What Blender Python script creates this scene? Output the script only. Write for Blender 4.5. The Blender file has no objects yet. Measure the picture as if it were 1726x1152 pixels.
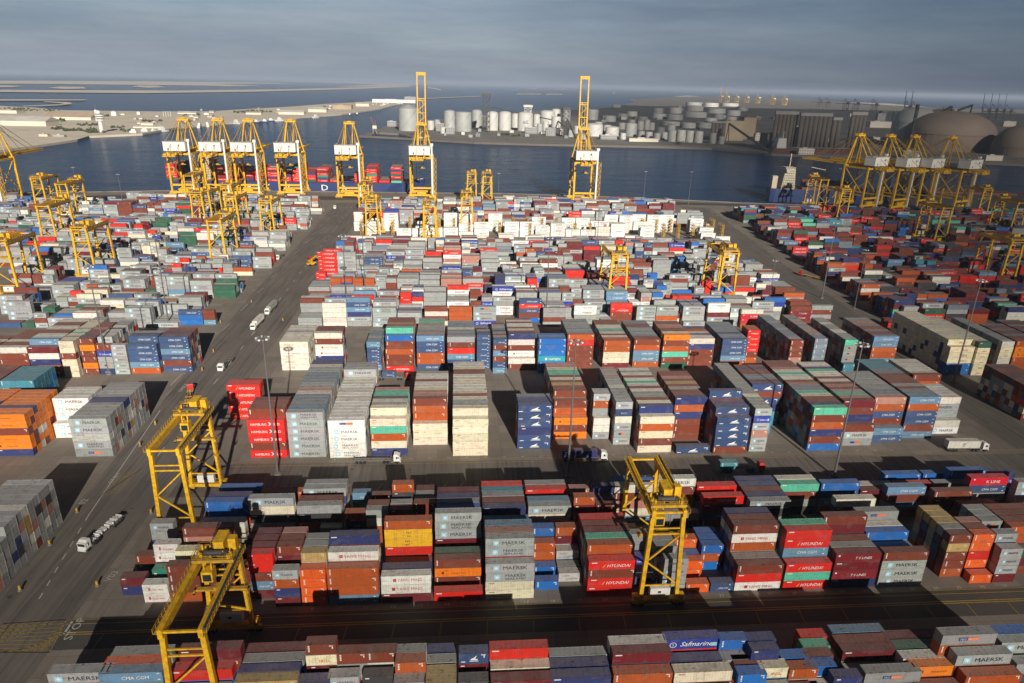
import bpy, math, random
import numpy as np
from mathutils import Vector, Matrix
rad = math.radians
SC = bpy.context.scene
COL = SC.collection

# ------------------------------------------------------------------ camera
CP = 3.58649316e-01; CR = 2.50933312e-02; CY = 8.30878128e-02; CH = 122.30585544
FPX = 1155.71509
fw = np.array([math.sin(CY)*math.cos(CP), math.cos(CY)*math.cos(CP), -math.sin(CP)])
r0 = np.array([math.cos(CY), -math.sin(CY), 0.0]); u0 = np.cross(r0, fw)
RT = math.cos(CR)*r0 + math.sin(CR)*u0
UP = -math.sin(CR)*r0 + math.cos(CR)*u0
cam = bpy.data.cameras.new('camera'); camo = bpy.data.objects.new('camera', cam); COL.objects.link(camo)
cam.sensor_width = 36.0; cam.lens = FPX/1726.0*36.0; cam.clip_start = 1.0; cam.clip_end = 200000.0
M = Matrix.Identity(4)
for i in range(3):
    M[i][0] = RT[i]; M[i][1] = UP[i]; M[i][2] = -fw[i]
M[2][3] = CH
camo.matrix_world = M
SC.camera = camo
# ------------------------------------------------------------------ light
SUN_EL = rad(22.8); SUN_AZ = rad(10.0)          # low sun behind the camera, a little to its right
sdir = Vector((math.sin(SUN_AZ)*math.cos(SUN_EL), -math.cos(SUN_AZ)*math.cos(SUN_EL), math.sin(SUN_EL)))
sl = bpy.data.lights.new('sun', 'SUN'); sl.energy = 5.0; sl.angle = rad(0.5); sl.color = (1.0, 0.935, 0.83)
so = bpy.data.objects.new('sun', sl); COL.objects.link(so)
so.rotation_euler = (-sdir).to_track_quat('-Z', 'Y').to_euler()
so.location = (0, -200, 400)
W = bpy.data.worlds.new('World'); SC.world = W; W.use_nodes = True
nt = W.node_tree; nt.nodes.clear()
wo = nt.nodes.new('ShaderNodeOutputWorld'); bg = nt.nodes.new('ShaderNodeBackground'); bg.inputs[1].default_value = 0.05
sky = nt.nodes.new('ShaderNodeTexSky'); sky.sky_type = 'NISHITA'; sky.sun_disc = False
sky.sun_elevation = SUN_EL; sky.sun_rotation = math.pi - SUN_AZ
sky.altitude = 100; sky.air_density = 1.0; sky.dust_density = 0.6; sky.ozone_density = 4.0
# thin grey cloud streaks in the sky itself
tc = nt.nodes.new('ShaderNodeTexCoord'); mp = nt.nodes.new('ShaderNodeMapping'); mp.inputs['Scale'].default_value = (1.3, 1.3, 11.0)
nz = nt.nodes.new('ShaderNodeTexNoise'); nz.inputs['Scale'].default_value = 1.7; nz.inputs['Detail'].default_value = 7; nz.inputs['Roughness'].default_value = 0.55
cr = nt.nodes.new('ShaderNodeValToRGB'); cr.color_ramp.elements[0].position = 0.40; cr.color_ramp.elements[1].position = 0.72
mx = nt.nodes.new('ShaderNodeMix'); mx.data_type = 'RGBA'
sc_ = nt.nodes.new('ShaderNodeMath'); sc_.operation = 'MULTIPLY'; sc_.inputs[1].default_value = 0.62
nt.links.new(tc.outputs['Generated'], mp.inputs[0]); nt.links.new(mp.outputs[0], nz.inputs['Vector']); nt.links.new(nz.outputs[0], cr.inputs[0])
nt.links.new(cr.outputs[0], sc_.inputs[0]); nt.links.new(sc_.outputs[0], mx.inputs[0])
nt.links.new(sky.outputs[0], mx.inputs[6]); mx.inputs[7].default_value = (5.6, 6.0, 6.9, 1)
# pale haze low over the sea, a darker bank of cloud towards the right, sky dimmed overhead and behind to cut fill light
geo_ = nt.nodes.new('ShaderNodeSeparateXYZ'); nt.links.new(tc.outputs['Generated'], geo_.inputs[0])
def wramp(val, p0, p1, c0, c1):
    r = nt.nodes.new('ShaderNodeValToRGB'); r.color_ramp.elements[0].position = p0; r.color_ramp.elements[1].position = p1
    r.color_ramp.elements[0].color = (*c0, 1); r.color_ramp.elements[1].color = (*c1, 1); nt.links.new(val, r.inputs[0]); return r.outputs[0]
def wmix(f, a, b, blend='MIX'):
    m_ = nt.nodes.new('ShaderNodeMix'); m_.data_type = 'RGBA'; m_.blend_type = blend
    for i_, v_ in ((0, f), (6, a), (7, b)):
        if isinstance(v_, bpy.types.NodeSocket): nt.links.new(v_, m_.inputs[i_])
        elif i_ == 0: m_.inputs[0].default_value = v_
        else: m_.inputs[i_].default_value = (*v_, 1)
    return m_.outputs[2]
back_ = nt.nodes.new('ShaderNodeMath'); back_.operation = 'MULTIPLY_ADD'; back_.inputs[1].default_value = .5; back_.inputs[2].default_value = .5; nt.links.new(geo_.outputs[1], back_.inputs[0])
low = wramp(geo_.outputs[2], 0.0, 0.16, (.9,)*3, (.10,)*3)
c_ = wmix(low, mx.outputs[2], (4.7, 5.5, 6.9))
wb = nt.nodes.new('ShaderNodeMath'); wb.operation = 'MULTIPLY_ADD'; wb.inputs[1].default_value = .35
nt.links.new(nz.outputs[0], wb.inputs[0]); nt.links.new(geo_.outputs[0], wb.inputs[2])
c_ = wmix(1.0, c_, wramp(wb.outputs[0], .22, .82, (1, 1, 1), (.42, .46, .52)), 'MULTIPLY')
nz2 = nt.nodes.new('ShaderNodeTexNoise'); nz2.inputs['Scale'].default_value = 2.6; nz2.inputs['Detail'].default_value = 8; nz2.inputs['Roughness'].default_value = .62; nt.links.new(mp.outputs[0], nz2.inputs['Vector'])
c_ = wmix(1.0, c_, wramp(nz2.outputs[0], .34, .68, (.80, .83, .88), (1.16, 1.12, 1.08)), 'MULTIPLY')
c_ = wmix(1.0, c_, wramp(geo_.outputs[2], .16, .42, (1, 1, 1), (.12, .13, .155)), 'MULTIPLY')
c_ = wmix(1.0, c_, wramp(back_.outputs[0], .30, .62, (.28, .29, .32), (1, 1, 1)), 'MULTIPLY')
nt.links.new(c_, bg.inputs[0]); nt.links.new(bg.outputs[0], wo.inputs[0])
SC.view_settings.view_transform = 'Standard'; SC.view_settings.look = 'None'
SC.view_settings.exposure = 0.26; SC.view_settings.gamma = 1.0
try: SC.view_settings.use_curve_mapping = False
except Exception: pass
SC.render.engine = 'CYCLES'
SC.cycles.use_denoising = True
try: SC.cycles.denoiser = 'OPENIMAGEDENOISE'
except Exception: pass
SC.cycles.max_bounces = 5; SC.cycles.diffuse_bounces = 2; SC.cycles.glossy_bounces = 2
SC.cycles.transmission_bounces = 2; SC.cycles.volume_bounces = 0; SC.cycles.transparent_max_bounces = 6

# ------------------------------------------------------------------ helpers
def tag(o, label=None, cat=None, group=None, kind=None):
    if label: o['label'] = label
    if cat: o['category'] = cat
    if group: o['group'] = group
    if kind: o['kind'] = kind
    return o
def empty(name, loc=(0, 0, 0), rz=0.0):
    o = bpy.data.objects.new(name, None); COL.objects.link(o); o.location = loc; o.rotation_euler = (0, 0, rz)
    o.empty_display_size = 1.0
    return o
def copy_tree(o, parent=None):
    c = o.copy(); COL.objects.link(c)
    if parent is not None: c.parent = parent
    for ch in list(o.children): copy_tree(ch, c)
    return c
class MB:
    """collects vertices and faces of one mesh"""
    def __init__(s): s.v = []; s.f = []; s.m = []
    def add(s, vs, fs, m=0):
        b = len(s.v); s.v += [tuple(p) for p in vs]
        for f in fs: s.f.append(tuple(b+i for i in f)); s.m.append(m)
    def box(s, x0, y0, z0, x1, y1, z1, m=0):
        s.add([(x0,y0,z0),(x1,y0,z0),(x1,y1,z0),(x0,y1,z0),(x0,y0,z1),(x1,y0,z1),(x1,y1,z1),(x0,y1,z1)],
              [(0,3,2,1),(4,5,6,7),(0,1,5,4),(1,2,6,5),(2,3,7,6),(3,0,4,7)], m)
    def beam(s, p0, p1, w, h=None, w1=None, m=0):
        h = w if h is None else h; k = 1.0 if w1 is None else w1/w
        a = Vector(p0); b = Vector(p1); d = (b-a).normalized()
        ref = Vector((0,0,1)) if abs(d.z) < 0.95 else Vector((0,1,0))
        sx = d.cross(ref).normalized(); sy = sx.cross(d).normalized()
        vs = []
        for p, q in ((a, 1.0), (b, k)):
            for i, j in ((-1,-1),(1,-1),(1,1),(-1,1)): vs.append(p + sx*(i*w*q/2) + sy*(j*h*q/2))
        s.add(vs, [(0,1,2,3),(7,6,5,4),(0,4,5,1),(1,5,6,2),(2,6,7,3),(3,7,4,0)], m)
    def cyl(s, p0, p1, r, r1=None, n=12, m=0, cap=True):
        r1 = r if r1 is None else r1
        a = Vector(p0); b = Vector(p1); d = (b-a).normalized()
        ref = Vector((0,0,1)) if abs(d.z) < 0.95 else Vector((1,0,0))
        sx = d.cross(ref).normalized(); sy = d.cross(sx).normalized()
        vs = []
        for p, q in ((a, r), (b, r1)):
            for i in range(n):
                t = 2*math.pi*i/n; vs.append(p + sx*(q*math.cos(t)) + sy*(q*math.sin(t)))
        fs = [(i, (i+1) % n, n+(i+1) % n, n+i) for i in range(n)]
        if cap: fs += [tuple(range(n))[::-1], tuple(range(n, 2*n))]
        s.add(vs, fs, m)
    def dome(s, c, r, hz, n=20, k=5, m=0):
        vs = []; fs = []
        for j in range(k):
            t = math.pi/2*j/k
            for i in range(n):
                a = 2*math.pi*i/n; vs.append((c[0]+r*math.cos(t)*math.cos(a), c[1]+r*math.cos(t)*math.sin(a), c[2]+hz*math.sin(t)))
        vs.append((c[0], c[1], c[2]+hz))
        for j in range(k-1):
            for i in range(n): fs.append((j*n+i, j*n+(i+1) % n, (j+1)*n+(i+1) % n, (j+1)*n+i))
        for i in range(n): fs.append(((k-1)*n+i, (k-1)*n+(i+1) % n, k*n))
        s.add(vs, fs, m)
    def quad(s, a, b, c, d, m=0): s.add([a, b, c, d], [(0,1,2,3)], m)
    def rail(s, p0, p1, h=1.1, step=2.0, t=0.07):
        a = Vector(p0); b = Vector(p1); L = (b-a).length; n = max(1, int(L/step)); up = Vector((0,0,h))
        s.beam(a+up, b+up, t)
        s.beam(a+up*0.5, b+up*0.5, t*0.8)
        for i in range(n+1):
            p = a.lerp(b, i/n); s.beam(p, p+up, t)
    def mesh(s, name, mats):
        me = bpy.data.meshes.new(name); me.from_pydata(s.v, [], s.f)
        for mt in (mats if isinstance(mats, (list, tuple)) else [mats]): me.materials.append(mt)
        if any(s.m): me.polygons.foreach_set('material_index', s.m)
        me.update(); return me
    def build(s, name, mats, parent=None, loc=None, rz=None):
        o = bpy.data.objects.new(name, s.mesh(name, mats)); COL.objects.link(o)
        if parent is not None: o.parent = parent
        if loc is not None: o.location = loc
        if rz is not None: o.rotation_euler = (0, 0, rz)
        return o
def smooth(o):
    o.data.polygons.foreach_set('use_smooth', [True]*len(o.data.polygons)); return o

# ------------------------------------------------------------------ materials
def newmat(name):
    m = bpy.data.materials.new(name); m.use_nodes = True
    n = m.node_tree; b = n.nodes['Principled BSDF']
    return m, n, b
def N(n, t, **kw):
    x = n.nodes.new(t)
    for k, v in kw.items(): setattr(x, k, v)
    return x
def mixc(n, fac, a, b, blend='MIX'):
    x = n.nodes.new('ShaderNodeMix'); x.data_type = 'RGBA'; x.blend_type = blend
    for s_, v in ((0, fac), (6, a), (7, b)):
        if hasattr(v, 'is_linked') or isinstance(v, bpy.types.NodeSocket): n.links.new(v, x.inputs[s_])
        elif s_ == 0: x.inputs[0].default_value = v
        else: x.inputs[s_].default_value = (*v, 1) if len(v) == 3 else v
    return x.outputs[2]
def noise(n, vec, scale, detail=4, rough=0.55):
    x = N(n, 'ShaderNodeTexNoise'); x.inputs['Scale'].default_value = scale; x.inputs['Detail'].default_value = detail; x.inputs['Roughness'].default_value = rough
    if vec is not None: n.links.new(vec, x.inputs['Vector'])
    return x.outputs[0]
def ramp(n, val, p0, p1, c0=(0,0,0), c1=(1,1,1)):
    x = N(n, 'ShaderNodeValToRGB'); e = x.color_ramp.elements
    e[0].position = p0; e[1].position = p1; e[0].color = (*c0, 1); e[1].color = (*c1, 1)
    n.links.new(val, x.inputs[0]); return x.outputs[0]
def mapping(n, vec, scale):
    x = N(n, 'ShaderNodeMapping'); x.inputs['Scale'].default_value = scale; n.links.new(vec, x.inputs[0]); return x.outputs[0]
def math_(n, op, a, b=None):
    x = N(n, 'ShaderNodeMath', operation=op)
    for i, v in enumerate((a, b)):
        if v is None: continue
        if isinstance(v, (int, float)): x.inputs[i].default_value = v
        else: n.links.new(v, x.inputs[i])
    return x.outputs[0]
def simple(name, col, rough=0.6, metal=0.0, var=0.25, scale=0.35, dirt=(0.10, 0.085, 0.07)):
    m, n, b = newmat(name)
    g = N(n, 'ShaderNodeNewGeometry').outputs['Position']
    f = ramp(n, noise(n, g, scale, 5), 0.38, 0.75)
    c = mixc(n, math_(n, 'MULTIPLY', f, var), col, dirt)
    n.links.new(c, b.inputs['Base Color']); b.inputs['Roughness'].default_value = rough; b.inputs['Metallic'].default_value = metal
    return m

def container_material(name, use_attr):
    m, n, b = newmat(name)
    geo = N(n, 'ShaderNodeNewGeometry'); tc = N(n, 'ShaderNodeTexCoord'); oi = N(n, 'ShaderNodeObjectInfo')
    if use_attr:
        at = N(n, 'ShaderNodeAttribute', attribute_name='paint'); col = at.outputs['Color']
        pos = geo.outputs['Position']; rnd = geo.outputs['Random Per Island']
    else:
        col = oi.outputs['Color']
        pos = geo.outputs['Position']; rnd = oi.outputs['Random']
    sep = N(n, 'ShaderNodeSeparateXYZ'); n.links.new(geo.outputs['Normal'], sep.inputs[0])
    up = ramp(n, sep.outputs[2], 0.5, 0.8)
    # rust and grime
    grime = ramp(n, noise(n, mapping(n, pos, (0.55, 0.55, 1.6)), 0.9, 6, 0.62), 0.50, 0.78)
    streak = ramp(n, noise(n, mapping(n, pos, (2.6, 2.6, 0.16)), 1.0, 4, 0.6), 0.52, 0.80)
    c = mixc(n, math_(n, 'MULTIPLY', grime, 0.55), col, (0.075, 0.05, 0.038))
    c = mixc(n, math_(n, 'MULTIPLY', streak, 0.42), c, (0.09, 0.052, 0.03))
    patch = ramp(n, noise(n, mapping(n, pos, (0.30, 0.30, 0.45)), 1.0, 3, 0.5), 0.56, 0.60); c = mixc(n, math_(n, 'MULTIPLY', patch, 0.10), c, (0.30, 0.26, 0.23))
    rust = ramp(n, noise(n, pos, 1.9, 5, 0.7), 0.66, 0.74); c = mixc(n, math_(n, 'MULTIPLY', rust, 0.65), c, (0.13, 0.045, 0.018))
    # sun-faded paint: each box a little different
    c = mixc(n, math_(n, 'MULTIPLY', rnd, 0.10), c, (0.12, 0.10, 0.09))
    # settled desert dust on everything that faces up
    dn = noise(n, pos, 0.23, 6, 0.65)
    dustf = math_(n, 'MULTIPLY', up, ramp(n, dn, 0.2, 0.85, (0.16,)*3, (0.44,)*3))
    c = mixc(n, dustf, c, (0.36, 0.31, 0.28))
    spots = ramp(n, noise(n, mapping(n, pos, (0.5, 1.1, 1.0)), 1.5, 5, 0.7), 0.57, 0.66)
    c = mixc(n, math_(n, 'MULTIPLY', math_(n, 'MULTIPLY', spots, up), 0.75), c, (0.03, 0.026, 0.022))
    n.links.new(c, b.inputs['Base Color']); b.inputs['Roughness'].default_value = 0.55
    b.inputs['Specular IOR Level'].default_value = 0.3
    if use_attr:
        wv = N(n, 'ShaderNodeTexWave', wave_type='BANDS', bands_direction='X', wave_profile='SIN'); wv.inputs['Scale'].default_value = 3.6/ (2*math.pi) * 2
        n.links.new(pos, wv.inputs['Vector'])
        bp = N(n, 'ShaderNodeBump'); bp.inputs['Strength'].default_value = 0.35; bp.inputs['Distance'].default_value = 0.03
        n.links.new(wv.outputs[1], bp.inputs['Height']); n.links.new(bp.outputs[0], b.inputs['Normal'])
    return m
M_CONT = container_material('container_paint', False)
M_STUFF = container_material('yard_container_paint', True)
def flat(name, col, rough=0.6, emit=0):
    m, n, b = newmat(name); b.inputs['Base Color'].default_value = (*col, 1); b.inputs['Roughness'].default_value = rough
    return m
def letter_mat():
    m, n, b = newmat('stencil_paint')
    at = N(n, 'ShaderNodeAttribute', attribute_name='paint')
    g = N(n, 'ShaderNodeNewGeometry').outputs['Position']
    f = ramp(n, noise(n, mapping(n, g, (1.2, 1.2, 0.5)), 1.3, 5, 0.65), 0.55, 0.8)
    c = mixc(n, math_(n, 'MULTIPLY', f, 0.35), at.outputs['Color'], (0.2, 0.17, 0.14))
    n.links.new(c, b.inputs['Base Color']); b.inputs['Roughness'].default_value = 0.6
    # paint worn away in scattered patches
    wear = ramp(n, noise(n, g, 1.1, 6, 0.7), 0.50, 0.72, (1, 1, 1), (.7, .7, .7)); n.links.new(wear, b.inputs['Alpha'])
    return m
M_LET = letter_mat()
M_YEL = simple('crane_yellow_paint', (0.80, 0.46, 0.012), 0.45, var=0.75, scale=0.9, dirt=(0.30, 0.15, 0.03))
M_YEL2 = simple('crane_yellow_machinery', (0.58, 0.33, 0.03), 0.55, var=0.6, scale=1.2, dirt=(0.08, 0.05, 0.02))
M_WHITE = simple('white_cladding', (0.72, 0.71, 0.67), 0.5, var=0.25, scale=0.5, dirt=(0.3, 0.26, 0.2))
M_STEEL = simple('weathered_steel', (0.20, 0.20, 0.20), 0.5, var=0.5, scale=0.5)
M_DARK = flat('dark_rubber', (0.015, 0.015, 0.016), 0.8)
M_BLACKM = simple('dark_machinery', (0.05, 0.048, 0.045), 0.6, var=0.4)
def glass_mat():
    m, n, b = newmat('window_glass'); b.inputs['Base Color'].default_value = (0.02, 0.03, 0.035, 1); b.inputs['Roughness'].default_value = 0.08
    return m
M_GLASS = glass_mat()
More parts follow.
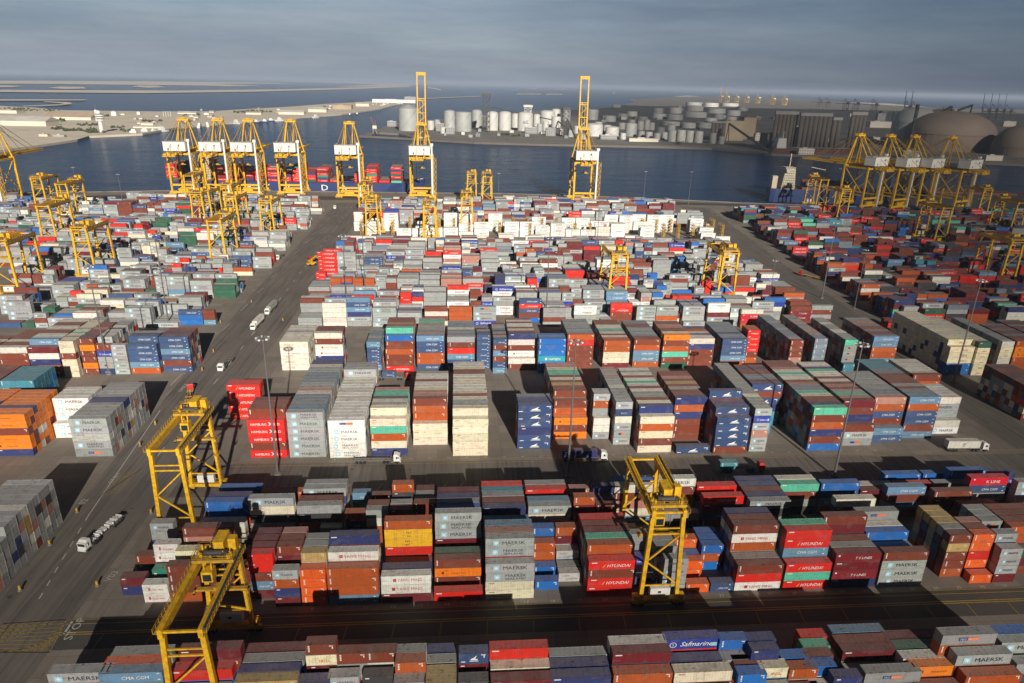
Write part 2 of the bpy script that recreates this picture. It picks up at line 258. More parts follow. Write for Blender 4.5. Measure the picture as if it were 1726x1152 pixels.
# stacks: left x, front y, long?, tier height, paint number of each tier from the ground up (index into PAINTS)
PAINTS = 'msgGpwWczPboOurhHkRnNlBtTyYCfSEdixKqjJLvea'
DATA = {
  'A1': [(-84.1,145.3,0,2.7,19,18),(-84.1,153.85,0,2.7,31,10),(-77.62,142.45,0,2.7,26,26),(-77.62,145.3,0,2.7,10),(-77.62,148.15,0,2.7,22,35),(-77.62,151,0,2.7,10,18,26,26),(-71.15,142.45,1,2.7,11,10,10,10),(-71.15,145.3,1,2.7,10,2,21),(-71.15,148.15,1,2.7,2,0,19,32),(-71.15,151,1,2.7,2,20),(-71.15,153.85,1,2.7,6,2,20,40,10),(-58.2,145.3,0,2.7,18,18,10),(-58.2,148.15,0,2.7,10,0),(-58.2,151,0,2.7,0),(-58.2,153.85,0,2.7,10,10),(-51.72,142.45,0,2.7,18,21,10,14,14),(-51.72,145.3,0,2.7,2,2,2,2,18),(-51.72,148.15,0,2.7,11,14,2,40,18),(-51.72,151,0,2.7,2,2,2,20,18),(-45.25,139.6,0,2.7,18,19,11,0),(-45.25,142.45,0,2.7,31,14,10),(-45.25,145.3,0,2.7,11,10,19,18,10),(-45.25,148.15,0,2.7,21,2,0,11,10),(-45.25,151,0,2.7,10,14,11,31,40),(-38.77,139.6,0,2.7,13,13,13,13),(-38.77,142.45,0,2.7,11,19,11,6,34),(-38.77,145.3,0,2.7,14,2,6,6,2),(-38.77,148.15,0,2.7,2,10,11,10,2),(-32.3,139.6,1,2.7,21,11,11,11),(-32.3,142.45,1,2.7,19,20,10,40,26),(-32.3,145.3,1,2.7,21,19,20,7,10,19),(-19.35,139.6,1,2.7,18,26,26),(-19.35,142.45,1,2.7,10,2,19),(-19.35,145.3,1,2.7,18,19),(-19.35,148.15,1,2.7,31,10),(-19.35,151,1,2.7,2,0,14,25,25,11),(-6.4,139.6,1,2.7,14),(-6.4,145.3,1,2.7,10,12,10),(-6.4,148.15,1,2.7,22,19,30),(-6.4,151,1,2.7,11),(-6.4,153.85,1,2.7,22,11,18,0,1,0),(6.55,139.6,1,2.7,7,7,1,0),(6.55,142.45,1,2.7,40,10,11,14,1,0),(6.55,145.3,1,2.7,11,2,10,0,11,40),(6.55,148.15,1,2.7,6,2,10,10,31,21),(6.55,151,1,2.7,0,7,0,21,0),(6.55,153.85,1,2.7,21,19,0,10,21),(19.5,142.45,0,2.7,22),(19.5,148.15,0,2.7,22),(19.5,151,0,2.7,11,11,11),(19.5,153.85,0,2.7,0,18,31,22),(25.98,145.3,0,2.7,27),(25.98,148.15,0,2.7,2),(25.98,151,0,2.7,22,27),(25.98,153.85,0,2.7,18,6,18,11),(32.45,139.6,1,2.7,14,15,10,15),(32.45,142.45,1,2.7,14,6,11,11,11),(32.45,145.3,1,2.7,6,20,0,0,24),(32.45,148.15,1,2.7,20,40,2,6,18),(32.45,151,1,2.7,14,2,10,6,10),(32.45,153.85,1,2.7,11,22,40,22,14),(45.4,142.45,0,2.7,20),(45.4,151,0,2.7,29),(45.4,153.85,0,2.7,19,2,2),(51.87,139.6,0,2.7,0,0,0,0),(51.87,142.45,0,2.7,11,11),(51.87,145.3,0,2.7,2,7),(51.87,148.15,0,2.7,7,10,2),(51.87,151,0,2.7,11,19,2),(51.87,153.85,0,2.7,40,11,31),(58.35,139.6,0,2.7,13),(58.35,145.3,0,2.7,13,13),(58.35,148.15,0,2.7,10,22),(58.35,151,0,2.7,6,40,13),(64.82,139.6,0,2.7,20),(64.82,148.15,0,2.7,22,11,22),(64.82,151,0,2.7,14,11,22),(64.82,153.85,0,2.7,18,11,22),(71.3,139.6,1,2.7,26,14,10),(71.3,142.45,1,2.7,11,19,2),(71.3,145.3,1,2.7,21,19,2,11,26,10),(71.3,148.15,1,2.7,18,19,14,22,0,10),(71.3,151,1,2.7,22,2,2,19,6,19),(84.25,139.6,1,2.7,15,24,15),(84.25,142.45,1,2.7,11,10,21,21,15,14),(84.25,145.3,1,2.7,2,31,7,22,21,24),(97.2,139.6,1,2.7,19,33,18,33),(97.2,142.45,1,2.7,11,31,40,2),(97.2,145.3,1,2.7,11,10,2,10),(97.2,148.15,1,2.7,2,7,18,31,18,10),(110.15,139.6,1,2.7,0,0,0,10),(110.15,142.45,1,2.7,14,2,6),(110.15,145.3,1,2.7,40,10,21),(110.15,148.15,1,2.7,2,2,0,22),(110.15,151,1,2.7,2,10,6,6),(110.15,153.85,1,2.7,2,2,10,0,4),(129.57,142.45,0,2.7,11,10,10,34,10),(129.57,145.3,0,2.7,18,19,20,31,2),(129.57,148.15,0,2.7,10,7,2,2,34),(129.57,151,0,2.7,19,10,19,20,34),(129.57,153.85,0,2.7,11,21,0,40,34),(136.05,139.6,0,2.7,13),(136.05,142.45,0,2.7,19,13,14,13,13),(136.05,145.3,0,2.7,10,40,31,11,10),(136.05,148.15,0,2.7,0,11,40,22,40),(142.53,139.6,0,2.7,18,0,0,0),(142.53,142.45,0,2.7,14,7,11,19,0),(142.53,145.3,0,2.7,2,0,31),(142.53,148.15,0,2.7,0,21,21,7,4),(142.53,151,0,2.7,40,19,18,0,2),(142.53,153.85,0,2.7,2,31,20,7,2),(149,142.45,1,2.7,10,18,30),(149,145.3,1,2.7,19,10,20,11,11),(149,148.15,1,2.7,0,14,7,31,10),(149,151,1,2.7,40,0,14,7,10),(149,153.85,1,2.7,20,21,21,2,10),(161.95,145.3,1,2.7,19,18,10),(161.95,148.15,1,2.7,6,20,20,11,10),(161.95,151,1,2.7,2,31,31,11,14),(161.95,153.85,1,2.7,11,6,11,21,10)],
  'A2': [(-84.1,164,0,2.7,29,2,0),(-71.15,164,1,2.7,0,7,6),(-58.2,164,0,2.7,18),(-6.4,164,1,2.7,0,7,19,22),(-6.4,166.85,1,2.7,11,10,21,2),(-6.4,169.7,1,2.7,10,2,14,19),(-6.4,172.55,1,2.7,22,31,19,18),(6.55,164,1,2.7,40,20,19,19),(6.55,166.85,1,2.7,10,2,31,10),(6.55,169.7,1,2.7,19,11,18,2),(6.55,172.55,1,2.7,21,0,10,23),(6.55,175.4,1,2.7,10,6,14,14),(45.4,164,0,2.7,2),(149,164,1,2.7,6,11,10),(-71.15,169.7,1,2.7,10,14,22,22),(-71.15,172.55,1,2.7,11,6,11,19),(-71.15,181.1,1,2.7,0,6,22),(-58.2,166.85,1,2.7,10,0,31,7,0),(-58.2,172.55,1,2.7,18,31),(-58.2,178.25,1,2.7,2,11,11),(-45.25,175.4,1,2.7,10,0,20,0),(-45.25,178.25,1,2.7,10,6,40,2),(-45.25,166.85,1,2.7,40,11,31,2),(-38.77,164,0,2.7,2,2),(-45.25,169.7,1,2.7,6,10,2,10),(-32.3,166.85,0,2.7,6,36,11),(-32.3,181.1,0,2.7,24,21),(-25.82,175.4,0,2.7,11,0,10),(-25.82,164,0,2.7,11,11,6,2),(-25.82,166.85,0,2.7,31,6,22,10),(-19.35,164,0,2.7,31,0,10,18),(-19.35,166.85,0,2.7,0,11,31,0),(-19.35,172.55,0,2.7,11,40,14,31,11),(-19.35,175.4,0,2.7,11,22,2),(-12.88,172.55,0,2.7,10,21,2),(-12.88,175.4,0,2.7,18,19,2),(-12.88,178.25,0,2.7,19,7,18),(-12.88,166.85,0,2.7,0,10,10,10),(19.5,175.4,1,2.7,10,11,40,2),(19.5,172.55,1,2.7,18,0,40,14),(19.5,166.85,1,2.7,2,10,21,21),(19.5,164,1,2.7,21,31,7,0),(32.45,172.55,0,2.7,6,20,6,40),(32.45,164,0,2.7,20,2,11,18,11),(38.92,175.4,0,2.7,10,11,18),(38.92,166.85,0,2.7,10,21,7,19),(38.92,164,0,2.7,11,6,11,10),(38.92,169.7,0,2.7,0,2,6,40,19),(45.4,172.55,1,2.7,6,14,40,0,22),(45.4,169.7,1,2.7,21,7,40,10,6),(51.88,178.25,1,2.7,0,0),(58.35,172.55,1,2.7,10,2,11,10,5),(64.83,181.1,1,2.7,10,6),(64.83,175.4,1,2.7,10,21,10),(58.35,166.85,1,2.7,31,2),(71.3,172.55,1,2.7,14,21,18,14),(71.3,166.85,1,2.7,10,20,18,15),(84.25,175.4,1,2.7,6,10,0,19),(84.25,172.55,1,2.7,0,2,31,20),(84.25,169.7,1,2.7,0,0,11,10),(84.25,166.85,1,2.7,18,0,2,19),(84.25,164,1,2.7,31,2,31,1),(97.2,175.4,1,2.7,21,2,10,6),(97.2,172.55,1,2.7,31,2,10,24),(103.67,178.25,1,2.7,19,7),(110.15,172.55,1,2.7,40,0,20,22),(116.62,178.25,1,2.7,18,11),(110.15,164,1,2.7,10,11,19,6),(123.1,175.4,1,2.7,10,7,6),(123.1,172.55,1,2.7,7,10,18),(136.05,181.1,1,2.7,0,20,22),(136.05,175.4,1,2.7,31,0,14),(129.57,169.7,1,2.7,10,21,10,21),(136.05,172.55,1,2.7,22,11),(149,181.1,1,2.7,14,18,22),(149,175.4,1,2.7,31,6,2),(142.52,166.85,1,2.7,6,19,18,10),(155.47,178.25,1,2.7,19,10,22,22),(155.47,169.7,1,2.7,0,11,0,20,17),(168.43,181.1,1,2.7,7,22,19),(168.43,166.85,1,2.7,11,40,40,0,0),(174.9,175.4,1,2.7,10,10)],
  'Z': [(-81.65,110.34,1,2.7,31,2,11,0),(-81.85,107.44,1,2.7,10,40,2),(-82.05,104.54,1,2.7,11,11),(-82.25,101.64,1,2.7,22,0),(-82.45,98.74,1,2.7,2,19),(-71.62,109.82,1,2.7,18,20,2,21),(-71.87,112.06,1,2.7,0,10,14,13),(-71.55,114.65,1,2.7,10,7,10,2),(-71.82,106.92,1,2.7,10,0,22),(-72.02,104.02,1,2.7,31,18),(-72.22,101.12,1,2.7,2,20),(-72.42,98.22,1,2.7,18,6),(-57.99,109.85,1,2.7,14,0,22,14),(-56.78,112.29,1,2.7,10,40,20,10,18),(-58.19,106.95,1,2.7,0,21,2),(-58.39,104.05,1,2.7,0,10),(-58.59,101.15,1,2.7,6,2),(-58.79,98.25,1,2.7,0,31),(-44.39,106.37,1,2.7,20,19,2,34),(-44.34,108.55,1,2.7,11,14,31,19),(-44.23,111.4,1,2.7,19,20,20,2),(-44.31,114.21,1,2.7,0,19,11,18),(-44.59,103.47,1,2.7,21,19,22),(-44.79,100.57,1,2.7,10,7),(-44.99,97.67,1,2.7,7,2),(-45.19,94.77,1,2.7,2,20),(-31.87,105.57,0,2.7,10,0,10,19),(-31.03,109.81,0,2.7,10,2,2,18,32,10),(-32.07,102.67,0,2.7,2,10,6),(-32.27,99.77,0,2.7,6,19),(-32.47,96.87,0,2.7,10,21),(-32.67,93.97,0,2.7,6,11),(-26.3,106.58,0,2.7,31,21,14,0),(-24.92,109.9,0,2.7,18,18,0,2,10),(-26.5,103.68,0,2.7,0,2,10),(-26.7,100.78,0,2.7,19,20),(-26.9,97.88,0,2.7,6,0),(-27.1,94.98,0,2.7,40,11),(-19.51,106.38,0,2.7,0,11,2,31),(-18.99,109.91,0,2.7,11,2,10,6,10),(-19.71,103.48,0,2.7,10,19,19),(-19.91,100.58,0,2.7,14,10),(-20.11,97.68,0,2.7,10,18),(-20.31,94.78,0,2.7,6,0),(-13.15,104.59,0,2.7,0,14,11,2),(-12.9,107,0,2.7,18,2,2,10,11),(-12.88,109.6,0,2.7,2,10,7,2,2),(-13.35,101.69,0,2.7,10,31,20),(-13.55,98.79,0,2.7,19,11),(-13.75,95.89,0,2.7,2,18),(-13.95,92.99,0,2.7,19,11),(-6.83,104.12,0,2.7,10,18,2,34),(-6.81,106.45,0,2.7,2,2,2,34),(-6.81,109.32,0,2.7,10,31,21,2),(-6.81,112.15,0,2.7,11,10,18,19),(-7.03,101.22,0,2.7,10,18,21),(-7.23,98.32,0,2.7,2,10),(-7.43,95.42,0,2.7,10,40),(-7.63,92.52,0,2.7,22,7),(-0.39,104.21,0,2.7,19,0,10,31),(-0.25,108.64,0,2.7,2,6,10,18,28),(-0.59,101.31,0,2.7,6,10,2),(-0.79,98.41,0,2.7,10,6),(-0.99,95.51,0,2.7,20,10),(-1.19,92.61,0,2.7,10,11),(6.21,103.87,1,2.7,21,18,11,18),(6.24,107.12,1,2.7,10,10,2,7),(6.06,109.42,1,2.7,2,22,20,2,14),(6.01,100.97,1,2.7,40,2,10),(5.81,98.07,1,2.7,14,0),(5.61,95.17,1,2.7,10,40),(5.41,92.27,1,2.7,2,31),(18.38,104.1,1,2.7,10,2,31,19),(18.5,106.95,1,2.7,10,18,40,19),(18.61,109.74,1,2.7,19,6,21,4),(18.18,101.2,1,2.7,7,20,22),(17.98,98.3,1,2.7,0,10),(17.78,95.4,1,2.7,11,18),(17.58,92.5,1,2.7,2,40),(31.13,104.33,1,2.7,0,0,11,11),(31.26,107.04,1,2.7,6,10,11,20,18),(31.18,109.59,1,2.7,14,0,0,40,6),(30.93,101.43,1,2.7,10,6,2),(30.73,98.53,1,2.7,10,21),(30.53,95.63,1,2.7,7,2),(30.33,92.73,1,2.7,11,10),(43.6,104.13,1,2.7,6,2,10,7),(43.22,107.06,1,2.7,2,11,19,19),(42.99,110.3,1,2.7,0,10,21,14,29),(43.4,101.23,1,2.7,20,40,10),(43.2,98.33,1,2.7,11,0),(43,95.43,1,2.7,7,10),(42.8,92.53,1,2.7,18,0),(54.7,106.95,0,2.7,10,10,21,2),(54.79,109.55,0,2.7,11,0,20,40,22),(54.5,104.05,0,2.7,0,14,10),(54.3,101.15,0,2.7,11,2),(54.1,98.25,0,2.7,0,11),(53.9,95.35,0,2.7,6,14),(56.59,103,0,2.7,11,10,10,22),(56.72,105.9,0,2.7,40,40,10,10),(56.39,100.1,0,2.7,10,0,10),(56.19,97.2,0,2.7,0,19),(55.99,94.3,0,2.7,21,11),(55.79,91.4,0,2.7,31,10),(61.8,104.4,0,2.7,2,22,21,32),(60.5,106.5,0,2.7,0,19,2,14,19),(60.86,109.24,0,2.7,19,10,2,7,19),(61.6,101.5,0,2.7,31,2,0),(61.4,98.6,0,2.7,11,22),(61.2,95.7,0,2.7,31,2),(61,92.8,0,2.7,0,18),(67.85,103.78,0,2.7,21,21,0,11),(67.32,106.78,0,2.7,0,14,14,22),(67.65,100.88,0,2.7,18,2,18),(67.45,97.98,0,2.7,31,21),(67.25,95.08,0,2.7,2,18),(67.05,92.18,0,2.7,10,2),(72.18,104.33,0,2.7,40,6,6,22),(72.97,106.97,0,2.7,31,10,0,10),(73.45,109.55,0,2.7,0,21,10,24),(74.3,112.38,0,2.7,2,10,10,14),(71.98,101.43,0,2.7,7,2,6),(71.78,98.53,0,2.7,19,20),(71.58,95.63,0,2.7,18,2),(71.38,92.73,0,2.7,2,11),(75.96,101.1,0,2.7,2,11,40,19),(75.76,98.2,0,2.7,22,19,2),(75.56,95.3,0,2.7,19,19),(75.36,92.4,0,2.7,2,10),(75.16,89.5,0,2.7,31,6),(81.53,107.83,1,2.7,20,19,0,18),(81.42,110.32,1,2.7,0,2,6,10),(81.89,113.22,1,2.7,20,10,0,21),(81.33,104.93,1,2.7,2,20,0),(81.13,102.03,1,2.7,11,2),(80.93,99.13,1,2.7,14,6),(80.73,96.23,1,2.7,6,40),(83.12,101.93,1,2.7,31,10,2,4),(82.92,99.03,1,2.7,20,10,0),(82.72,96.13,1,2.7,22,31),(82.52,93.23,1,2.7,7,31),(82.32,90.33,1,2.7,2,20),(94.09,103.04,1,2.7,10,14,10,12),(93.31,105.29,1,2.7,31,11,22,6),(93.44,108.21,1,2.7,20,22,6,30),(93.1,110.93,1,2.7,40,20,18,18),(93.89,100.14,1,2.7,7,40,10),(93.69,97.24,1,2.7,40,0),(93.49,94.34,1,2.7,21,19),(93.29,91.44,1,2.7,7,10),(103.67,100.1,1,2.7,22,2,11,11),(103.05,102.91,1,2.7,11,10,10,10,0),(101.09,105.75,1,2.7,19,31,7,21,11,4),(103.47,97.2,1,2.7,10,11,2),(103.27,94.3,1,2.7,10,10),(103.07,91.4,1,2.7,10,11),(102.87,88.5,1,2.7,19,31),(116.75,102.66,1,2.7,31,40,2,2),(115.18,105.85,1,2.7,6,22,10,0,0),(115.51,108.53,1,2.7,2,14,40,21,22),(116.55,99.76,1,2.7,20,10,20),(116.35,96.86,1,2.7,20,2),(116.15,93.96,1,2.7,22,2),(115.95,91.06,1,2.7,31,14)],
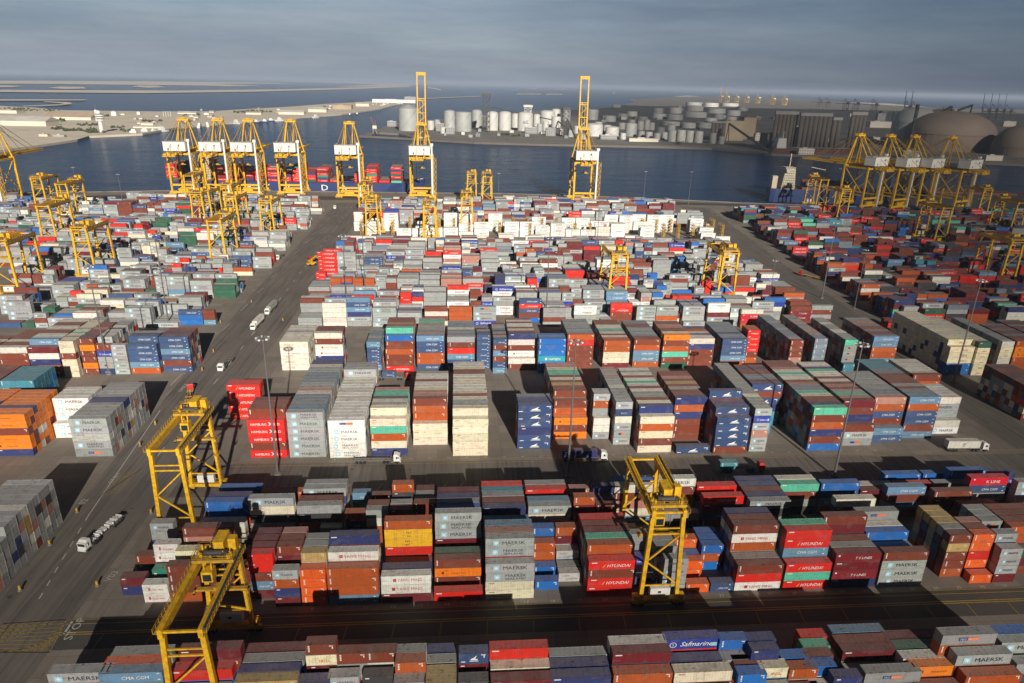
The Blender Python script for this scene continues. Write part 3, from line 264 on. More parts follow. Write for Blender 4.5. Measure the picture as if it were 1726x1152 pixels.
  'B': [(-87,242,1,2.88,15,15,15,15,15),(-87,244.5,1,2.88,20,14,0,40,14),(-71.2,212.6,1,2.88,16,10,16,16,16),(-71.2,215.1,1,2.88,19,2,0,2,11,10),(-71.2,217.6,1,2.88,11,11,31,10,2,10),(-71.2,220.1,1,2.88,10,21,2,2,10,10),(-71.2,222.6,1,2.88,7,7,40,21,21,18),(-58,212.3,1,2.88,0,0,0,0,0,1),(-58,214.8,1,2.88,4,0,2,31,4,21),(-58,217.3,1,2.88,40,0,2,0,3,41),(-58,219.8,1,2.88,2,0,2,34,2,41),(-58,222.3,1,2.88,40,3,2,0,6,41),(-58,224.8,1,2.88,3,2,3,0,2,41),(-58,227.3,1,2.88,2,34,31,0,3,6),(-58,229.8,1,2.88,6,6,19,4,2,40),(-58,232.3,1,2.88,2,2,6,2,2,2),(-58,234.8,1,2.88,0,3,34,10,2,2),(-58,237.3,1,2.88,6,3,2,3,2,41),(-58,239.8,1,2.88,10,2,0,6,6,41),(-58,242.3,1,2.88,3,10,2,6,0,41),(-58,244.8,1,2.88,4,19,3,6,19,41),(-58,247.3,1,2.88,2,2,10,34,2,2),(-58,249.8,1,2.88,2,19,3,0,2,2),(-58,252.3,1,2.88,40,2,2,2,10,6),(-58,254.8,1,2.88,6,3,19,34,40,19),(-58,257.3,1,2.88,2,0,2,40,0,19),(-44.3,211.6,1,2.88,8,8,5,5,9),(-44.3,214.1,1,2.88,3,0,31,0,6),(-44.3,216.6,1,2.88,2,4,0,4,5),(-44.3,219.1,1,2.88,2,0,34,2,6),(-44.3,221.6,1,2.88,2,3,2,0,6),(-44.3,224.1,1,2.88,2,3,19,4,5),(-44.3,226.6,1,2.88,0,6,10,34,6),(-44.3,229.1,1,2.88,0,2,34,10,6),(-44.3,231.6,1,2.88,2,2,2,3,5),(-44.3,234.1,1,2.88,6,19,31,0,6),(-44.3,236.6,1,2.88,2,6,6,6,6),(-44.3,239.1,1,2.88,2,2,31,0,5),(-44.3,241.6,1,2.88,2,2,31,2,6),(-44.3,244.1,1,2.88,2,2,19,31,6),(-44.3,246.6,1,2.88,0,2,6,2,6),(-44.3,249.1,1,2.88,5,5,5,5,5,0),(-44.3,251.6,1,2.88,0,0,0,19,2,2),(-44.3,254.1,1,2.88,2,3,34,40,6,2),(-30.3,212.5,1,2.88,19,7,11,24,7),(-30.3,215,1,2.88,2,7,7,6,7,7),(-30.3,217.5,1,2.88,2,2,7,6,7,2),(-30.3,220,1,2.88,2,6,6,7,2,6),(-30.3,222.5,1,2.88,2,7,7,7,7,31),(-30.3,225,1,2.88,2,7,7,2,2,24),(-30.3,227.5,1,2.88,7,2,7,7,2,24),(-30.3,230,1,2.88,7,2,7,2,6,40),(-16.3,219.6,1,2.88,7,7,7),(-16.3,222.1,1,2.88,7,7,11,11,11,10),(-16.3,224.6,1,2.88,10,2,7,2,7,40),(-16.3,227.1,1,2.88,7,6,10,7,7,40),(-16.3,229.6,1,2.88,7,7,2,7,6,7),(-16.3,232.1,1,2.88,7,7,2,6,6,6),(-16.3,234.6,1,2.88,7,7,7,6,10,6),(-16.3,237.1,1,2.88,2,10,7,6,7,10),(-16.3,239.6,1,2.88,7,2,2,6,6,6),(-16.3,242.1,1,2.88,6,2,10,10,2,6),(-16.3,244.6,1,2.88,7,7,10,7,6,2),(-2.1,211.4,1,2.88,7,7,7,7,7),(-2.1,213.9,1,2.88,7,10,7,2,2,7),(-2.1,216.4,1,2.88,7,7,2,2,2,2),(-2.1,218.9,1,2.88,7,7,7,7,7,2),(-2.1,221.4,1,2.88,2,7,10,2,10,7),(-2.1,223.9,1,2.88,7,7,6,7,7,10),(-2.1,226.4,1,2.88,10,7,7,2,2,7),(-2.1,228.9,1,2.88,6,7,7,10,6,6),(-2.1,231.4,1,2.88,2,2,7,2,7,6),(-2.1,233.9,1,2.88,6,10,10,6,2,6),(-2.1,236.4,1,2.88,10,10,2,2,6,7),(-2.1,238.9,1,2.88,7,7,10,2,7,6),(-2.1,241.4,1,2.88,2,2,7,2,7,6),(-2.1,243.9,1,2.88,10,10,2,7,10,10),(-2.1,246.4,1,2.88,6,7,10,6,7,10),(-2.1,248.9,1,2.88,2,7,2,6,7,7),(-2.1,251.4,1,2.88,2,7,10,10,7,6),(-2.1,253.9,1,2.88,10,2,7,7,2,6),(20.8,215.5,1,2.88,28,28,19,28,28,28),(20.8,218,1,2.88,10,0,14,0,19,19),(20.8,220.5,1,2.88,14,11,11,6,0,28),(20.8,223,1,2.88,0,11,11,10,11,41),(34.8,222.6,1,2.88,12,10,12),(34.8,225.1,1,2.88,10,12,10,11,10),(34.8,227.6,1,2.88,20,2,2,11,7,10),(34.8,230.1,1,2.88,18,2,31,0,7,10),(34.8,232.6,1,2.88,10,19,40,0,10,34),(34.8,235.1,1,2.88,18,10,31,6,10,10),(34.8,237.6,1,2.88,10,7,21,0,21,7),(34.8,240.1,1,2.88,22,31,18,31,7,10),(34.8,242.6,1,2.88,2,40,0,10,7,24),(34.8,245.1,1,2.88,10,10,10,18,11,24),(34.8,247.6,1,2.88,22,40,10,11,0,7),(34.8,250.1,1,2.88,20,11,11,18,11,40),(34.8,252.6,1,2.88,11,10,14,22,6,40),(49.2,222,0,2.88,1,6,6),(49.2,224.5,0,2.88,18,20,0,2,11,0),(49.2,227,0,2.88,2,2,2,0,0,0),(56,217.6,0,2.88,0,4,0,6,36,0),(56,220.1,0,2.88,14,31,2,18,10,2),(56,222.6,0,2.88,0,19,10,21,18,2),(56,225.1,0,2.88,31,22,20,2,2,2),(56,227.6,0,2.88,0,6,2,22,18,2),(56,230.1,0,2.88,7,19,10,0,21,6),(56,232.6,0,2.88,11,7,6,22,40,2),(56,235.1,0,2.88,2,40,2,2,21,2),(56,237.6,0,2.88,40,11,14,11,31,2),(56,240.1,0,2.88,0,2,11,21,19,40),(56,242.6,0,2.88,22,11,6,10,0,2),(56,245.1,0,2.88,0,14,0,0,11,2),(56,247.6,0,2.88,7,2,10,40,20,40),(63.5,211.5,1,2.88,7,10,7,11,7),(63.5,214,1,2.88,2,14,11,0,21,19),(63.5,216.5,1,2.88,14,0,11,10,11,7),(63.5,219,1,2.88,14,21,21,10,10,10),(63.5,221.5,1,2.88,11,10,2,10,0,2),(63.5,224,1,2.88,22,21,0,18,21,2),(63.5,226.5,1,2.88,10,2,21,10,7,6),(63.5,229,1,2.88,40,11,0,22,14,10),(63.5,231.5,1,2.88,19,10,18,20,0,6),(63.5,234,1,2.88,2,2,0,31,40,24),(63.5,236.5,1,2.88,0,10,40,20,21,6),(63.5,239,1,2.88,0,11,11,40,18,10),(63.5,241.5,1,2.88,21,10,2,22,0,6),(63.5,244,1,2.88,20,2,2,14,22,2),(63.5,246.5,1,2.88,10,0,11,10,18,6),(78.5,220.5,1,2.88,10,10,10,19,11,19),(78.5,223,1,2.88,11,18,40,7,22,10),(78.5,225.5,1,2.88,11,11,2,11,18,10),(78.5,228,1,2.88,6,20,31,0,0,2),(78.5,230.5,1,2.88,31,2,18,0,18,10),(78.5,233,1,2.88,2,0,2,2,10,34),(78.5,235.5,1,2.88,18,11,31,18,2,10),(78.5,238,1,2.88,6,0,11,7,11,40),(78.5,240.5,1,2.88,19,10,40,40,0,10),(78.5,243,1,2.88,2,10,14,7,7,10),(77.3,210.3,1,2.88,28),(90.6,209.8,1,2.88,10,28,28,28,28),(90.6,212.3,1,2.88,6,6,22,31,11,28),(90.6,214.8,1,2.88,31,14,10,11,0,19),(90.6,217.3,1,2.88,22,21,11,21,19,10),(90.6,219.8,1,2.88,10,19,10,10,19,28,28),(104.4,211,0,2.88,0,0,40,0,29,0),(104.4,213.5,0,2.88,0,11,2,10,10,2),(104.4,216,0,2.88,6,2,11,21,11,2),(104.4,218.5,0,2.88,21,7,18,14,22,2),(104.4,221,0,2.88,22,14,31,10,2,6),(104.4,223.5,0,2.88,7,6,10,40,6,2),(104.4,226,0,2.88,18,19,10,2,40,2),(104.4,228.5,0,2.88,10,6,0,2,2,2),(104.4,231,0,2.88,2,22,2,20,0,2),(104.4,233.5,0,2.88,20,21,2,11,10,2),(104.4,236,0,2.88,2,2,7,10,22,2),(104.4,238.5,0,2.88,19,21,7,11,2,2),(104.4,241,0,2.88,0,19,40,31,40,2),(104.4,243.5,0,2.88,18,10,11,22,10,2),(104.4,246,0,2.88,0,21,10,18,10,2),(104.4,248.5,0,2.88,2,2,0,2,18,2),(104.4,251,0,2.88,18,6,6,11,22,2),(111.8,224,0,2.88,23,23),(111.8,231.5,1,2.88,23,23,19,28,10,28),(111.8,234,1,2.88,10,10,31,31,18,18),(111.8,236.5,1,2.88,31,31,31,31,2,41),(111.8,239,1,2.88,10,18,22,2,10,41),(111.8,241.5,1,2.88,14,2,0,40,19,10),(111.8,244,1,2.88,10,2,2,20,10,10),(111.8,246.5,1,2.88,10,21,10,11,2,19),(111.8,249,1,2.88,20,20,2,0,20,10),(126,211,1,2.88,22,10,19,11,10,24),(126,213.5,1,2.88,2,2,0,20,18,19),(126,216,1,2.88,0,21,10,11,18,10),(126,218.5,1,2.88,22,2,11,10,2,10),(126,221,1,2.88,21,21,40,18,2,7),(126,223.5,1,2.88,2,14,7,11,10,24),(126,226,1,2.88,2,40,2,19,0,41),(126,228.5,1,2.88,31,21,19,0,11,41),(126,231,1,2.88,2,10,40,0,21,40),(126,233.5,1,2.88,0,10,40,18,14,10),(126,236,1,2.88,10,6,0,19,10,6),(126,238.5,1,2.88,10,31,19,6,11,6),(126,241,1,2.88,7,18,14,31,40,24),(126,243.5,1,2.88,21,2,20,21,40,6),(126,246,1,2.88,18,10,2,6,11,40),(126,248.5,1,2.88,0,22,10,40,6,10),(126,251,1,2.88,2,10,31,14,0,10),(126,253.5,1,2.88,10,14,21,2,14,10),(140,214,1,2.88,4,0,10),(140,216.5,1,2.88,4,0,10,19,10,18),(140,219,1,2.88,19,10,11,0,22,40),(140,221.5,1,2.88,10,10,10,6,22,24),(140,224,1,2.88,6,2,18,11,0,2),(140,226.5,1,2.88,21,11,31,18,7,10),(140,229,1,2.88,10,22,2,11,10,40),(140,231.5,1,2.88,7,11,10,20,11,10),(140,234,1,2.88,21,0,2,19,21,6),(140,236.5,1,2.88,10,14,2,19,0,10),(140,239,1,2.88,18,14,0,6,14,6),(140,241.5,1,2.88,10,18,10,31,2,6),(140,244,1,2.88,11,11,11,18,22,24),(140,246.5,1,2.88,22,19,22,22,10,19),(140,249,1,2.88,22,7,18,21,2,6),(140,251.5,1,2.88,31,20,21,0,0,6),(153.4,216.5,1,2.88,20,21),(153.4,219,1,2.88,20,21,10,20,11,40),(153.4,221.5,1,2.88,10,18,14,10,11,41),(153.4,224,1,2.88,19,21,31,7,0,41),(153.4,226.5,1,2.88,2,10,18,0,11,2),(153.4,229,1,2.88,10,7,0,7,10,2),(153.4,231.5,1,2.88,10,10,11,11,11,2),(153.4,234,1,2.88,21,2,10,21,18,2),(153.4,236.5,1,2.88,11,2,14,22,22,2),(153.4,239,1,2.88,7,20,18,31,18,2),(153.4,241.5,1,2.88,10,2,19,6,14,2),(167,219,1,2.88,21,10,20,20,11,21),(167,221.5,1,2.88,31,10,0,18,11,41),(167,224,1,2.88,19,14,0,20,20,41),(167,226.5,1,2.88,18,11,0,0,40,10),(167,229,1,2.88,18,19,11,2,2,2),(167,231.5,1,2.88,21,10,20,14,11,10),(167,234,1,2.88,2,31,0,21,31,10),(167,236.5,1,2.88,22,18,0,11,20,10),(167,239,1,2.88,10,2,2,20,2,10),(167,241.5,1,2.88,6,7,22,10,0,41),(167,244,1,2.88,40,11,0,14,14,41),(167,246.5,1,2.88,31,19,2,10,10,23),(167,249,1,2.88,2,6,10,11,6,23),(167,251.5,1,2.88,22,2,10,2,14,23),(167,254,1,2.88,14,2,19,18,10,23),(179.6,222,1,2.88,5,6),(179.6,224.5,1,2.88,10,0,2,0,6),(179.6,227,1,2.88,11,0,2,10,6),(179.6,229.5,1,2.88,0,7,19,14,6),(179.6,232,1,2.88,11,21,2,11,5),(179.6,234.5,1,2.88,11,10,20,2,6),(186.5,246,1,2.88,2,6,10,11,10),(186.5,248.5,1,2.88,6,2,10,40,6),(186.5,251,1,2.88,2,20,7,0,6),(186.5,253.5,1,2.88,11,6,10,11,6),(186.5,256,1,2.88,10,18,0,0,6),(186.5,258.5,1,2.88,10,2,14,19,6),(186.5,261,1,2.88,2,31,6,10,6),(226,232,1,2.88,10,7,14,22,31),(226,234.5,1,2.88,20,19,14,11,10),(226,237,1,2.88,2,7,11,18,18),(226,239.5,1,2.88,0,10,7,7,10),(226,242,1,2.88,2,2,10,7,31),(226,244.5,1,2.88,11,10,2,2,18),(226,247,1,2.88,2,20,7,2,10),(226,249.5,1,2.88,11,0,2,2,10),(226,252,1,2.88,0,31,7,31,31),(226,254.5,1,2.88,31,6,2,18,10)],
  'BL': [(-130,215.3,1,2.88,4,1,3,0,0),(-130,217.8,1,2.88,40,2,0,2,2),(-130,220.3,1,2.88,6,3,2,10,2),(-130,222.8,1,2.88,2,31,2,40,2),(-130,225.3,1,2.88,2,3,2,2,2),(-130,227.8,1,2.88,40,19,2,2,19),(-130,230.3,1,2.88,3,34,6,6,19),(-130,232.8,1,2.88,3,3,6,2,2),(-130,235.3,1,2.88,2,2,2,40,3),(-130,237.8,1,2.88,3,2,6,2,2),(-130,240.3,1,2.88,2,2,19,2,2),(-130,242.8,1,2.88,0,10,40,2,2),(-143.6,229,1,2.88,5,5),(-143.6,231.5,1,2.88,5,5,5,5,5),(-143.6,234,1,2.88,4,2,4,2,6),(-143.6,236.5,1,2.88,19,6,2,0,6),(-143.6,239,1,2.88,2,19,2,34,6),(-143.6,241.5,1,2.88,19,2,3,7),(-143.6,244,1,2.88,2,19,2,6),(-156.5,216.5,1,2.62,19,12,12,10,12,12),(-156.5,219,1,2.62,12,10,18,12,18,12),(-156.5,221.5,1,2.62,6,12,6,12,12,19),(-156.5,224,1,2.62,10,12,6,12,12,12),(-156.5,226.5,1,2.62,12,12,12,12,12,12),(-156.5,229,1,2.62,12,12,18,12,12,12),(-156.5,231.5,1,2.62,12,12,12,12,12,12),(-156.5,234,1,2.62,12,12,12,12,12,12),(-169.3,217.5,1,2.62,6,12,6,6,12,12),(-169.3,220,1,2.62,6,12,12,12,12,12),(-169.3,222.5,1,2.62,6,12,12,6,6,12),(-169.3,225,1,2.62,12,10,18,10,18,19),(-169.3,227.5,1,2.62,6,6,12,18,12,12),(-169.3,230,1,2.62,12,12,10,12,6,12),(-169.3,232.5,1,2.62,18,10,12,12,6,12),(-169.3,235,1,2.62,10,12,12,12,12,12),(-175.2,254,1,2.88,23,23,23,23),(-175.2,256.5,1,2.88,23,23,23,23),(-175.2,259,1,2.88,23,22,23,23),(-175.2,261.5,1,2.88,22,22,23,23),(-175.2,264,1,2.88,23,22,23,23),(-175.2,266.5,1,2.88,23,23,22,23),(-188.2,255,1,2.88,23,23,23,18),(-188.2,257.5,1,2.88,23,23,23,10),(-188.2,260,1,2.88,23,23,23,18),(-188.2,262.5,1,2.88,23,23,23,18),(-188.2,265,1,2.88,22,23,23,10),(-188.2,267.5,1,2.88,23,23,23,10)],
  'G': [(-127.2,145,1,2.88,2,2,6,2),(-127.2,147.5,1,2.88,40,34,3,3),(-127.2,150,1,2.88,4,3,3,2),(-127.2,152.5,1,2.88,2,2,0,2),(-127.2,155,1,2.88,0,19,2,2,2),(-127.2,157.5,1,2.88,2,31,19,0,3),(-127.2,160,1,2.88,2,2,3,40,2),(-127.2,162.5,1,2.88,3,6,34,34,6),(-127.2,165,1,2.88,10,3,40,2,2),(-127.2,167.5,1,2.88,0,0,0,31,2),(-127.2,170,1,2.88,2,6,2,40,2),(-127.2,172.5,1,2.88,2,2,40,31,2),(-127.2,175,1,2.88,0,4,0,2,3),(-140.3,145,1,2.88,2,4,31,2),(-140.3,147.5,1,2.88,19,31,6,2),(-140.3,150,1,2.88,2,31,31,2),(-140.3,152.5,1,2.88,10,6,34,2),(-140.3,155,1,2.88,2,2,2,2),(-140.3,157.5,1,2.88,19,0,2,2),(-140.3,160,1,2.88,6,3,3,2),(-140.3,162.5,1,2.88,4,3,2,2),(-140.3,165,1,2.88,2,6,4,2),(-140.3,167.5,1,2.88,2,2,2,2)],
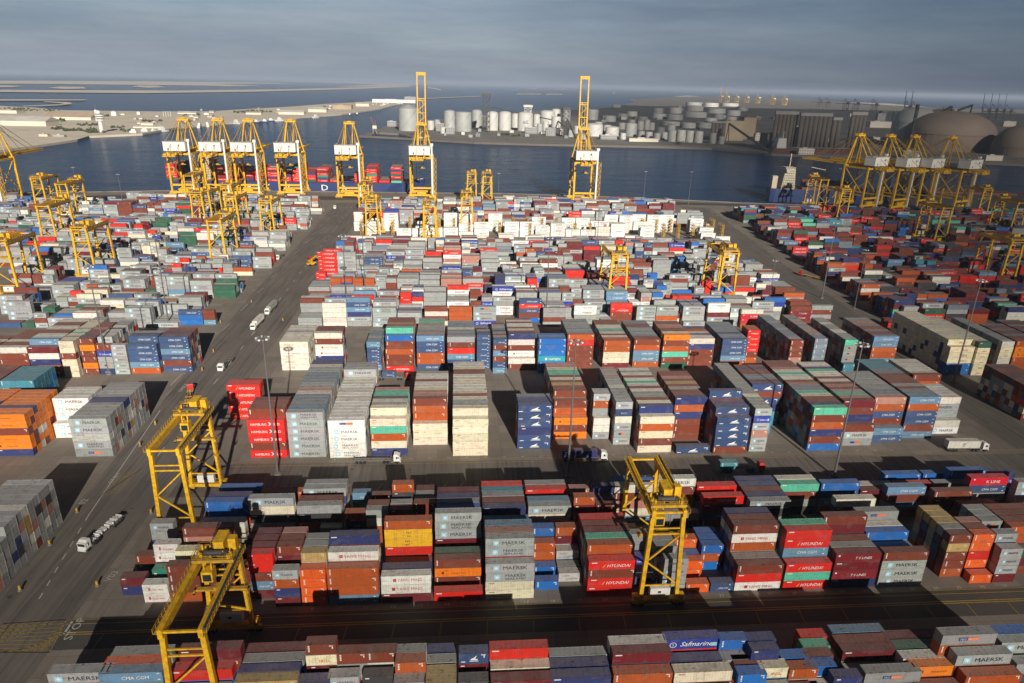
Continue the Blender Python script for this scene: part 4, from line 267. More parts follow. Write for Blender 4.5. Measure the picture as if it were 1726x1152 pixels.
  'C': [(-207,284,1,2.75,10,11,10,31,18),(-207,286.5,1,2.75,7,40,11,21,10),(-207,289,1,2.75,10,18,10,2,10),(-207,291.5,1,2.75,10,2,21,22,6),(-207,294,1,2.75,7,0,2,19,10),(-207,296.5,1,2.75,2,10,22,10),(-207,299,1,2.75,21,2,2,10),(-207,301.5,1,2.75,18,6,7,10),(-207,304,1,2.75,0,18,2,10),(-194,284,1,2.75,10,10,10,10,6),(-194,286.5,1,2.75,19,6,0,18,10),(-194,289,1,2.75,11,10,18,14,10),(-194,291.5,1,2.75,19,31,2,10,6),(-194,294,1,2.75,22,11,19,11,10),(-194,296.5,1,2.75,22,10,19,19,10),(-194,299,1,2.75,19,2,2,20,10),(-194,301.5,1,2.75,22,21,19,31,10),(-194,304,1,2.75,11,21,21,2,10),(-181.5,284,1,2.75,10,11,19,6,18),(-181.5,286.5,1,2.75,31,2,10,14,10,21),(-181.5,289,1,2.75,0,2,21,22,31,6),(-181.5,291.5,1,2.75,6,0,21,2,19,6),(-181.5,294,1,2.75,2,20,0,7,10,10),(-181.5,296.5,1,2.75,20,14,2,19,2,10),(-181.5,299,1,2.75,21,14,11,11,6,6),(-181.5,301.5,1,2.75,14,2,2,10,18,6),(-181.5,304,1,2.75,14,2,10,6,19,10),(-181.5,306.5,1,2.75,11,10,11,0,31,10),(-181.5,309,1,2.75,14,22,6,2,6,6),(-181.5,311.5,1,2.75,2,20,18,11,31,6),(-168.4,283.8,0,2.75,7,7,7,10,7,7),(-168.4,286.3,0,2.75,7,10,31,2,0,7),(-168.4,288.8,0,2.75,21,2,22,10,7,2),(-168.4,291.3,0,2.75,14,11,10,10,40,7),(-168.4,293.8,0,2.75,19,21,0,22,2,24),(-168.4,296.3,0,2.75,2,7,14,11,2,7),(-168.4,298.8,0,2.75,31,20,2,0,31,2),(-168.4,301.3,0,2.75,6,11,31,20,18,7),(-168.4,303.8,0,2.75,14,11,14,14,10,7),(-168.4,306.3,0,2.75,11,20,6,31,40,7),(-168.4,308.8,0,2.75,2,11,10,0,10,7),(-168.4,311.3,0,2.75,7,0,31,21,31,2),(-168.4,313.8,0,2.75,0,19,0,6,21,2),(-161.6,286.5,0,2.75,10,12,10,10,12,10),(-161.6,289,0,2.75,10,6,31,19,14,19),(-161.6,291.5,0,2.75,7,11,0,22,40,10),(-161.6,294,0,2.75,2,7,7,0,6,10),(-161.6,296.5,0,2.75,0,10,19,11,0,10),(-161.6,299,0,2.75,31,2,10,20,0,40),(-161.6,301.5,0,2.75,0,18,10,2,18,10),(-161.6,304,0,2.75,10,11,10,0,7,10),(-161.6,306.5,0,2.75,22,2,7,31,2,10),(-155,286.5,0,2.75,36,4,2,29,10),(-155,289,0,2.75,36,4,2,29,10,0),(-155,291.5,0,2.75,7,21,22,7,6,6),(-155,294,0,2.75,11,0,2,0,40,0),(-155,296.5,0,2.75,6,31,19,31,6,6),(-155,299,0,2.75,10,0,21,11,0,19),(-155,301.5,0,2.75,10,20,10,21,2,6),(-155,304,0,2.75,19,7,18,6,6,2),(-155,306.5,0,2.75,21,2,14,19,6,2),(-155,309,0,2.75,21,0,10,40,10,2),(-155,311.5,0,2.75,2,40,18,0,14,6),(-148.8,286.5,0,2.75,0,0,0,0,0),(-148.8,289,0,2.75,14,21,2),(-148.8,291.5,0,2.75,10,14,6),(-148.8,294,0,2.75,11,20,6),(-148.8,296.5,0,2.75,10,0,2),(-142.3,287,1,2.75,11,21,20,20,20),(-142.3,289.5,1,2.75,11,21,20,20,20,20),(-142.3,292,1,2.75,10,10,10,22,0,19),(-142.3,294.5,1,2.75,10,2,6,21,19,2),(-129.3,288.5,1,2.75,20,10,20,21,20,20),(-129.3,291,1,2.75,20,2,31,19,2,10),(-129.3,293.5,1,2.75,2,10,11,11,10,19),(-129.3,296,1,2.75,21,7,20,2,31,10),(-129.3,298.5,1,2.75,14,0,7,31,0,10),(-78.7,289.5,1,2.75,39,39,39,39,39),(-78.7,292,1,2.75,6,39,39,7,7),(-78.7,294.5,1,2.75,39,6,34,6,6),(-78.7,297,1,2.75,7,39,34,39,6),(-78.7,299.5,1,2.75,39,39,39,6,6),(-78.7,302,1,2.75,39,2,6,7,2),(-78.7,304.5,1,2.75,34,39,39,2,6),(-78.7,307,1,2.75,34,2,6,34,6),(-78.7,309.5,1,2.75,2,6,7,6,6),(-64.2,293,1,2.75,6,19,26,26,10,6),(-64.2,295.5,1,2.75,7,14,0,0,6,10),(-64.2,298,1,2.75,10,40,2,31,18,18),(-64.2,300.5,1,2.75,10,2,20,19,0,10),(-40.8,289,0,2.75,21,20,20,20,21),(-40.8,291.5,0,2.75,10,0,2,6,41),(-40.8,294,0,2.75,14,11,2,19,2),(-40.8,296.5,0,2.75,7,18,7,2,41),(-40.8,299,0,2.75,2,2,2,2,41),(-40.8,301.5,0,2.75,0,7,20,6,41),(-40.8,304,0,2.75,10,11,31,6,2),(-32.4,287,1,2.75,15,10,10,11),(-32.4,289.5,1,2.75,15,10,10,11,10,22),(-32.4,292,1,2.75,2,10,2,10,40,21,24),(-32.4,294.5,1,2.75,0,0,20,11,2,14,10),(-32.4,297,1,2.75,40,0,14,11,2,19,40),(-32.4,299.5,1,2.75,40,19,2,21,2,6,10),(-32.4,302,1,2.75,2,14,10,2,22,40,10),(-32.4,304.5,1,2.75,11,11,0,0,18,10,10),(-32.4,307,1,2.75,0,22,0,11,19,10),(-32.4,309.5,1,2.75,11,10,18,2,6,2),(-18.7,289,1,2.75,20,11,11,20,20,21),(-18.7,291.5,1,2.75,2,18,2,40,2,40),(-18.7,294,1,2.75,11,19,2,21,10,41),(-18.7,296.5,1,2.75,10,11,14,21,2,2),(-18.7,299,1,2.75,19,0,7,10,18,2),(-18.7,301.5,1,2.75,7,14,22,31,0,2),(-18.7,304,1,2.75,14,18,6,20,40,40),(-18.7,306.5,1,2.75,10,31,11,7,6,24),(-18.7,309,1,2.75,2,21,11,10,10,24),(-18.7,311.5,1,2.75,19,14,21,19,40,2),(-5,287.6,1,2.75,23,20,21,14,10,2),(-5,290.1,1,2.75,11,2,0,11,0,41),(-5,292.6,1,2.75,11,0,10,2,10,2),(-5,295.1,1,2.75,2,19,31,10,0,41),(-5,297.6,1,2.75,40,31,11,7,11,6),(-5,300.1,1,2.75,21,0,20,11,20,41),(-5,302.6,1,2.75,18,21,2,10,0,41),(-5,305.1,1,2.75,2,7,19,2,22,41),(-5,307.6,1,2.75,2,11,20,2,18,2),(8.3,290,0,2.75,20,20,20,20,20,20),(8.3,292.5,0,2.75,19,21,20,31,0,19),(8.3,295,0,2.75,11,19,10,22,14,2),(15.4,284.4,0,2.75,21,20,10,21,10,20),(15.4,286.9,0,2.75,2,20,10,31,31,2),(15.4,289.4,0,2.75,31,20,0,40,40,10),(15.4,291.9,0,2.75,11,2,10,40,6,2),(15.4,294.4,0,2.75,22,2,10,18,6,19),(15.4,296.9,0,2.75,10,14,14,2,2,41),(15.4,299.4,0,2.75,18,40,10,11,2,2),(15.4,301.9,0,2.75,6,0,21,19,31,2),(15.4,304.4,0,2.75,19,40,0,40,11,10),(22.6,288.5,1,2.75,10,6),(22.6,291,1,2.75,10,6,26,10,6,19),(22.6,293.5,1,2.75,2,2,2,0,2,10),(22.6,296,1,2.75,11,21,6,18,2,6),(22.6,298.5,1,2.75,2,21,22,10,0,10),(22.6,301,1,2.75,2,19,7,2,10,6),(22.6,303.5,1,2.75,11,2,20,31,31,6),(22.6,306,1,2.75,31,10,0,18,11,10),(22.6,308.5,1,2.75,0,10,18,14,2,6),(22.6,311,1,2.75,10,40,2,18,2,10),(35.8,284.5,1,2.75,22,22,38,22,22,22),(35.8,287,1,2.75,19,6,18,10,7,21),(35.8,289.5,1,2.75,0,11,10,0,10,22),(49.6,290,1,2.75,10,10,10,10,14,11),(49.6,292.5,1,2.75,10,10,10,14,11,21),(49.6,295,1,2.75,0,10,11,21,18,2),(49.6,297.5,1,2.75,2,2,6,21,6,41),(49.6,300,1,2.75,10,20,18,11,14,2),(49.6,302.5,1,2.75,2,6,10,0,10,2),(49.6,305,1,2.75,11,19,31,7,10,2),(49.6,307.5,1,2.75,18,40,20,2,18,41),(49.6,310,1,2.75,10,40,40,31,6,2),(66.3,289,1,2.75,18,7,7,11,11),(66.3,291.5,1,2.75,2,14,21,20,11),(66.3,294,1,2.75,2,2,19,14,6),(66.3,296.5,1,2.75,7,2,2,6,10),(66.3,299,1,2.75,22,10,14,40,6),(66.3,301.5,1,2.75,21,40,11,0,2),(66.3,304,1,2.75,40,11,19,11,24),(66.3,306.5,1,2.75,19,31,7,19,6),(66.3,309,1,2.75,2,10,20,0,6),(66.3,311.5,1,2.75,20,7,11,2,10),(66.3,314,1,2.75,10,14,14,0,10),(66.3,316.5,1,2.75,0,14,21,2,10),(80.8,290.5,1,2.75,11,21,21,11,10),(80.8,293,1,2.75,14,20,2,2,10),(80.8,295.5,1,2.75,7,11,6,0,41),(80.8,298,1,2.75,22,2,20,0,2),(80.8,300.5,1,2.75,0,31,22,11,41),(80.8,303,1,2.75,21,10,10,11,2),(80.8,305.5,1,2.75,7,14,0,21,41),(80.8,308,1,2.75,2,10,6,14,10),(80.8,310.5,1,2.75,0,22,19,20,10),(80.8,313,1,2.75,10,2,11,11,41),(80.8,315.5,1,2.75,18,10,10,2,41),(94,289,1,2.75,30,10,24,11,10,12),(94,291.5,1,2.75,7,0,10,10,10,7),(94,294,1,2.75,14,31,21,18,40,10),(94,296.5,1,2.75,11,22,7,19,20,10),(94,299,1,2.75,21,10,11,0,2,40),(94,301.5,1,2.75,2,20,22,19,10,40),(94,304,1,2.75,2,0,7,10,2,10),(94,306.5,1,2.75,11,0,40,11,20,10),(107,291.5,1,2.75,10,10,10,19,6),(107,294,1,2.75,11,10,18,2,6),(107,296.5,1,2.75,0,11,0,19,19),(107,299,1,2.75,2,7,2,18,6),(107,301.5,1,2.75,2,2,7,31,11),(107,304,1,2.75,7,6,6,22,10),(107,306.5,1,2.75,0,2,2,7,19),(122.6,290.5,1,2.75,11,21,20,20,20),(122.6,293,1,2.75,0,31,11,40,41),(122.6,295.5,1,2.75,22,2,14,40,41),(122.6,298,1,2.75,21,22,2,10,19),(122.6,300.5,1,2.75,2,31,11,6,41),(122.6,303,1,2.75,18,10,11,31,41),(122.6,305.5,1,2.75,11,6,11,10,41),(122.6,308,1,2.75,10,10,2,2,41),(122.6,310.5,1,2.75,2,6,11,2,41),(122.6,313,1,2.75,2,2,2,14,41),(136.2,295,0,2.75,11,10,15,15,15,15),(136.2,297.5,0,2.75,2,20,18,10,19,11),(136.2,300,0,2.75,2,0,2,19,31,11),(150.6,281,0,2.75,20,21,40,10,10,10),(150.6,283.5,0,2.75,20,2,21,2,7,2),(150.6,286,0,2.75,22,7,10,18,11,41),(150.6,288.5,0,2.75,2,21,10,10,0,41),(150.6,291,0,2.75,31,40,2,0,21,41),(150.6,293.5,0,2.75,2,20,21,18,0,41),(150.6,296,0,2.75,2,18,31,14,10,2),(150.6,298.5,0,2.75,11,11,11,40,21,41),(150.6,301,0,2.75,7,0,10,40,40,41),(150.6,303.5,0,2.75,19,11,14,10,0,41),(150.6,306,0,2.75,0,40,19,6,11,2),(150.6,308.5,0,2.75,2,10,10,21,2,41),(150.6,311,0,2.75,2,22,2,14,0,41),(150.6,313.5,0,2.75,10,10,10,10,19,41),(150.6,316,0,2.75,11,21,11,0,10,2),(163.2,283.5,0,2.75,10,41,41,41,41,41),(163.2,286,0,2.75,21,31,22,14,10,41),(163.2,288.5,0,2.75,31,40,10,10,11,2),(163.2,291,0,2.75,19,2,21,19,31,40),(163.2,293.5,0,2.75,14,19,0,40,2,2),(163.2,296,0,2.75,19,2,21,2,31,40),(163.2,298.5,0,2.75,2,22,6,11,14,2),(163.2,301,0,2.75,18,6,31,31,21,41),(163.2,303.5,0,2.75,11,11,22,11,11,2),(163.2,306,0,2.75,22,31,2,11,2,40),(163.2,308.5,0,2.75,20,2,6,10,11,2),(163.2,311,0,2.75,19,7,22,6,19,41),(163.2,313.5,0,2.75,18,31,22,20,7,2),(163.2,316,0,2.75,11,40,22,21,40,40),(176.5,279,0,2.75,23,23),(176.5,281.5,0,2.75,23,23,4,4,4,24),(176.5,284,0,2.75,11,19,2,6,6,2),(176.5,286.5,0,2.75,19,10,10,0,11,2),(176.5,289,0,2.75,18,20,0,7,11,2),(176.5,291.5,0,2.75,2,0,0,0,21,6),(176.5,294,0,2.75,2,14,14,0,18,6),(176.5,296.5,0,2.75,20,2,2,19,31,2),(176.5,299,0,2.75,10,40,7,10,22,2),(176.5,301.5,0,2.75,40,40,22,20,21,2),(176.5,304,0,2.75,14,10,7,6,10,6),(176.5,306.5,0,2.75,2,6,10,19,14,2),(176.5,309,0,2.75,2,0,40,6,2,2),(176.5,311.5,0,2.75,22,2,22,6,10,2),(193,286,1,2.75,10,21,11,11,21,21),(193,288.5,1,2.75,22,7,18,22,2,10),(193,291,1,2.75,19,0,10,2,10,10),(193,293.5,1,2.75,2,6,10,20,18,41),(193,296,1,2.75,0,14,7,2,2,10),(193,298.5,1,2.75,7,11,2,2,2,10),(193,301,1,2.75,20,31,40,21,2,41),(193,303.5,1,2.75,18,20,7,2,10,40),(193,306,1,2.75,21,22,31,10,20,40),(193,308.5,1,2.75,20,10,2,6,31,41),(193,311,1,2.75,11,21,11,22,11,2),(226.3,279,1,2.75,22,22,32,32,32),(226.3,281.5,1,2.75,22,22,32,32,32,32),(226.3,284,1,2.75,32,19,19,19,19,32),(226.3,286.5,1,2.75,6,6,19,6,32,32),(226.3,289,1,2.75,32,32,6,6,6,6),(226.3,291.5,1,2.75,32,32,32,6,32,6),(226.3,294,1,2.75,6,32,6,19,32,32),(226.3,296.5,1,2.75,6,32,19,32,32,32),(226.3,299,1,2.75,32,6,32,32,32,6),(226.3,301.5,1,2.75,32,19,6,32,6,6),(226.3,304,1,2.75,19,6,32,32,6,32),(226.3,306.5,1,2.75,32,32,6,6,32,32),(226.3,309,1,2.75,19,32,32,6,6,6),(226.3,311.5,1,2.75,32,32,32,19,32,32),(226.3,314,1,2.75,6,32,32,6,32,6),(226.3,316.5,1,2.75,6,6,32,6,32,6),(226.3,319,1,2.75,6,19,32,19,32,32),(226.3,321.5,1,2.75,6,6,32,32,32,32),(238.4,277.5,0,2.75,32,32,32,32,32,30),(238.4,280,0,2.75,32,19,32,19,32,7),(238.4,282.5,0,2.75,32,32,32,6,6,7),(238.4,285,0,2.75,6,32,32,32,32,6),(238.4,287.5,0,2.75,32,6,32,32,19,7),(238.4,290,0,2.75,6,6,32,32,32,6),(238.4,292.5,0,2.75,32,32,32,32,32,6),(238.4,295,0,2.75,32,32,32,32,32,7),(238.4,297.5,0,2.75,32,32,19,32,6,7),(238.4,300,0,2.75,32,32,32,32,6,6),(238.4,302.5,0,2.75,32,32,19,6,6,7),(238.4,305,0,2.75,32,6,6,32,6,7),(238.4,307.5,0,2.75,32,32,19,32,19,6),(238.4,310,0,2.75,32,32,32,19,32,7),(238.4,312.5,0,2.75,6,19,32,32,6,7),(250.5,278.5,0,2.75,31,32,6,32,32,6),(250.5,281,0,2.75,21,11,0,40,20,2),(250.5,283.5,0,2.75,40,18,22,14,31,2),(250.5,286,0,2.75,2,2,22,10,2,2),(250.5,288.5,0,2.75,2,40,11,22,10,2),(250.5,291,0,2.75,10,11,2,40,31,41),(250.5,293.5,0,2.75,2,7,0,20,10,2),(250.5,296,0,2.75,11,0,2,10,20,2),(250.5,298.5,0,2.75,10,21,40,14,40,2),(250.5,301,0,2.75,22,0,10,21,40,2),(250.5,303.5,0,2.75,10,22,11,22,40,41),(250.5,306,0,2.75,2,22,2,2,31,2),(250.5,308.5,0,2.75,11,2,18,31,19,2),(250.5,311,0,2.75,6,14,11,7,40,2),(258,279,1,2.75,11,11,11,12,12,11),(258,281.5,1,2.75,2,21,2,6,2,10),(258,284,1,2.75,2,19,0,2,7,10),(258,286.5,1,2.75,11,10,10,7,19,41),(258,289,1,2.75,6,14,0,19,2,10),(258,291.5,1,2.75,11,14,31,0,7,10),(258,294,1,2.75,10,11,7,0,21,41),(258,296.5,1,2.75,2,10,11,21,18,10),(258,299,1,2.75,18,21,7,0,6,10),(258,301.5,1,2.75,2,0,2,2,2,41),(271.5,280,1,2.75,40,22,6,11,10,10),(271.5,282.5,1,2.75,11,0,21,0,10,10),(271.5,285,1,2.75,0,2,0,14,10,2),(271.5,287.5,1,2.75,0,19,10,7,0,10),(271.5,290,1,2.75,11,11,10,10,2,10),(271.5,292.5,1,2.75,22,10,11,10,0,41),(271.5,295,1,2.75,2,40,18,19,2,10),(271.5,297.5,1,2.75,14,10,14,14,31,10),(271.5,300,1,2.75,2,21,14,10,40,2),(271.5,302.5,1,2.75,6,2,2,40,10,10),(271.5,305,1,2.75,7,2,6,11,20,10),(271.5,307.5,1,2.75,7,7,40,18,20,41),(285,281,1,2.75,20,14,2,40,14,2),(285,283.5,1,2.75,2,2,18,2,6,41),(285,286,1,2.75,11,10,31,10,7,10),(285,288.5,1,2.75,10,18,7,0,31,2),(285,291,1,2.75,11,10,18,20,10,41),(285,293.5,1,2.75,10,10,14,11,11,10),(285,296,1,2.75,10,10,18,0,18,10),(285,298.5,1,2.75,7,2,2,2,0,2),(285,301,1,2.75,31,22,19,20,40,10),(285,303.5,1,2.75,14,2,22,10,11,10),(285,306,1,2.75,22,11,0,31,0,41)],
}
# ------------------------------------------------------------------ containers
PAL = dict(m=(.37,.385,.385), s=(.35,.365,.365), g=(.31,.325,.32), G=(.43,.44,.43), p=(.28,.305,.30), w=(.80,.79,.75), W=(.68,.65,.57),
 c=(.70,.63,.47), z=(.78,.76,.70), P=(.78,.77,.73), b=(.20,.042,.022), o=(.44,.085,.014), O=(.82,.20,.008), u=(.84,.12,.012), r=(.66,.018,.010),
 h=(.70,.014,.010), H=(.68,.016,.014), k=(.60,.006,.026), R=(.15,.010,.018), n=(.022,.036,.15), N=(.040,.085,.20), l=(.13,.26,.39), B=(.010,.14,.48),
 t=(.05,.25,.33), T=(.10,.50,.34), y=(.85,.50,.025), Y=(.77,.75,.69), C=(.50,.50,.48), f=(.030,.068,.18), S=(.015,.045,.34), E=(.02,.11,.065),
 d=(.045,.05,.055), i=(.80,.72,.49), x=(.24,.014,.024), K=(.46,.32,.12), q=(.02,.25,.16), j=(.022,.05,.13), J=(.04,.06,.19), L=(.012,.34,.44), v=(.75,.72,.62),
 e=(.44,.21,.165), a=(.19,.235,.29))
CNAME = dict(m='grey', s='grey', g='plain grey', G='pale grey', p='grey', w='white', W='plain white', c='cream', z='white', P='white', b='brown red',
 o='rust orange', O='amber orange', u='bright orange', r='red', h='scarlet', H='crimson', k='carmine red', R='maroon', n='navy', N='dark blue', l='light blue', B='bright blue',
 t='teal', T='mint green', y='yellow', Y='white', C='light grey', f='midnight blue', S='royal blue', E='dark green', d='charcoal', i='ivory', x='wine red', K='tan', q='sea green',
 j='black blue', J='slate blue', L='turquoise', v='off white', e='dusty pink', a='blue grey')
NAVY = (.012,.018,.04); WHT = (.78,.77,.74); RED = (.45,.03,.03); PBL = (.30,.58,.70)
_txt = {}
def text_geo(txt, bold=True, shear=0.0):
    """outline text as flat triangles: centred on x, baseline at z=0, capital height 1"""
    key = (txt, shear)
    if key in _txt: return _txt[key]
    cu = bpy.data.curves.new('lettering', 'FONT'); cu.body = txt; cu.size = 1.0; cu.align_x = 'CENTER'; cu.resolution_u = 2; cu.shear = shear
    o = bpy.data.objects.new('lettering', cu); COL.objects.link(o)
    dg = bpy.context.evaluated_depsgraph_get(); me = o.evaluated_get(dg).to_mesh()
    nv = len(me.vertices); co = np.zeros(nv*3, 'f'); me.vertices.foreach_get('co', co); co = co.reshape(-1, 3)
    fs = [tuple(p.vertices) for p in me.polygons]
    o.evaluated_get(dg).to_mesh_clear(); bpy.data.objects.remove(o); bpy.data.curves.remove(cu)
    h = 0.70; co = co/h
    _txt[key] = (co[:, :2].copy(), fs); return _txt[key]
class LB(MB):
    """lettering on the long wall facing -y (plane y = yf) with a paint colour per face"""
    def __init__(s, yf): super().__init__(); s.yf = yf; s.c = []
    def text(s, txt, x, z, h, col, wide=1.0, shear=0.0, maxw=None):
        co, fs = text_geo(txt, True, shear)
        w = co[:, 0].max()-co[:, 0].min(); k = h*wide
        if maxw and w*k > maxw: k = maxw/w
        s.add([(x+p[0]*k, s.yf, z+p[1]*h) for p in co], fs); s.c += [col]*len(fs)
    def rect(s, x0, z0, x1, z1, col, dy=0.0):
        y = s.yf-dy; s.quad((x0,y,z0),(x1,y,z0),(x1,y,z1),(x0,y,z1)); s.c.append(col)
    def poly(s, pts, col, dy=0.0):
        s.add([(p[0], s.yf-dy, p[1]) for p in pts], [tuple(range(len(pts)))]); s.c.append(col)
def lettering(code, L, h):
    """the marks a container of this kind carries on its long wall"""
    s = LB(-1.245); big = L > 8; q = 1.0 if big else 0.62
    x0 = -L/2+0.45; x1 = L/2-0.45
    def star(x, z, r, sq=True):
        if sq: s.rect(x-r, z-r, x+r, z+r, PBL)
        pts = []
        for i in range(14):
            a = math.pi/2+math.pi*i/7; rr = r*0.86 if i % 2 == 0 else r*0.34
            pts.append((x+rr*math.cos(a), z+rr*math.sin(a)))
        s.poly(pts, WHT, 0.006)
    def idm(col, vert=True):
        if vert:
            for i in range(4): s.rect(x0+0.1, h-0.55-i*0.42, x0+0.42, h-0.25-i*0.42, col)
            s.rect(x1-0.9, h-0.55, x1-0.1, h-0.35, col); s.rect(x1-0.35, h-1.15, x1-0.1, h-0.7, col)
        else:
            s.rect(x0+0.1, h-0.55, x0+1.5*q, h-0.28, col)
    if code in 'mw':
        star(-0.30*L, h*0.5, 0.78*q)
        s.text('MAERSK', 0.09*L, h*0.5-0.5*q, 1.02*q, NAVY, 1.25, 0, 0.50*L)
    elif code in 'sz':
        star(-0.30*L, h*0.5, 0.78*q)
        s.text('MAERSK', 0.09*L, h*0.5+0.05, 0.80*q, NAVY, 1.3, 0, 0.44*L); s.text('SEALAND', 0.09*L, h*0.5-0.85*q, 0.62*q, NAVY, 1.4, 0, 0.44*L)
    elif code in 'gG':
        if code == 'G': s.text('MAERSK LINE', -0.27*L, h-0.6, 0.32*q, NAVY)
    elif code in 'pP':
        s.rect(-0.18*L, h*.38, -0.02*L, h*.68, (.03,.05,.22)); s.rect(-0.02*L, h*.38, 0.18*L, h*.68, (.75,.16,.03))
        s.text('P&O', -0.10*L, h*.43, 0.5*q, WHT); s.text('NEDLLOYD', 0.08*L, h*.45, 0.42*q, WHT, 1, 0, .18*L)
    elif code == 'h':
        s.text('HYUNDAI', 0.10*L, h*0.30, 0.95*q, WHT, 1.15, 0.35, 0.50*L); idm(WHT, False)
        s.poly([(-.23*L, h*.3), (-.20*L, h*.3), (-.155*L, h*.66), (-.17*L, h*.66)], (.75,.35,.05))
    elif code == 'H':
        s.text('HAMBURG', -0.19*L, h*0.30, 0.9*q, WHT, 1.1, 0, 0.42*L); s.text('SÜD', 0.28*L, h*0.30, 0.9*q, WHT, 1.1, 0, 0.2*L)
        s.poly([(.07*L,h*.28),(.10*L,h*.28),(.15*L,h*.5),(.10*L,h*.75),(.07*L,h*.75),(.12*L,h*.5)], WHT)
    elif code == 'y':
        s.text('m', 0, h*.5, 0.85*q, NAVY, 1.6); s.text('sc', 0, h*.12, 0.75*q, NAVY, 1.3)
    elif code == 'Y':
        s.rect(-.31*L, h*.32, -.24*L, h*.66, RED); s.text('T', -.275*L, h*.38, 0.55*q, WHT); s.text('YANG MING', 0.06*L, h*.33, 0.82*q, RED, 1.15, 0, 0.54*L)
    elif code == 'C':
        s.text('COSCO', 0.05*L, h*.22, 0.78*q, NAVY, 1.35, 0, .62*L); s.rect(-.40*L, h*.66, -.05*L, h*.70, NAVY)
    elif code in 'Nl':
        s.text('CMA CGM', 0.05*L, h*.33, 0.82*q, WHT, 1.1, 0.1, 0.44*L); s.rect(x1-.7, h*.2, x1-.2, h*.3, WHT); s.rect(x1-.7, h*.78, x1-.2, h*.86, WHT)
    elif code == 'O':
        s.rect(-.36*L, h*.35, -.31*L, h*.62, (.05,.03,.02)); s.text('Hapag-Lloyd', 0.0, h*.38, 0.46*q, (.12,.05,.02), 1.15)
    elif code == 'S':
        s.text('Safmarine', 0.08*L, h*.30, 1.25*q, WHT, 1.0, 0.45, 0.56*L); s.rect(.34*L, h*.25, .44*L, h*.6, PBL)
        n = 18; c0 = (-.31*L, h*.45)
        for i in range(n):
            a, b = 2*math.pi*i/n, 2*math.pi*(i+1)/n
            s.poly([(c0[0]+.72*q*math.cos(a), c0[1]+.72*q*math.sin(a)), (c0[0]+.72*q*math.cos(b), c0[1]+.72*q*math.sin(b)), (c0[0]+.6*q*math.cos(b), c0[1]+.6*q*math.sin(b)), (c0[0]+.6*q*math.cos(a), c0[1]+.6*q*math.sin(a))], WHT)
        s.text('S', c0[0], c0[1]-.3*q, .6*q, WHT)
    elif code == 'f':
        s.poly([(-.10*L,h*.34),(.12*L,h*.34),(.16*L,h*.42),(.06*L,h*.47),(.12*L,h*.80),(.00*L,h*.56),(-.08*L,h*.46)], WHT)
        s.rect(-.13*L, h*.22, .17*L, h*.28, WHT); s.rect(x0+.1, h*.16, x0+1.5*q, h*.24, WHT)
        s.rect(x1-1.6*q, h*.80, x1-.1, h*.88, WHT); s.rect(x1-.5, h*.55, x1-.3, h*.85, WHT)
    elif code == 'i':
        s.text('IRISL', 0.10*L, h*.25, 1.15*q, (.42,.10,.03), 1.1, 0, .5*L)
    elif code == 'k':
        s.text('K LINE', 0.08*L, h*.30, 0.95*q, WHT, 1.1, 0, .44*L); s.rect(x0+.3, h*.72, x0+.8, h*.86, WHT)
    elif code == 'x':
        s.text('T S LINES', 0.10*L, h*.35, 0.75*q, WHT, 1.0, 0.25, .40*L); s.rect(x0+.2, h*.7, x0+.7, h*.88, WHT)
    elif code == 'L':
        s.text('HANJIN', 0.10*L, h*.28, 0.95*q, WHT, 1.25, 0, .5*L); s.rect(-.28*L, h*.28, -.20*L, h*.64, WHT)
    elif code == 'v':
        s.text('OOCL', -.20*L, h*.33, 0.9*q, RED, 1.15, 0, .34*L)
    elif code == 'q':
        s.rect(-.42*L, h*.3, -.30*L, h*.64, WHT); s.text('NSCSA', .08*L, h*.3, 0.9*q, WHT, 1.2, 0, .66*L)
    elif code == 'j':
        s.text('RCL', 0.0, h*.30, 1.0*q, (.45,.5,.52), 1.4, 0, .6*L)
    elif code == 'J':
        s.text('P&O', 0.0, h*.25, 1.2*q, WHT, 1.3, 0, .7*L)
    elif code == 'c':
        s.rect(x0+.4, h*.76, x0+1.8*q, h*.84, (.35,.08,.05))
    elif code in 'oubBeKta':
        idm((.75,.72,.66) if code != 'K' else (.7,.6,.4))
    elif code in 'rRnETd':
        idm((.7,.69,.66), False)
    return s
SAYS = set('mwszpPhHyYCNlOSfikxLvqjJ')
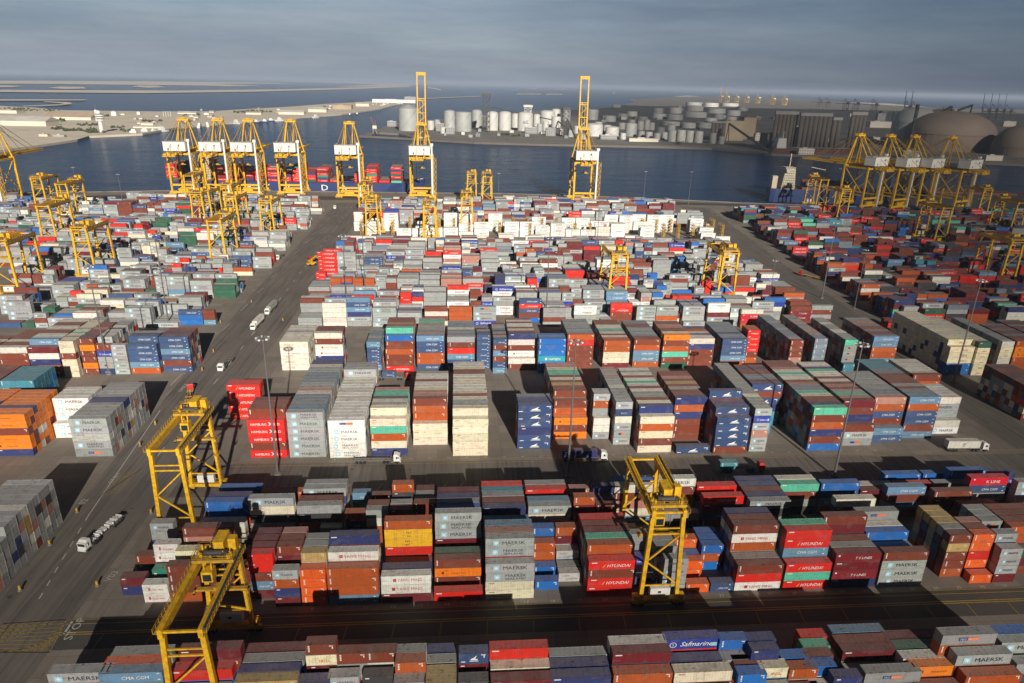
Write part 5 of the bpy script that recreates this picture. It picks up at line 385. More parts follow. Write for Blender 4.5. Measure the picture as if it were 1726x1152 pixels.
def frame_geo(L, h):
    """posts, rails, corrugated walls and roof of one container; origin at the middle of its base"""
    s = MB(); W2 = 1.219; hx = L/2; t = 0.12; g = 0.03
    for sx in (-1, 1):
        for sy in (-1, 1):
            xa, xb = sorted((sx*hx, sx*(hx-0.17))); ya, yb = sorted((sy*W2, sy*(W2-0.15))); s.box(xa, ya, 0, xb, yb, h-g)
    for sy in (-1, 1):
        ya, yb = sorted((sy*W2, sy*(W2-0.10))); s.box(-hx+.17, ya, h-.14-g, hx-.17, yb, h-g-.004); s.box(-hx+.17, ya, 0.03, hx-.17, yb, 0.20)
    for sx in (-1, 1):
        xa, xb = sorted((sx*hx, sx*(hx-0.10))); s.box(xa, -W2+.15, h-.16-g, xb, W2-.15, h-g-.006); s.box(xa, -W2+.15, 0.03, xb, W2-.15, 0.2)
    # corrugated long walls
    n = max(8, int(round((L-.34)/0.56)))
    for sy in (-1, 1):
        xs = []; p = (L-.34)/n
        for i in range(n):
            b = -hx+.17+i*p; xs += [(b, 0.0), (b+p*.30, 0.0), (b+p*.5, 0.05), (b+p*.80, 0.05)]
        xs.append((hx-.17, 0.0))
        vs = []
        for x, dpt in xs: vs += [(x, sy*(W2-.022-dpt), 0.2), (x, sy*(W2-.022-dpt), h-.14-g)]
        fs = []
        for i in range(len(xs)-1):
            q = (2*i, 2*i+2, 2*i+3, 2*i+1); fs.append(q if sy < 0 else q[::-1])
        s.add(vs, fs)
    # roof with shallow ribs, end walls, floor
    nr = max(4, int(L/1.1)); p = (L-.2)/nr; vs = []; fs = []
    pts = []
    for i in range(nr):
        b = -hx+.1+i*p; pts += [(b, -.035), (b+p*.06, 0), (b+p*.42, 0), (b+p*.5, -.035)]
    pts.append((hx-.1, -.035))
    for x, dz in pts: vs += [(x, -W2+.1, h-g-.012+dz), (x, W2-.1, h-g-.012+dz)]
    for i in range(len(pts)-1): fs.append((2*i, 2*i+2, 2*i+3, 2*i+1))
    s.add(vs, fs)
    for sx in (-1, 1):
        x = sx*(hx-.07); q = [(x, -W2+.15, .2), (x, W2-.15, .2), (x, W2-.15, h-.16-g), (x, -W2+.15, h-.16-g)]
        s.add(q, [(0, 1, 2, 3) if sx > 0 else (3, 2, 1, 0)])
    s.quad((-hx, -W2, .03), (-hx, W2, .03), (hx, W2, .03), (hx, -W2, .03))
    return s
def door_geo(L, h, sx, side):
    """one door leaf with its two locking bars on the end of a container"""
    s = MB(); x = sx*(L/2-.07); e = sx*.045
    ya, yb = (-1.05, -.015) if side < 0 else (.015, 1.05)
    xa, xb = sorted((x, x+e)); s.box(xa, ya, .22, xb, yb, h-.2)
    for f in (.28, .72):
        y = ya+(yb-ya)*f; s.cyl((x+e*1.6, y, .2), (x+e*1.6, y, h-.19), .028, n=6)
        s.box(*sorted((x+e, x+e*2.2))[:1], y-.02, 1.0, sorted((x+e, x+e*2.2))[1], y+.22, 1.08)
    return s
def simple_geo(L, h):
    """the same container with flat walls: posts and rails stand proud of the panels"""
    s = MB(); W2 = 1.219; hx = L/2; g = .03; a = hx-.06; b = W2-.03; z1 = h-g
    s.box(-a, -b, .06, a, b, z1-.02)
    for sx in (-1, 1):
        for sy in (-1, 1):
            xa, xb = sorted((sx*hx, sx*(hx-.17))); ya, yb = sorted((sy*W2, sy*(W2-.13))); s.box(xa, ya, 0, xb, yb, z1)
    for sy in (-1, 1):
        ya, yb = sorted((sy*(W2-.004), sy*(W2-.08))); s.box(-hx+.17, ya, z1-.13, hx-.17, yb, z1-.004)
    for sx in (-1, 1):
        for (y0, y1) in ((-1.04, -.02), (.02, 1.04)):
            xa, xb = sorted((sx*(a-.01), sx*(a+.03))); s.box(xa, y0, .2, xb, y1, z1-.2)
    return s
def box_geo(L, h):
    s = MB(); s.box(-L/2, -1.21, .03, L/2, 1.21, h-.05); return s

# --- every stack read from the photograph: block, left edge x, front y, long?, tier height, paint codes bottom to top
STACKS = []
for blk, rows_ in DATA.items():
    for it in rows_:
        STACKS.append((blk, it[0], it[1], it[2], it[3], ''.join(PAINTS[k_] for k_ in it[4:])))
NEARC = []   # block, x centre, y centre, L, h, z, code, column key, row y, tier, tiers
for blk, x, y, sz, hh, cd in STACKS:
    L = 12.19 if sz else 6.06
    for k_, c_ in enumerate(cd):
        NEARC.append([blk, x+L/2, y+1.219, L, hh, k_*hh, c_, round((x+3)/6.475) if blk == 'Z' else x, y, k_, len(cd)])
# --- the yard beyond: rows of blocks filled by hand-set colour mixes
rg = random.Random(11)
FAR = []
OCC = []
def fill(X0, X1, Y0, nrow, mix, hmin, hmax, h=2.62, bay=12.95, drift=0.0, empt=0.05, p20=0.25):
    """one block: bays side by side, each bay mostly one owner's boxes, rows of similar height"""
    x = X0; Hc = rg.uniform(hmin, hmax); dom = rg.choice(mix)
    while x < X1-6:
        Hc = min(hmax, max(hmin, Hc+rg.uniform(-1.1, 1.1)))
        if rg.random() < .55: dom = rg.choice(mix)
        parts_ = [(x, 6.06), (x+6.48, 6.06)] if rg.random() < p20 else [(x, 12.19)]
        for px_, L in parts_:
            if px_+L > X1+3 or rg.random() < empt*.6: continue
            hrow = int(round(Hc+rg.uniform(-1, 1))); base = dom
            for r in range(nrow):
                if rg.random() < empt: continue
                if rg.random() < .62: hrow = int(round(Hc+rg.choice((-3, -2, -2, -1, 0, 0, 1, 1))))
                if rg.random() < .30: base = rg.choice(mix)
                hh = min(hmax, max(1, hrow))
                for k_ in range(hh):
                    c_ = base if rg.random() < .55 else rg.choice(mix)
                    if c_ == 'm' and rg.random() < .25: c_ = 's'
                    FAR.append((px_+L/2+drift*(Y0+r*2.85-300), Y0+r*2.85+1.22, L, h, k_*h, c_))
        x += bay
MIXC = 'mmmmmmmmmmmmmgggggggsswwWWbbbbonNRRSrehBla'
MIXW = 'wwwwwwwzzwWw'
MIXL = 'mmmmmmmmmmmmggggggggssWWbbbRolnNcESrB'
MIXR = 'bbbbbRRRRrhooNNlnnnnatEddmmgWTBH'
MIXF = 'mmgggsWbbRrnlBacE'
# centre, from the cross aisle back to the quay
def seq(X0, X1, y, n, mix, a, b, **k): fill(X0, X1, y, n, mix, a, b, **k)
for y, a, b, mix in ((348, 2, 5, MIXC), (368, 3, 5, MIXC), (397, 3, 5, MIXC), (417, 3, 5, MIXC), (446, 3, 5, MIXC), (466, 2, 5, MIXC), (495, 3, 5, MIXC), (516, 3, 4, MIXC), (533, 2, 3, MIXC)):
    seq(-88 if y > 380 else -84, 206+(y-348)*.06, y, 6, mix, a, b)
for y, a, b in ((551, 2, 4), (574, 3, 5), (600, 4, 6)): seq(-90 if y > 560 else 20, 228, y, 3, MIXW if y > 560 else 'wWmgw', a, b, empt=.34, p20=.06)
for y in (632, 652, 682, 702): seq(-92, 230+(y-632)*.1, y, 6, MIXC, 2, 5)
seq(-94, 238, 733, 4, MIXF, 2, 4)
seq(-60, 232, 752, 2, MIXF, 1, 2, empt=.3)
# left terminal
for y, x0 in ((348, -205), (370, -215), (400, -230), (421, -240), (451, -260), (472, -280), (502, -300), (523, -320), (553, -345), (574, -360), (604, -385), (626, -400), (656, -410), (678, -425), (705, -440)):
    fill(x0-30, -133 if y < 690 else -140, y, 6, MIXL, 2, 5 if y > 390 else 4)
fill(-400, -200, 738, 2, 'hrHrhb', 1, 1, empt=.15); fill(-200, -150, 735, 3, 'mggbW', 1, 2, empt=.2)
# right terminal
for y, x1 in ((345, 420), (366, 440), (396, 470), (417, 490), (447, 520), (468, 540), (498, 570), (519, 590), (549, 620), (570, 640), (600, 660), (621, 680), (651, 700), (672, 720)):
    fill(246+(y-345)*.11, x1, y, 6, MIXR, 2, 5)
fill(288, 560, 696, 4, MIXR, 1, 3, empt=.2); fill(300, 460, 716, 2, MIXR, 1, 1, empt=.3)
# stacks of the middle distance that stand out in the photograph
FEAT = [(-71, 348, 1, 'WWWWW', 'K'), (-58.5, 349, 1, 'pmnlNl', ''), (-18, 350, 1, 'WbWb', ''), (-5, 350, 1, 'Booo', ''), (8, 350, 1, 'Smmp', ''), (63, 352, 1, 'ggww', ''), (84, 356, 1, 'bbhr', ''), (108, 350, 1, 'mopm', ''),
 (154, 345, 1, 'okkW', ''), (184, 350, 1, 'bxxb', ''), (197, 352, 1, 'bgbg', ''), (172, 358, 1, 'ggWSB', ''), (33, 355, 1, 'BbNhN', ''), (-92.5, 452, 1, 'hhhhhh', ''), (-80, 452, 1, 'gmgmmg', ''), (-92.5, 472, 1, 'HHoHH', ''),
 (-146, 352, 1, 'BBN', ''), (-133.5, 352, 0, 'lbb', ''), (250, 350, 1, 'NSmm', ''), (236, 345, 0, 'rR', ''), (-140, 470, 1, 'mmm', ''), (-141, 482, 1, 'hHb', ''), (-151, 600, 1, 'gmHh', '')]
FEATBOX = [(f[0]-1, f[0]+(13.2 if f[2] else 7), f[1]-26, f[1]+2.9) for f in FEAT]
FAR = [c for c in FAR if not any(a < c[0] < b and d-2 < c[1] < e for a, b, d, e in FEATBOX)]
for x, y, sz, cd, _ in FEAT:
    L = 12.19 if sz else 6.06
    for k_, c_ in enumerate(cd): FAR.append((x+L/2, y+1.22, L, 2.65, k_*2.65, c_))

# --- which ones show largest: a small id buffer
IW, IH = 863, 576; SCL = IW/1726.0
def proj(p):
    d = p-np.array([0, 0, CH]); z = d@fw
    return np.stack([(863+FPX*(d@RT)/z)*SCL, (576-FPX*(d@UP)/z)*SCL, z], -1)
def visible_counts(cs):
    zb = np.full((IH, IW), 1e9, 'f'); ib = np.full((IH, IW), -1, 'i'); eb = np.zeros((IH, IW), 'i')
    for idx, c in enumerate(cs):
        _, xc, yc, L, h, z = c[:6]
        x0, x1, y0, y1, z0, z1 = xc-L/2, xc+L/2, yc-1.22, yc+1.22, z, z+h
        P8 = proj(np.array([(x0,y0,z0),(x1,y0,z0),(x1,y0,z1),(x0,y0,z1),(x0,y1,z0),(x1,y1,z0),(x1,y1,z1),(x0,y1,z1)]))
        quads = [(0,(0,1,2,3)), (0,(3,2,6,7))]
        if x1 < 0: quads.append((1,(1,5,6,2)))
        if x0 > 0: quads.append((2,(4,0,3,7)))
        for e, q in quads:
            p = P8[list(q)]
            xa, xb = max(0, int(p[:,0].min())), min(IW-1, int(p[:,0].max())+1); ya, yb = max(0, int(p[:,1].min())), min(IH-1, int(p[:,1].max())+1)
            if xa > xb or ya > yb or p[:,2].min() < 1: continue
            gx, gy = np.meshgrid(np.arange(xa, xb+1)+.5, np.arange(ya, yb+1)+.5)
            ins = np.ones(gx.shape, bool); sg = 0
            for i in range(4):
                a, b = p[i], p[(i+1) % 4]; cr_ = (b[0]-a[0])*(gy-a[1])-(b[1]-a[1])*(gx-a[0])
                if sg == 0:
                    m = p.mean(0); sg = 1 if (b[0]-a[0])*(m[1]-a[1])-(b[1]-a[1])*(m[0]-a[0]) > 0 else -1
                ins &= cr_*sg >= 0
            if not ins.any(): continue
            zz = p[:,2].mean()
            A_ = np.c_[p[:,0], p[:,1], np.ones(4)]; k_, *_ = np.linalg.lstsq(A_, 1/p[:,2], rcond=None)
            zz = 1/(k_[0]*gx+k_[1]*gy+k_[2])
            sub = zb[ya:yb+1, xa:xb+1]; w = ins & (zz < sub-.02)
            sub[w] = zz[w]; ib[ya:yb+1, xa:xb+1][w] = idx; eb[ya:yb+1, xa:xb+1][w] = e
    cnt = np.bincount(ib[ib >= 0], minlength=len(cs)); ends = np.bincount(ib[(ib >= 0) & (eb > 0)], minlength=len(cs))
    return cnt, ends
CNT, ENDS = visible_counts(NEARC)
order = np.argsort(-CNT)
N_IND = 286
IND = [int(i) for i in order[:N_IND] if CNT[i] > 0]; INDS = set(IND)

# --- names of places for the labels
ORD = ['zeroth','first','second','third','fourth','fifth','sixth','seventh','eighth','ninth','tenth','eleventh','twelfth','thirteenth','fourteenth','fifteenth','sixteenth','seventeenth','eighteenth','nineteenth','twentieth',
 'twenty-first','twenty-second','twenty-third','twenty-fourth','twenty-fifth','twenty-sixth','twenty-seventh','twenty-eighth','twenty-ninth','thirtieth']+['thirty-%s' % s for s in ('first','second','third','fourth','fifth','sixth','seventh','eighth','ninth')]+['fortieth']
BLOCK = dict(Z='bottom-edge block', A1='big-gantry block', A2='parking-side block', B='first tall block', BL='road-side block', G='bottom-corner block', C='second tall block')
cols = {}; rws = {}
for i in IND:
    c = NEARC[i]; cols.setdefault(c[0], set()).add(c[7])
for b in cols: cols[b] = sorted(cols[b])
def rowset(b, x): return sorted({NEARC[i][8] for i in IND if NEARC[i][0] == b and NEARC[i][7] == x})
RS = {(b, x): rowset(b, x) for b in cols for x in cols[b]}
TIER = {0: 'ground', 1: 'second', 2: 'third', 3: 'fourth', 4: 'fifth', 5: 'sixth', 6: 'seventh'}
def clabel(c):
    b = c[0]; ci = ORD[cols[b].index(c[7])+1]; ri = RS[(b, c[7])]; rr = ri.index(c[8])+1
    nm = CNAME[c[6]]; ln = 'long' if c[3] > 8 else 'short'; lt = ' lettered' if c[6] in SAYS else ''
    t = TIER[c[9]]; row = '' if len(ri) == 1 else ', %s row' % ORD[rr]
    return '%s%s %s container, %s tier, %s column from left%s, %s' % (nm, lt, ln, t, ci, row, BLOCK[b])

cache_f, cache_l, cache_d = {}, {}, {}
def frame_mesh(L, h):
    k_ = (L, round(h, 2))
    if k_ not in cache_f: cache_f[k_] = frame_geo(L, h).mesh('shipping_container', M_CONT)
    return cache_f[k_]
def letter_mesh(code, L, h):
    k_ = (code, L, round(h, 2))
    if k_ not in cache_l:
        s = lettering(code, L, h)
        if not s.f: cache_l[k_] = None
        else:
            me = s.mesh('lettering', M_LET); at = me.attributes.new('paint', 'FLOAT_COLOR', 'FACE')
            at.data.foreach_set('color', np.array([(*c, 1) for c in s.c], 'f').ravel()); cache_l[k_] = me
    return cache_l[k_]
def door_mesh(L, h, sx, side):
    k_ = (L, round(h, 2), sx, side)
    if k_ not in cache_d: cache_d[k_] = door_geo(L, h, sx, side).mesh('door', M_CONT)
    return cache_d[k_]
GROUPS = dict(Z='containers stacked at the bottom edge', A1='containers stacked under the yellow crane', A2='containers stacked before the parking lines', B='containers in the tall stacks',
 BL='containers in the roadside stacks', G='containers in the corner stacks', C='containers in the far stacks')
def vary(col, r, a=.10):
    k_ = 1+r.uniform(-a, a); return tuple(min(.85, max(.008, v*k_*(1+r.uniform(-.04, .04)))) for v in col)
def make_container(code, L, h, loc, rz=0, ends=(1,), label=None, group=None, r=rg):
    o = bpy.data.objects.new('shipping_container', frame_mesh(L, h)); COL.objects.link(o)
    o.location = loc; o.rotation_euler = (0, 0, rz); o.color = (*vary(PAL[code], r), 1)
    tag(o, label, 'shipping container', group)
    lm = letter_mesh(code, L, h)
    if lm is not None:
        q = bpy.data.objects.new('lettering', lm); COL.objects.link(q); q.parent = o
        if code in SAYS: q.scale = (r.uniform(.90, 1.04), 1, r.uniform(.92, 1.0)); q.location = (r.uniform(-.3, .3)*L/12, 0, r.uniform(-.02, .12))
    for sx in ends:
        for side in (-1, 1):
            q = bpy.data.objects.new('door', door_mesh(L, h, sx, side)); COL.objects.link(q); q.parent = o; q.color = o.color
    return o
rj = random.Random(4)
for i in IND:
    c = NEARC[i]
    ends = () if ENDS[i] < 3 else ((1,) if c[1] < 0 else (-1,))
    make_container(c[6], c[3], c[4], (c[1]+rj.uniform(-.06, .06), c[2]+rj.uniform(-.03, .03), c[5]), rj.uniform(-.003, .003), ends, clabel(c), GROUPS[c[0]], rj)

# --- all the others as one object
class Bulk:
    def __init__(s): s.V = []; s.F = []; s.ls = []; s.col = []; s.mi = []; s.n = 0
    def add(s, V, faces, off, cols, mi, rot=None):
        s.V.append(V+np.array(off, 'f')); 
        for f in faces: s.F.append(np.array(f, 'i')+s.n); s.ls.append(len(f))
        s.n += len(V); s.col += cols; s.mi += [mi]*len(faces)
BK = Bulk(); tcache = {}
def templ(kind, L, h):
    k_ = (kind, L, round(h, 2))
    if k_ not in tcache:
        g = simple_geo(L, h) if kind == 's' else box_geo(L, h); tcache[k_] = (np.array(g.v, 'f'), g.f)
    return tcache[k_]
def ltempl(code, L, h):
    k_ = ('l', code, L, round(h, 2))
    if k_ not in tcache:
        g = lettering(code, L, h); tcache[k_] = (np.array(g.v, 'f') if g.v else None, g.f, [(*c, 1) for c in g.c])
    return tcache[k_]
def bulk(code, L, h, x, y, z, near, letter=True, r=rg):
    V, F = templ('s' if near else 'b', L, h); c = (*vary(PAL[code], r), 1)
    BK.add(V, F, (x, y, z), [c]*len(F), 0)
    if letter:
        LV, LF, LC = ltempl(code, L, h)
        if LV is not None: BK.add(LV*np.array([r.uniform(.88, 1.05), 1, r.uniform(.92, 1)], 'f'), LF, (x+r.uniform(-.3, .3), y-.012, z+r.uniform(0, .1)), LC, 1)
rk = random.Random(9)
for i, c in enumerate(NEARC):
    if i in INDS: continue
    bulk(c[6], c[3], c[4], c[1]+rk.uniform(-.06, .06), c[2]+rk.uniform(-.03, .03), c[5], True, CNT[i] > 0, rk)
fx, fy = {}, {}
for x, y, L, h, z, code in FAR:
    plain = code in 'oubBeKtarRnETdcgG'
    bulk(code, L, h, x+rk.uniform(-.12, .12), y, z, y < 420, (not plain and (rk.random() < .8 or code in 'hHi')) or (plain and rk.random() < .12), rk)
# ------------------------------------------------------------------ the setting
def U(px, py, Z=0.0):
    """ground point seen at a pixel of the photograph (used once, to survey positions)"""
    d = fw+(px-863)/FPX*RT-(py-576)/FPX*UP; t = (Z-CH)/d[2]; return (float(d[0]*t), float(d[1]*t))
QUAY = [(-2600, 560), (-800, 742), (-440, 792), (-300, 822), (60, 826), (190, 810), (330, 778), (640, 742), (1100, 660), (2600, 560)]
def sheet(name, pts, z, mat, kind='structure', skirt=None):
    s = MB(); n = len(pts); s.add([(p[0], p[1], z) for p in pts], [tuple(range(n))])
    if skirt is not None:
        for i in range(n):
            a, b = pts[i], pts[(i+1) % n]; s.quad((a[0],a[1],skirt), (b[0],b[1],skirt), (b[0],b[1],z), (a[0],a[1],z))
    o = s.build(name, mat); tag(o, kind=kind); return o
def ground_mat():
    m, n, b = newmat('concrete_apron'); g = N(n, 'ShaderNodeNewGeometry').outputs['Position']
    big = ramp(n, noise(n, g, 0.02, 6, .6), .3, .75); mid = ramp(n, noise(n, g, 0.16, 7, .65), .35, .72); fine = noise(n, g, 1.6, 5, .7)
    c = mixc(n, big, (.20, .168, .14), (.27, .228, .19))
    c = mixc(n, math_(n, 'MULTIPLY', mid, .45), c, (.13, .112, .096))
    st = ramp(n, noise(n, mapping(n, g, (1.1, .05, 1)), .9, 5, .6), .52, .72); c = mixc(n, math_(n, 'MULTIPLY', st, .35), c, (.10, .088, .078))
    st2 = ramp(n, noise(n, mapping(n, g, (.05, 1.1, 1)), .7, 5, .6), .55, .75); c = mixc(n, math_(n, 'MULTIPLY', st2, .3), c, (.10, .088, .078))
    oil = ramp(n, noise(n, g, .45, 3, .5), .69, .74); c = mixc(n, math_(n, 'MULTIPLY', oil, .6), c, (.05, .046, .042))
    c = mixc(n, math_(n, 'MULTIPLY', fine, .18), c, (.36, .32, .27))
    # slab joints
    bt = N(n, 'ShaderNodeTexBrick'); bt.inputs['Scale'].default_value = .1; bt.offset = 0; bt.inputs['Mortar Size'].default_value = .008
    bt.inputs['Brick Width'].default_value = .75; bt.inputs['Row Height'].default_value = .6; n.links.new(g, bt.inputs['Vector'])
    bt.inputs['Color1'].default_value = (.72, .71, .70, 1); bt.inputs['Color2'].default_value = (1.12, 1.11, 1.09, 1); bt.inputs['Mortar'].default_value = (.45, .45, .45, 1)
    c = mixc(n, .55, c, bt.outputs['Color'], 'MULTIPLY')
    n.links.new(c, b.inputs['Base Color']); b.inputs['Roughness'].default_value = .85; return m
def asphalt_mat():
    m, n, b = newmat('asphalt'); g = N(n, 'ShaderNodeNewGeometry').outputs['Position']
    c = mixc(n, ramp(n, noise(n, g, .05, 6, .62), .3, .7), (.045, .04, .037), (.075, .067, .06))
    st = ramp(n, noise(n, mapping(n, g, (.03, .9, 1)), .8, 5, .6), .5, .72); c = mixc(n, math_(n, 'MULTIPLY', st, .45), c, (.05, .046, .044))
    oil = ramp(n, noise(n, g, .5, 3, .5), .67, .72); c = mixc(n, math_(n, 'MULTIPLY', oil, .7), c, (.03, .028, .027))
    c = mixc(n, math_(n, 'MULTIPLY', noise(n, g, 2.0, 5, .7), .25), c, (.17, .155, .135))
    n.links.new(c, b.inputs['Base Color']); b.inputs['Roughness'].default_value = .8; return m
def road_mat():
    m, n, b = newmat('worn_road'); g = N(n, 'ShaderNodeNewGeometry').outputs['Position']
    c = mixc(n, ramp(n, noise(n, g, .04, 6, .62), .3, .7), (.135, .116, .10), (.195, .168, .146))
    st = ramp(n, noise(n, mapping(n, g, (.9, .03, 1)), .8, 5, .6), .46, .70); c = mixc(n, math_(n, 'MULTIPLY', st, .75), c, (.06, .054, .05))
    oil = ramp(n, noise(n, g, .4, 3, .5), .68, .73); c = mixc(n, math_(n, 'MULTIPLY', oil, .7), c, (.035, .032, .03))
    n.links.new(c, b.inputs['Base Color']); b.inputs['Roughness'].default_value = .82; return m
M_GROUND = ground_mat(); M_ASPH = asphalt_mat(); M_ROAD = road_mat()
def water_mat():
    m, n, b = newmat('harbour_water'); g = N(n, 'ShaderNodeNewGeometry').outputs['Position']
    c = mixc(n, ramp(n, noise(n, mapping(n, g, (1, 2.2, 1)), .0016, 5, .6), .35, .7), (.005, .028, .090), (.010, .052, .120))
    n.links.new(c, b.inputs['Base Color']); b.inputs['Roughness'].default_value = .16; b.inputs['IOR'].default_value = 1.33
    b.inputs['Specular IOR Level'].default_value = .06
    nn = noise(n, mapping(n, g, (1, 1.9, 1)), .13, 7, .62); nb = noise(n, mapping(n, g, (1, 1.6, 1)), .012, 4, .6)
    h = math_(n, 'ADD', nn, math_(n, 'MULTIPLY', nb, 3.0))
    bp = N(n, 'ShaderNodeBump'); bp.inputs['Strength'].default_value = .8; bp.inputs['Distance'].default_value = 3.0
    n.links.new(h, bp.inputs['Height']); n.links.new(bp.outputs[0], b.inputs['Normal']); return m
M_WATER = water_mat()
def sand_mat(name, a, b_, dark, ds=.55):
    m, n, b = newmat(name); g = N(n, 'ShaderNodeNewGeometry').outputs['Position']
    c = mixc(n, ramp(n, noise(n, g, .006, 7, .6), .3, .7), a, b_)
    c = mixc(n, math_(n, 'MULTIPLY', ramp(n, noise(n, mapping(n, g, (1, 1.6, 1)), .02, 7, .68), .5, .68), ds), c, dark)
    n.links.new(c, b.inputs['Base Color']); b.inputs['Roughness'].default_value = .9; return m
M_SAND = sand_mat('pale_sand', (.60, .51, .40), (.72, .64, .52), (.30, .25, .19), .42)
M_ISLE = sand_mat('island_sand', (.62, .54, .43), (.70, .62, .50), (.5, .43, .34), .3)
M_IND = sand_mat('industrial_ground', (.16, .145, .13), (.24, .22, .19), (.07, .065, .06), .7)
terminal = [(-2600, -500)]+[(2600, -500)]+QUAY[::-1]
sheet('ground', terminal, 0.0, M_GROUND, skirt=-6)
S_ = 62000
sheet('water', [(-S_, -450), (S_, -450), (S_, S_), (-S_, S_)], -3.5, M_WATER)
# roads as sheets on the apron
sheet('road', [(-100, 127.9), (330, 127.9), (330, 137.6), (-100, 137.6)], .012, M_ASPH)
sheet('road', [(-113, 60), (-93, 60), (-92, 200), (-90, 420), (-97, 745), (-128, 745), (-124, 400), (-116, 200)], .020, M_ROAD)
sheet('road', [(-90, 189), (330, 184), (330, 206), (-90, 208.5)], .028, M_ROAD)
sheet('road', [(206, 210), (222, 210), (244, 480), (276, 740), (246, 752), (228, 590), (212, 420)], .036, M_ROAD)
sheet('road', [(-420, 758), (-90, 766), (290, 758), (640, 690), (640, 705), (300, 774), (60, 790), (-300, 790), (-420, 772)], .012, M_ASPH)
# painted lines
M_PW = simple('white_road_paint', (.55, .53, .48), .7, var=.5, scale=1.2, dirt=(.15, .13, .12))
M_PY = simple('yellow_road_paint', (.40, .27, .05), .7, var=.6, scale=1.0, dirt=(.14, .11, .07))
pw = MB(); py = MB()
def line(mb, a, b, w, z=.05):
    d = Vector((b[0]-a[0], b[1]-a[1], 0)).normalized(); q = Vector((-d.y, d.x, 0))*w/2
    mb.quad((a[0]-q.x, a[1]-q.y, z), (b[0]-q.x, b[1]-q.y, z), (b[0]+q.x, b[1]+q.y, z), (a[0]+q.x, a[1]+q.y, z))
line(pw, U(270, 692), U(150, 868), .28)
for t in range(7):
    a, b = U(150-13*t, 868+22*t), U(144-13*t, 878+22*t); line(pw, a, b, .28)
for t in range(26): y = 215+t*20; line(pw, (-103-.012*(y-200), y), (-103.1-.012*(y-200), y+6), .3)
for t in range(14): y = 240+t*34; line(pw, (-121-.02*(y-200)*.2, y), (-121, y+12), .25)
for t in range(60):                                           # parking bays behind the block
    x = -48+t*5.2
    if x < 128: line(pw, (x, 188.6), (x+2.6, 194.4), .16, .055)
    else: line(pw, (x, 186), (x+.4, 192), .16, .055)
for t in range(27): x = 212+t*.085*20; line(pw, (216+.075*(230+t*20), 230+t*20), (216.5+.075*(230+t*20), 236+t*20), .28)
for y, w in ((137.3, .22), (135.9, .22), (133.2, .34), (132.5, .34)): line(py, (-93, y), (330, y), w)
for y in (209.6, 206.9): line(py, (-80, y), (330, y-.6), .2)
for y in (107.0, 106.2): line(py, (-130, y), (-93, y), .3, .05)
for t in range(40): line(py, (-94+t*11.2, 132.2), (-94.4+t*11.2, 127.6), .18, .054)
# yellow box junction
bx = [U(5, 1052), U(112, 1045), U(84, 1100), U(-30, 1100)]
def lerp2(a, b, t): return (a[0]+(b[0]-a[0])*t, a[1]+(b[1]-a[1])*t)
for i in range(9):
    t = i/8; line(py, lerp2(bx[0], bx[1], t), lerp2(bx[3], bx[0], 1-t) if t < 1 else bx[0], .18); line(py, lerp2(bx[1], bx[2], t), lerp2(bx[0], bx[3], t), .18)
    line(py, lerp2(bx[3], bx[2], t), lerp2(bx[1], bx[2], 1-t), .18)
b2 = [U(205, 800), U(240, 790), U(205, 830), U(160, 842)]
for i in range(6):
    t = i/5; line(py, lerp2(b2[0], b2[1], t), lerp2(b2[0], b2[3], t), .16); line(py, lerp2(b2[1], b2[2], t), lerp2(b2[3], b2[2], t), .16)
line(pw, U(122, 1048), U(106, 1072), .5)
def ground_text(mb, txt, at, h, ang, z=.052, wide=1.0):
    co, fs = text_geo(txt); ca, sa = math.cos(ang), math.sin(ang)
    vs = [(at[0]+ca*p[0]*h*wide-sa*p[1]*h, at[1]+sa*p[0]*h*wide+ca*p[1]*h, z) for p in co]; mb.add(vs, fs)
ground_text(pw, 'STOP', U(133, 1060), 1.9, math.pi/2, wide=1.1)
ground_text(pw, 'ONLY', U(196, 806), 1.4, math.pi/2, wide=1.2)
ground_text(pw, '02', U(146, 846), 2.0, math.pi/2)
ground_text(pw, 'V03', U(193, 972), 1.8, math.pi/2*.9)
ground_text(pw, 'ONLY', U(312, 654), 1.6, math.pi/2, wide=1.3)
for k_ in range(9, 40):                                       # bay numbers along the crane track
    p = U(572+45.2*(k_-10), 1026) if k_ < 24 else None
    if p: ground_text(pw, str(k_), (p[0], 137.75), .95, 0, wide=1.1)
    else: ground_text(pw, str(k_), (U(572, 1026)[0]+6.475*(k_-10), 137.75), .95, 0, wide=1.1)
for k_ in range(8, 40): ground_text(pw, str(k_), (U(572, 1026)[0]+6.475*(k_-10), 209.9), .8, 0, wide=1.1)
tag(pw.build('road_markings', M_PW), kind='structure'); tag(py.build('road_markings', M_PY), kind='structure')
# quay edge kerb
kb = MB()
for a, b in zip(QUAY, QUAY[1:]): kb.beam((a[0], a[1]-.6, .3), (b[0], b[1]-.6, .3), 1.2, .6)
tag(kb.build('quay_kerb', M_GROUND), kind='structure')
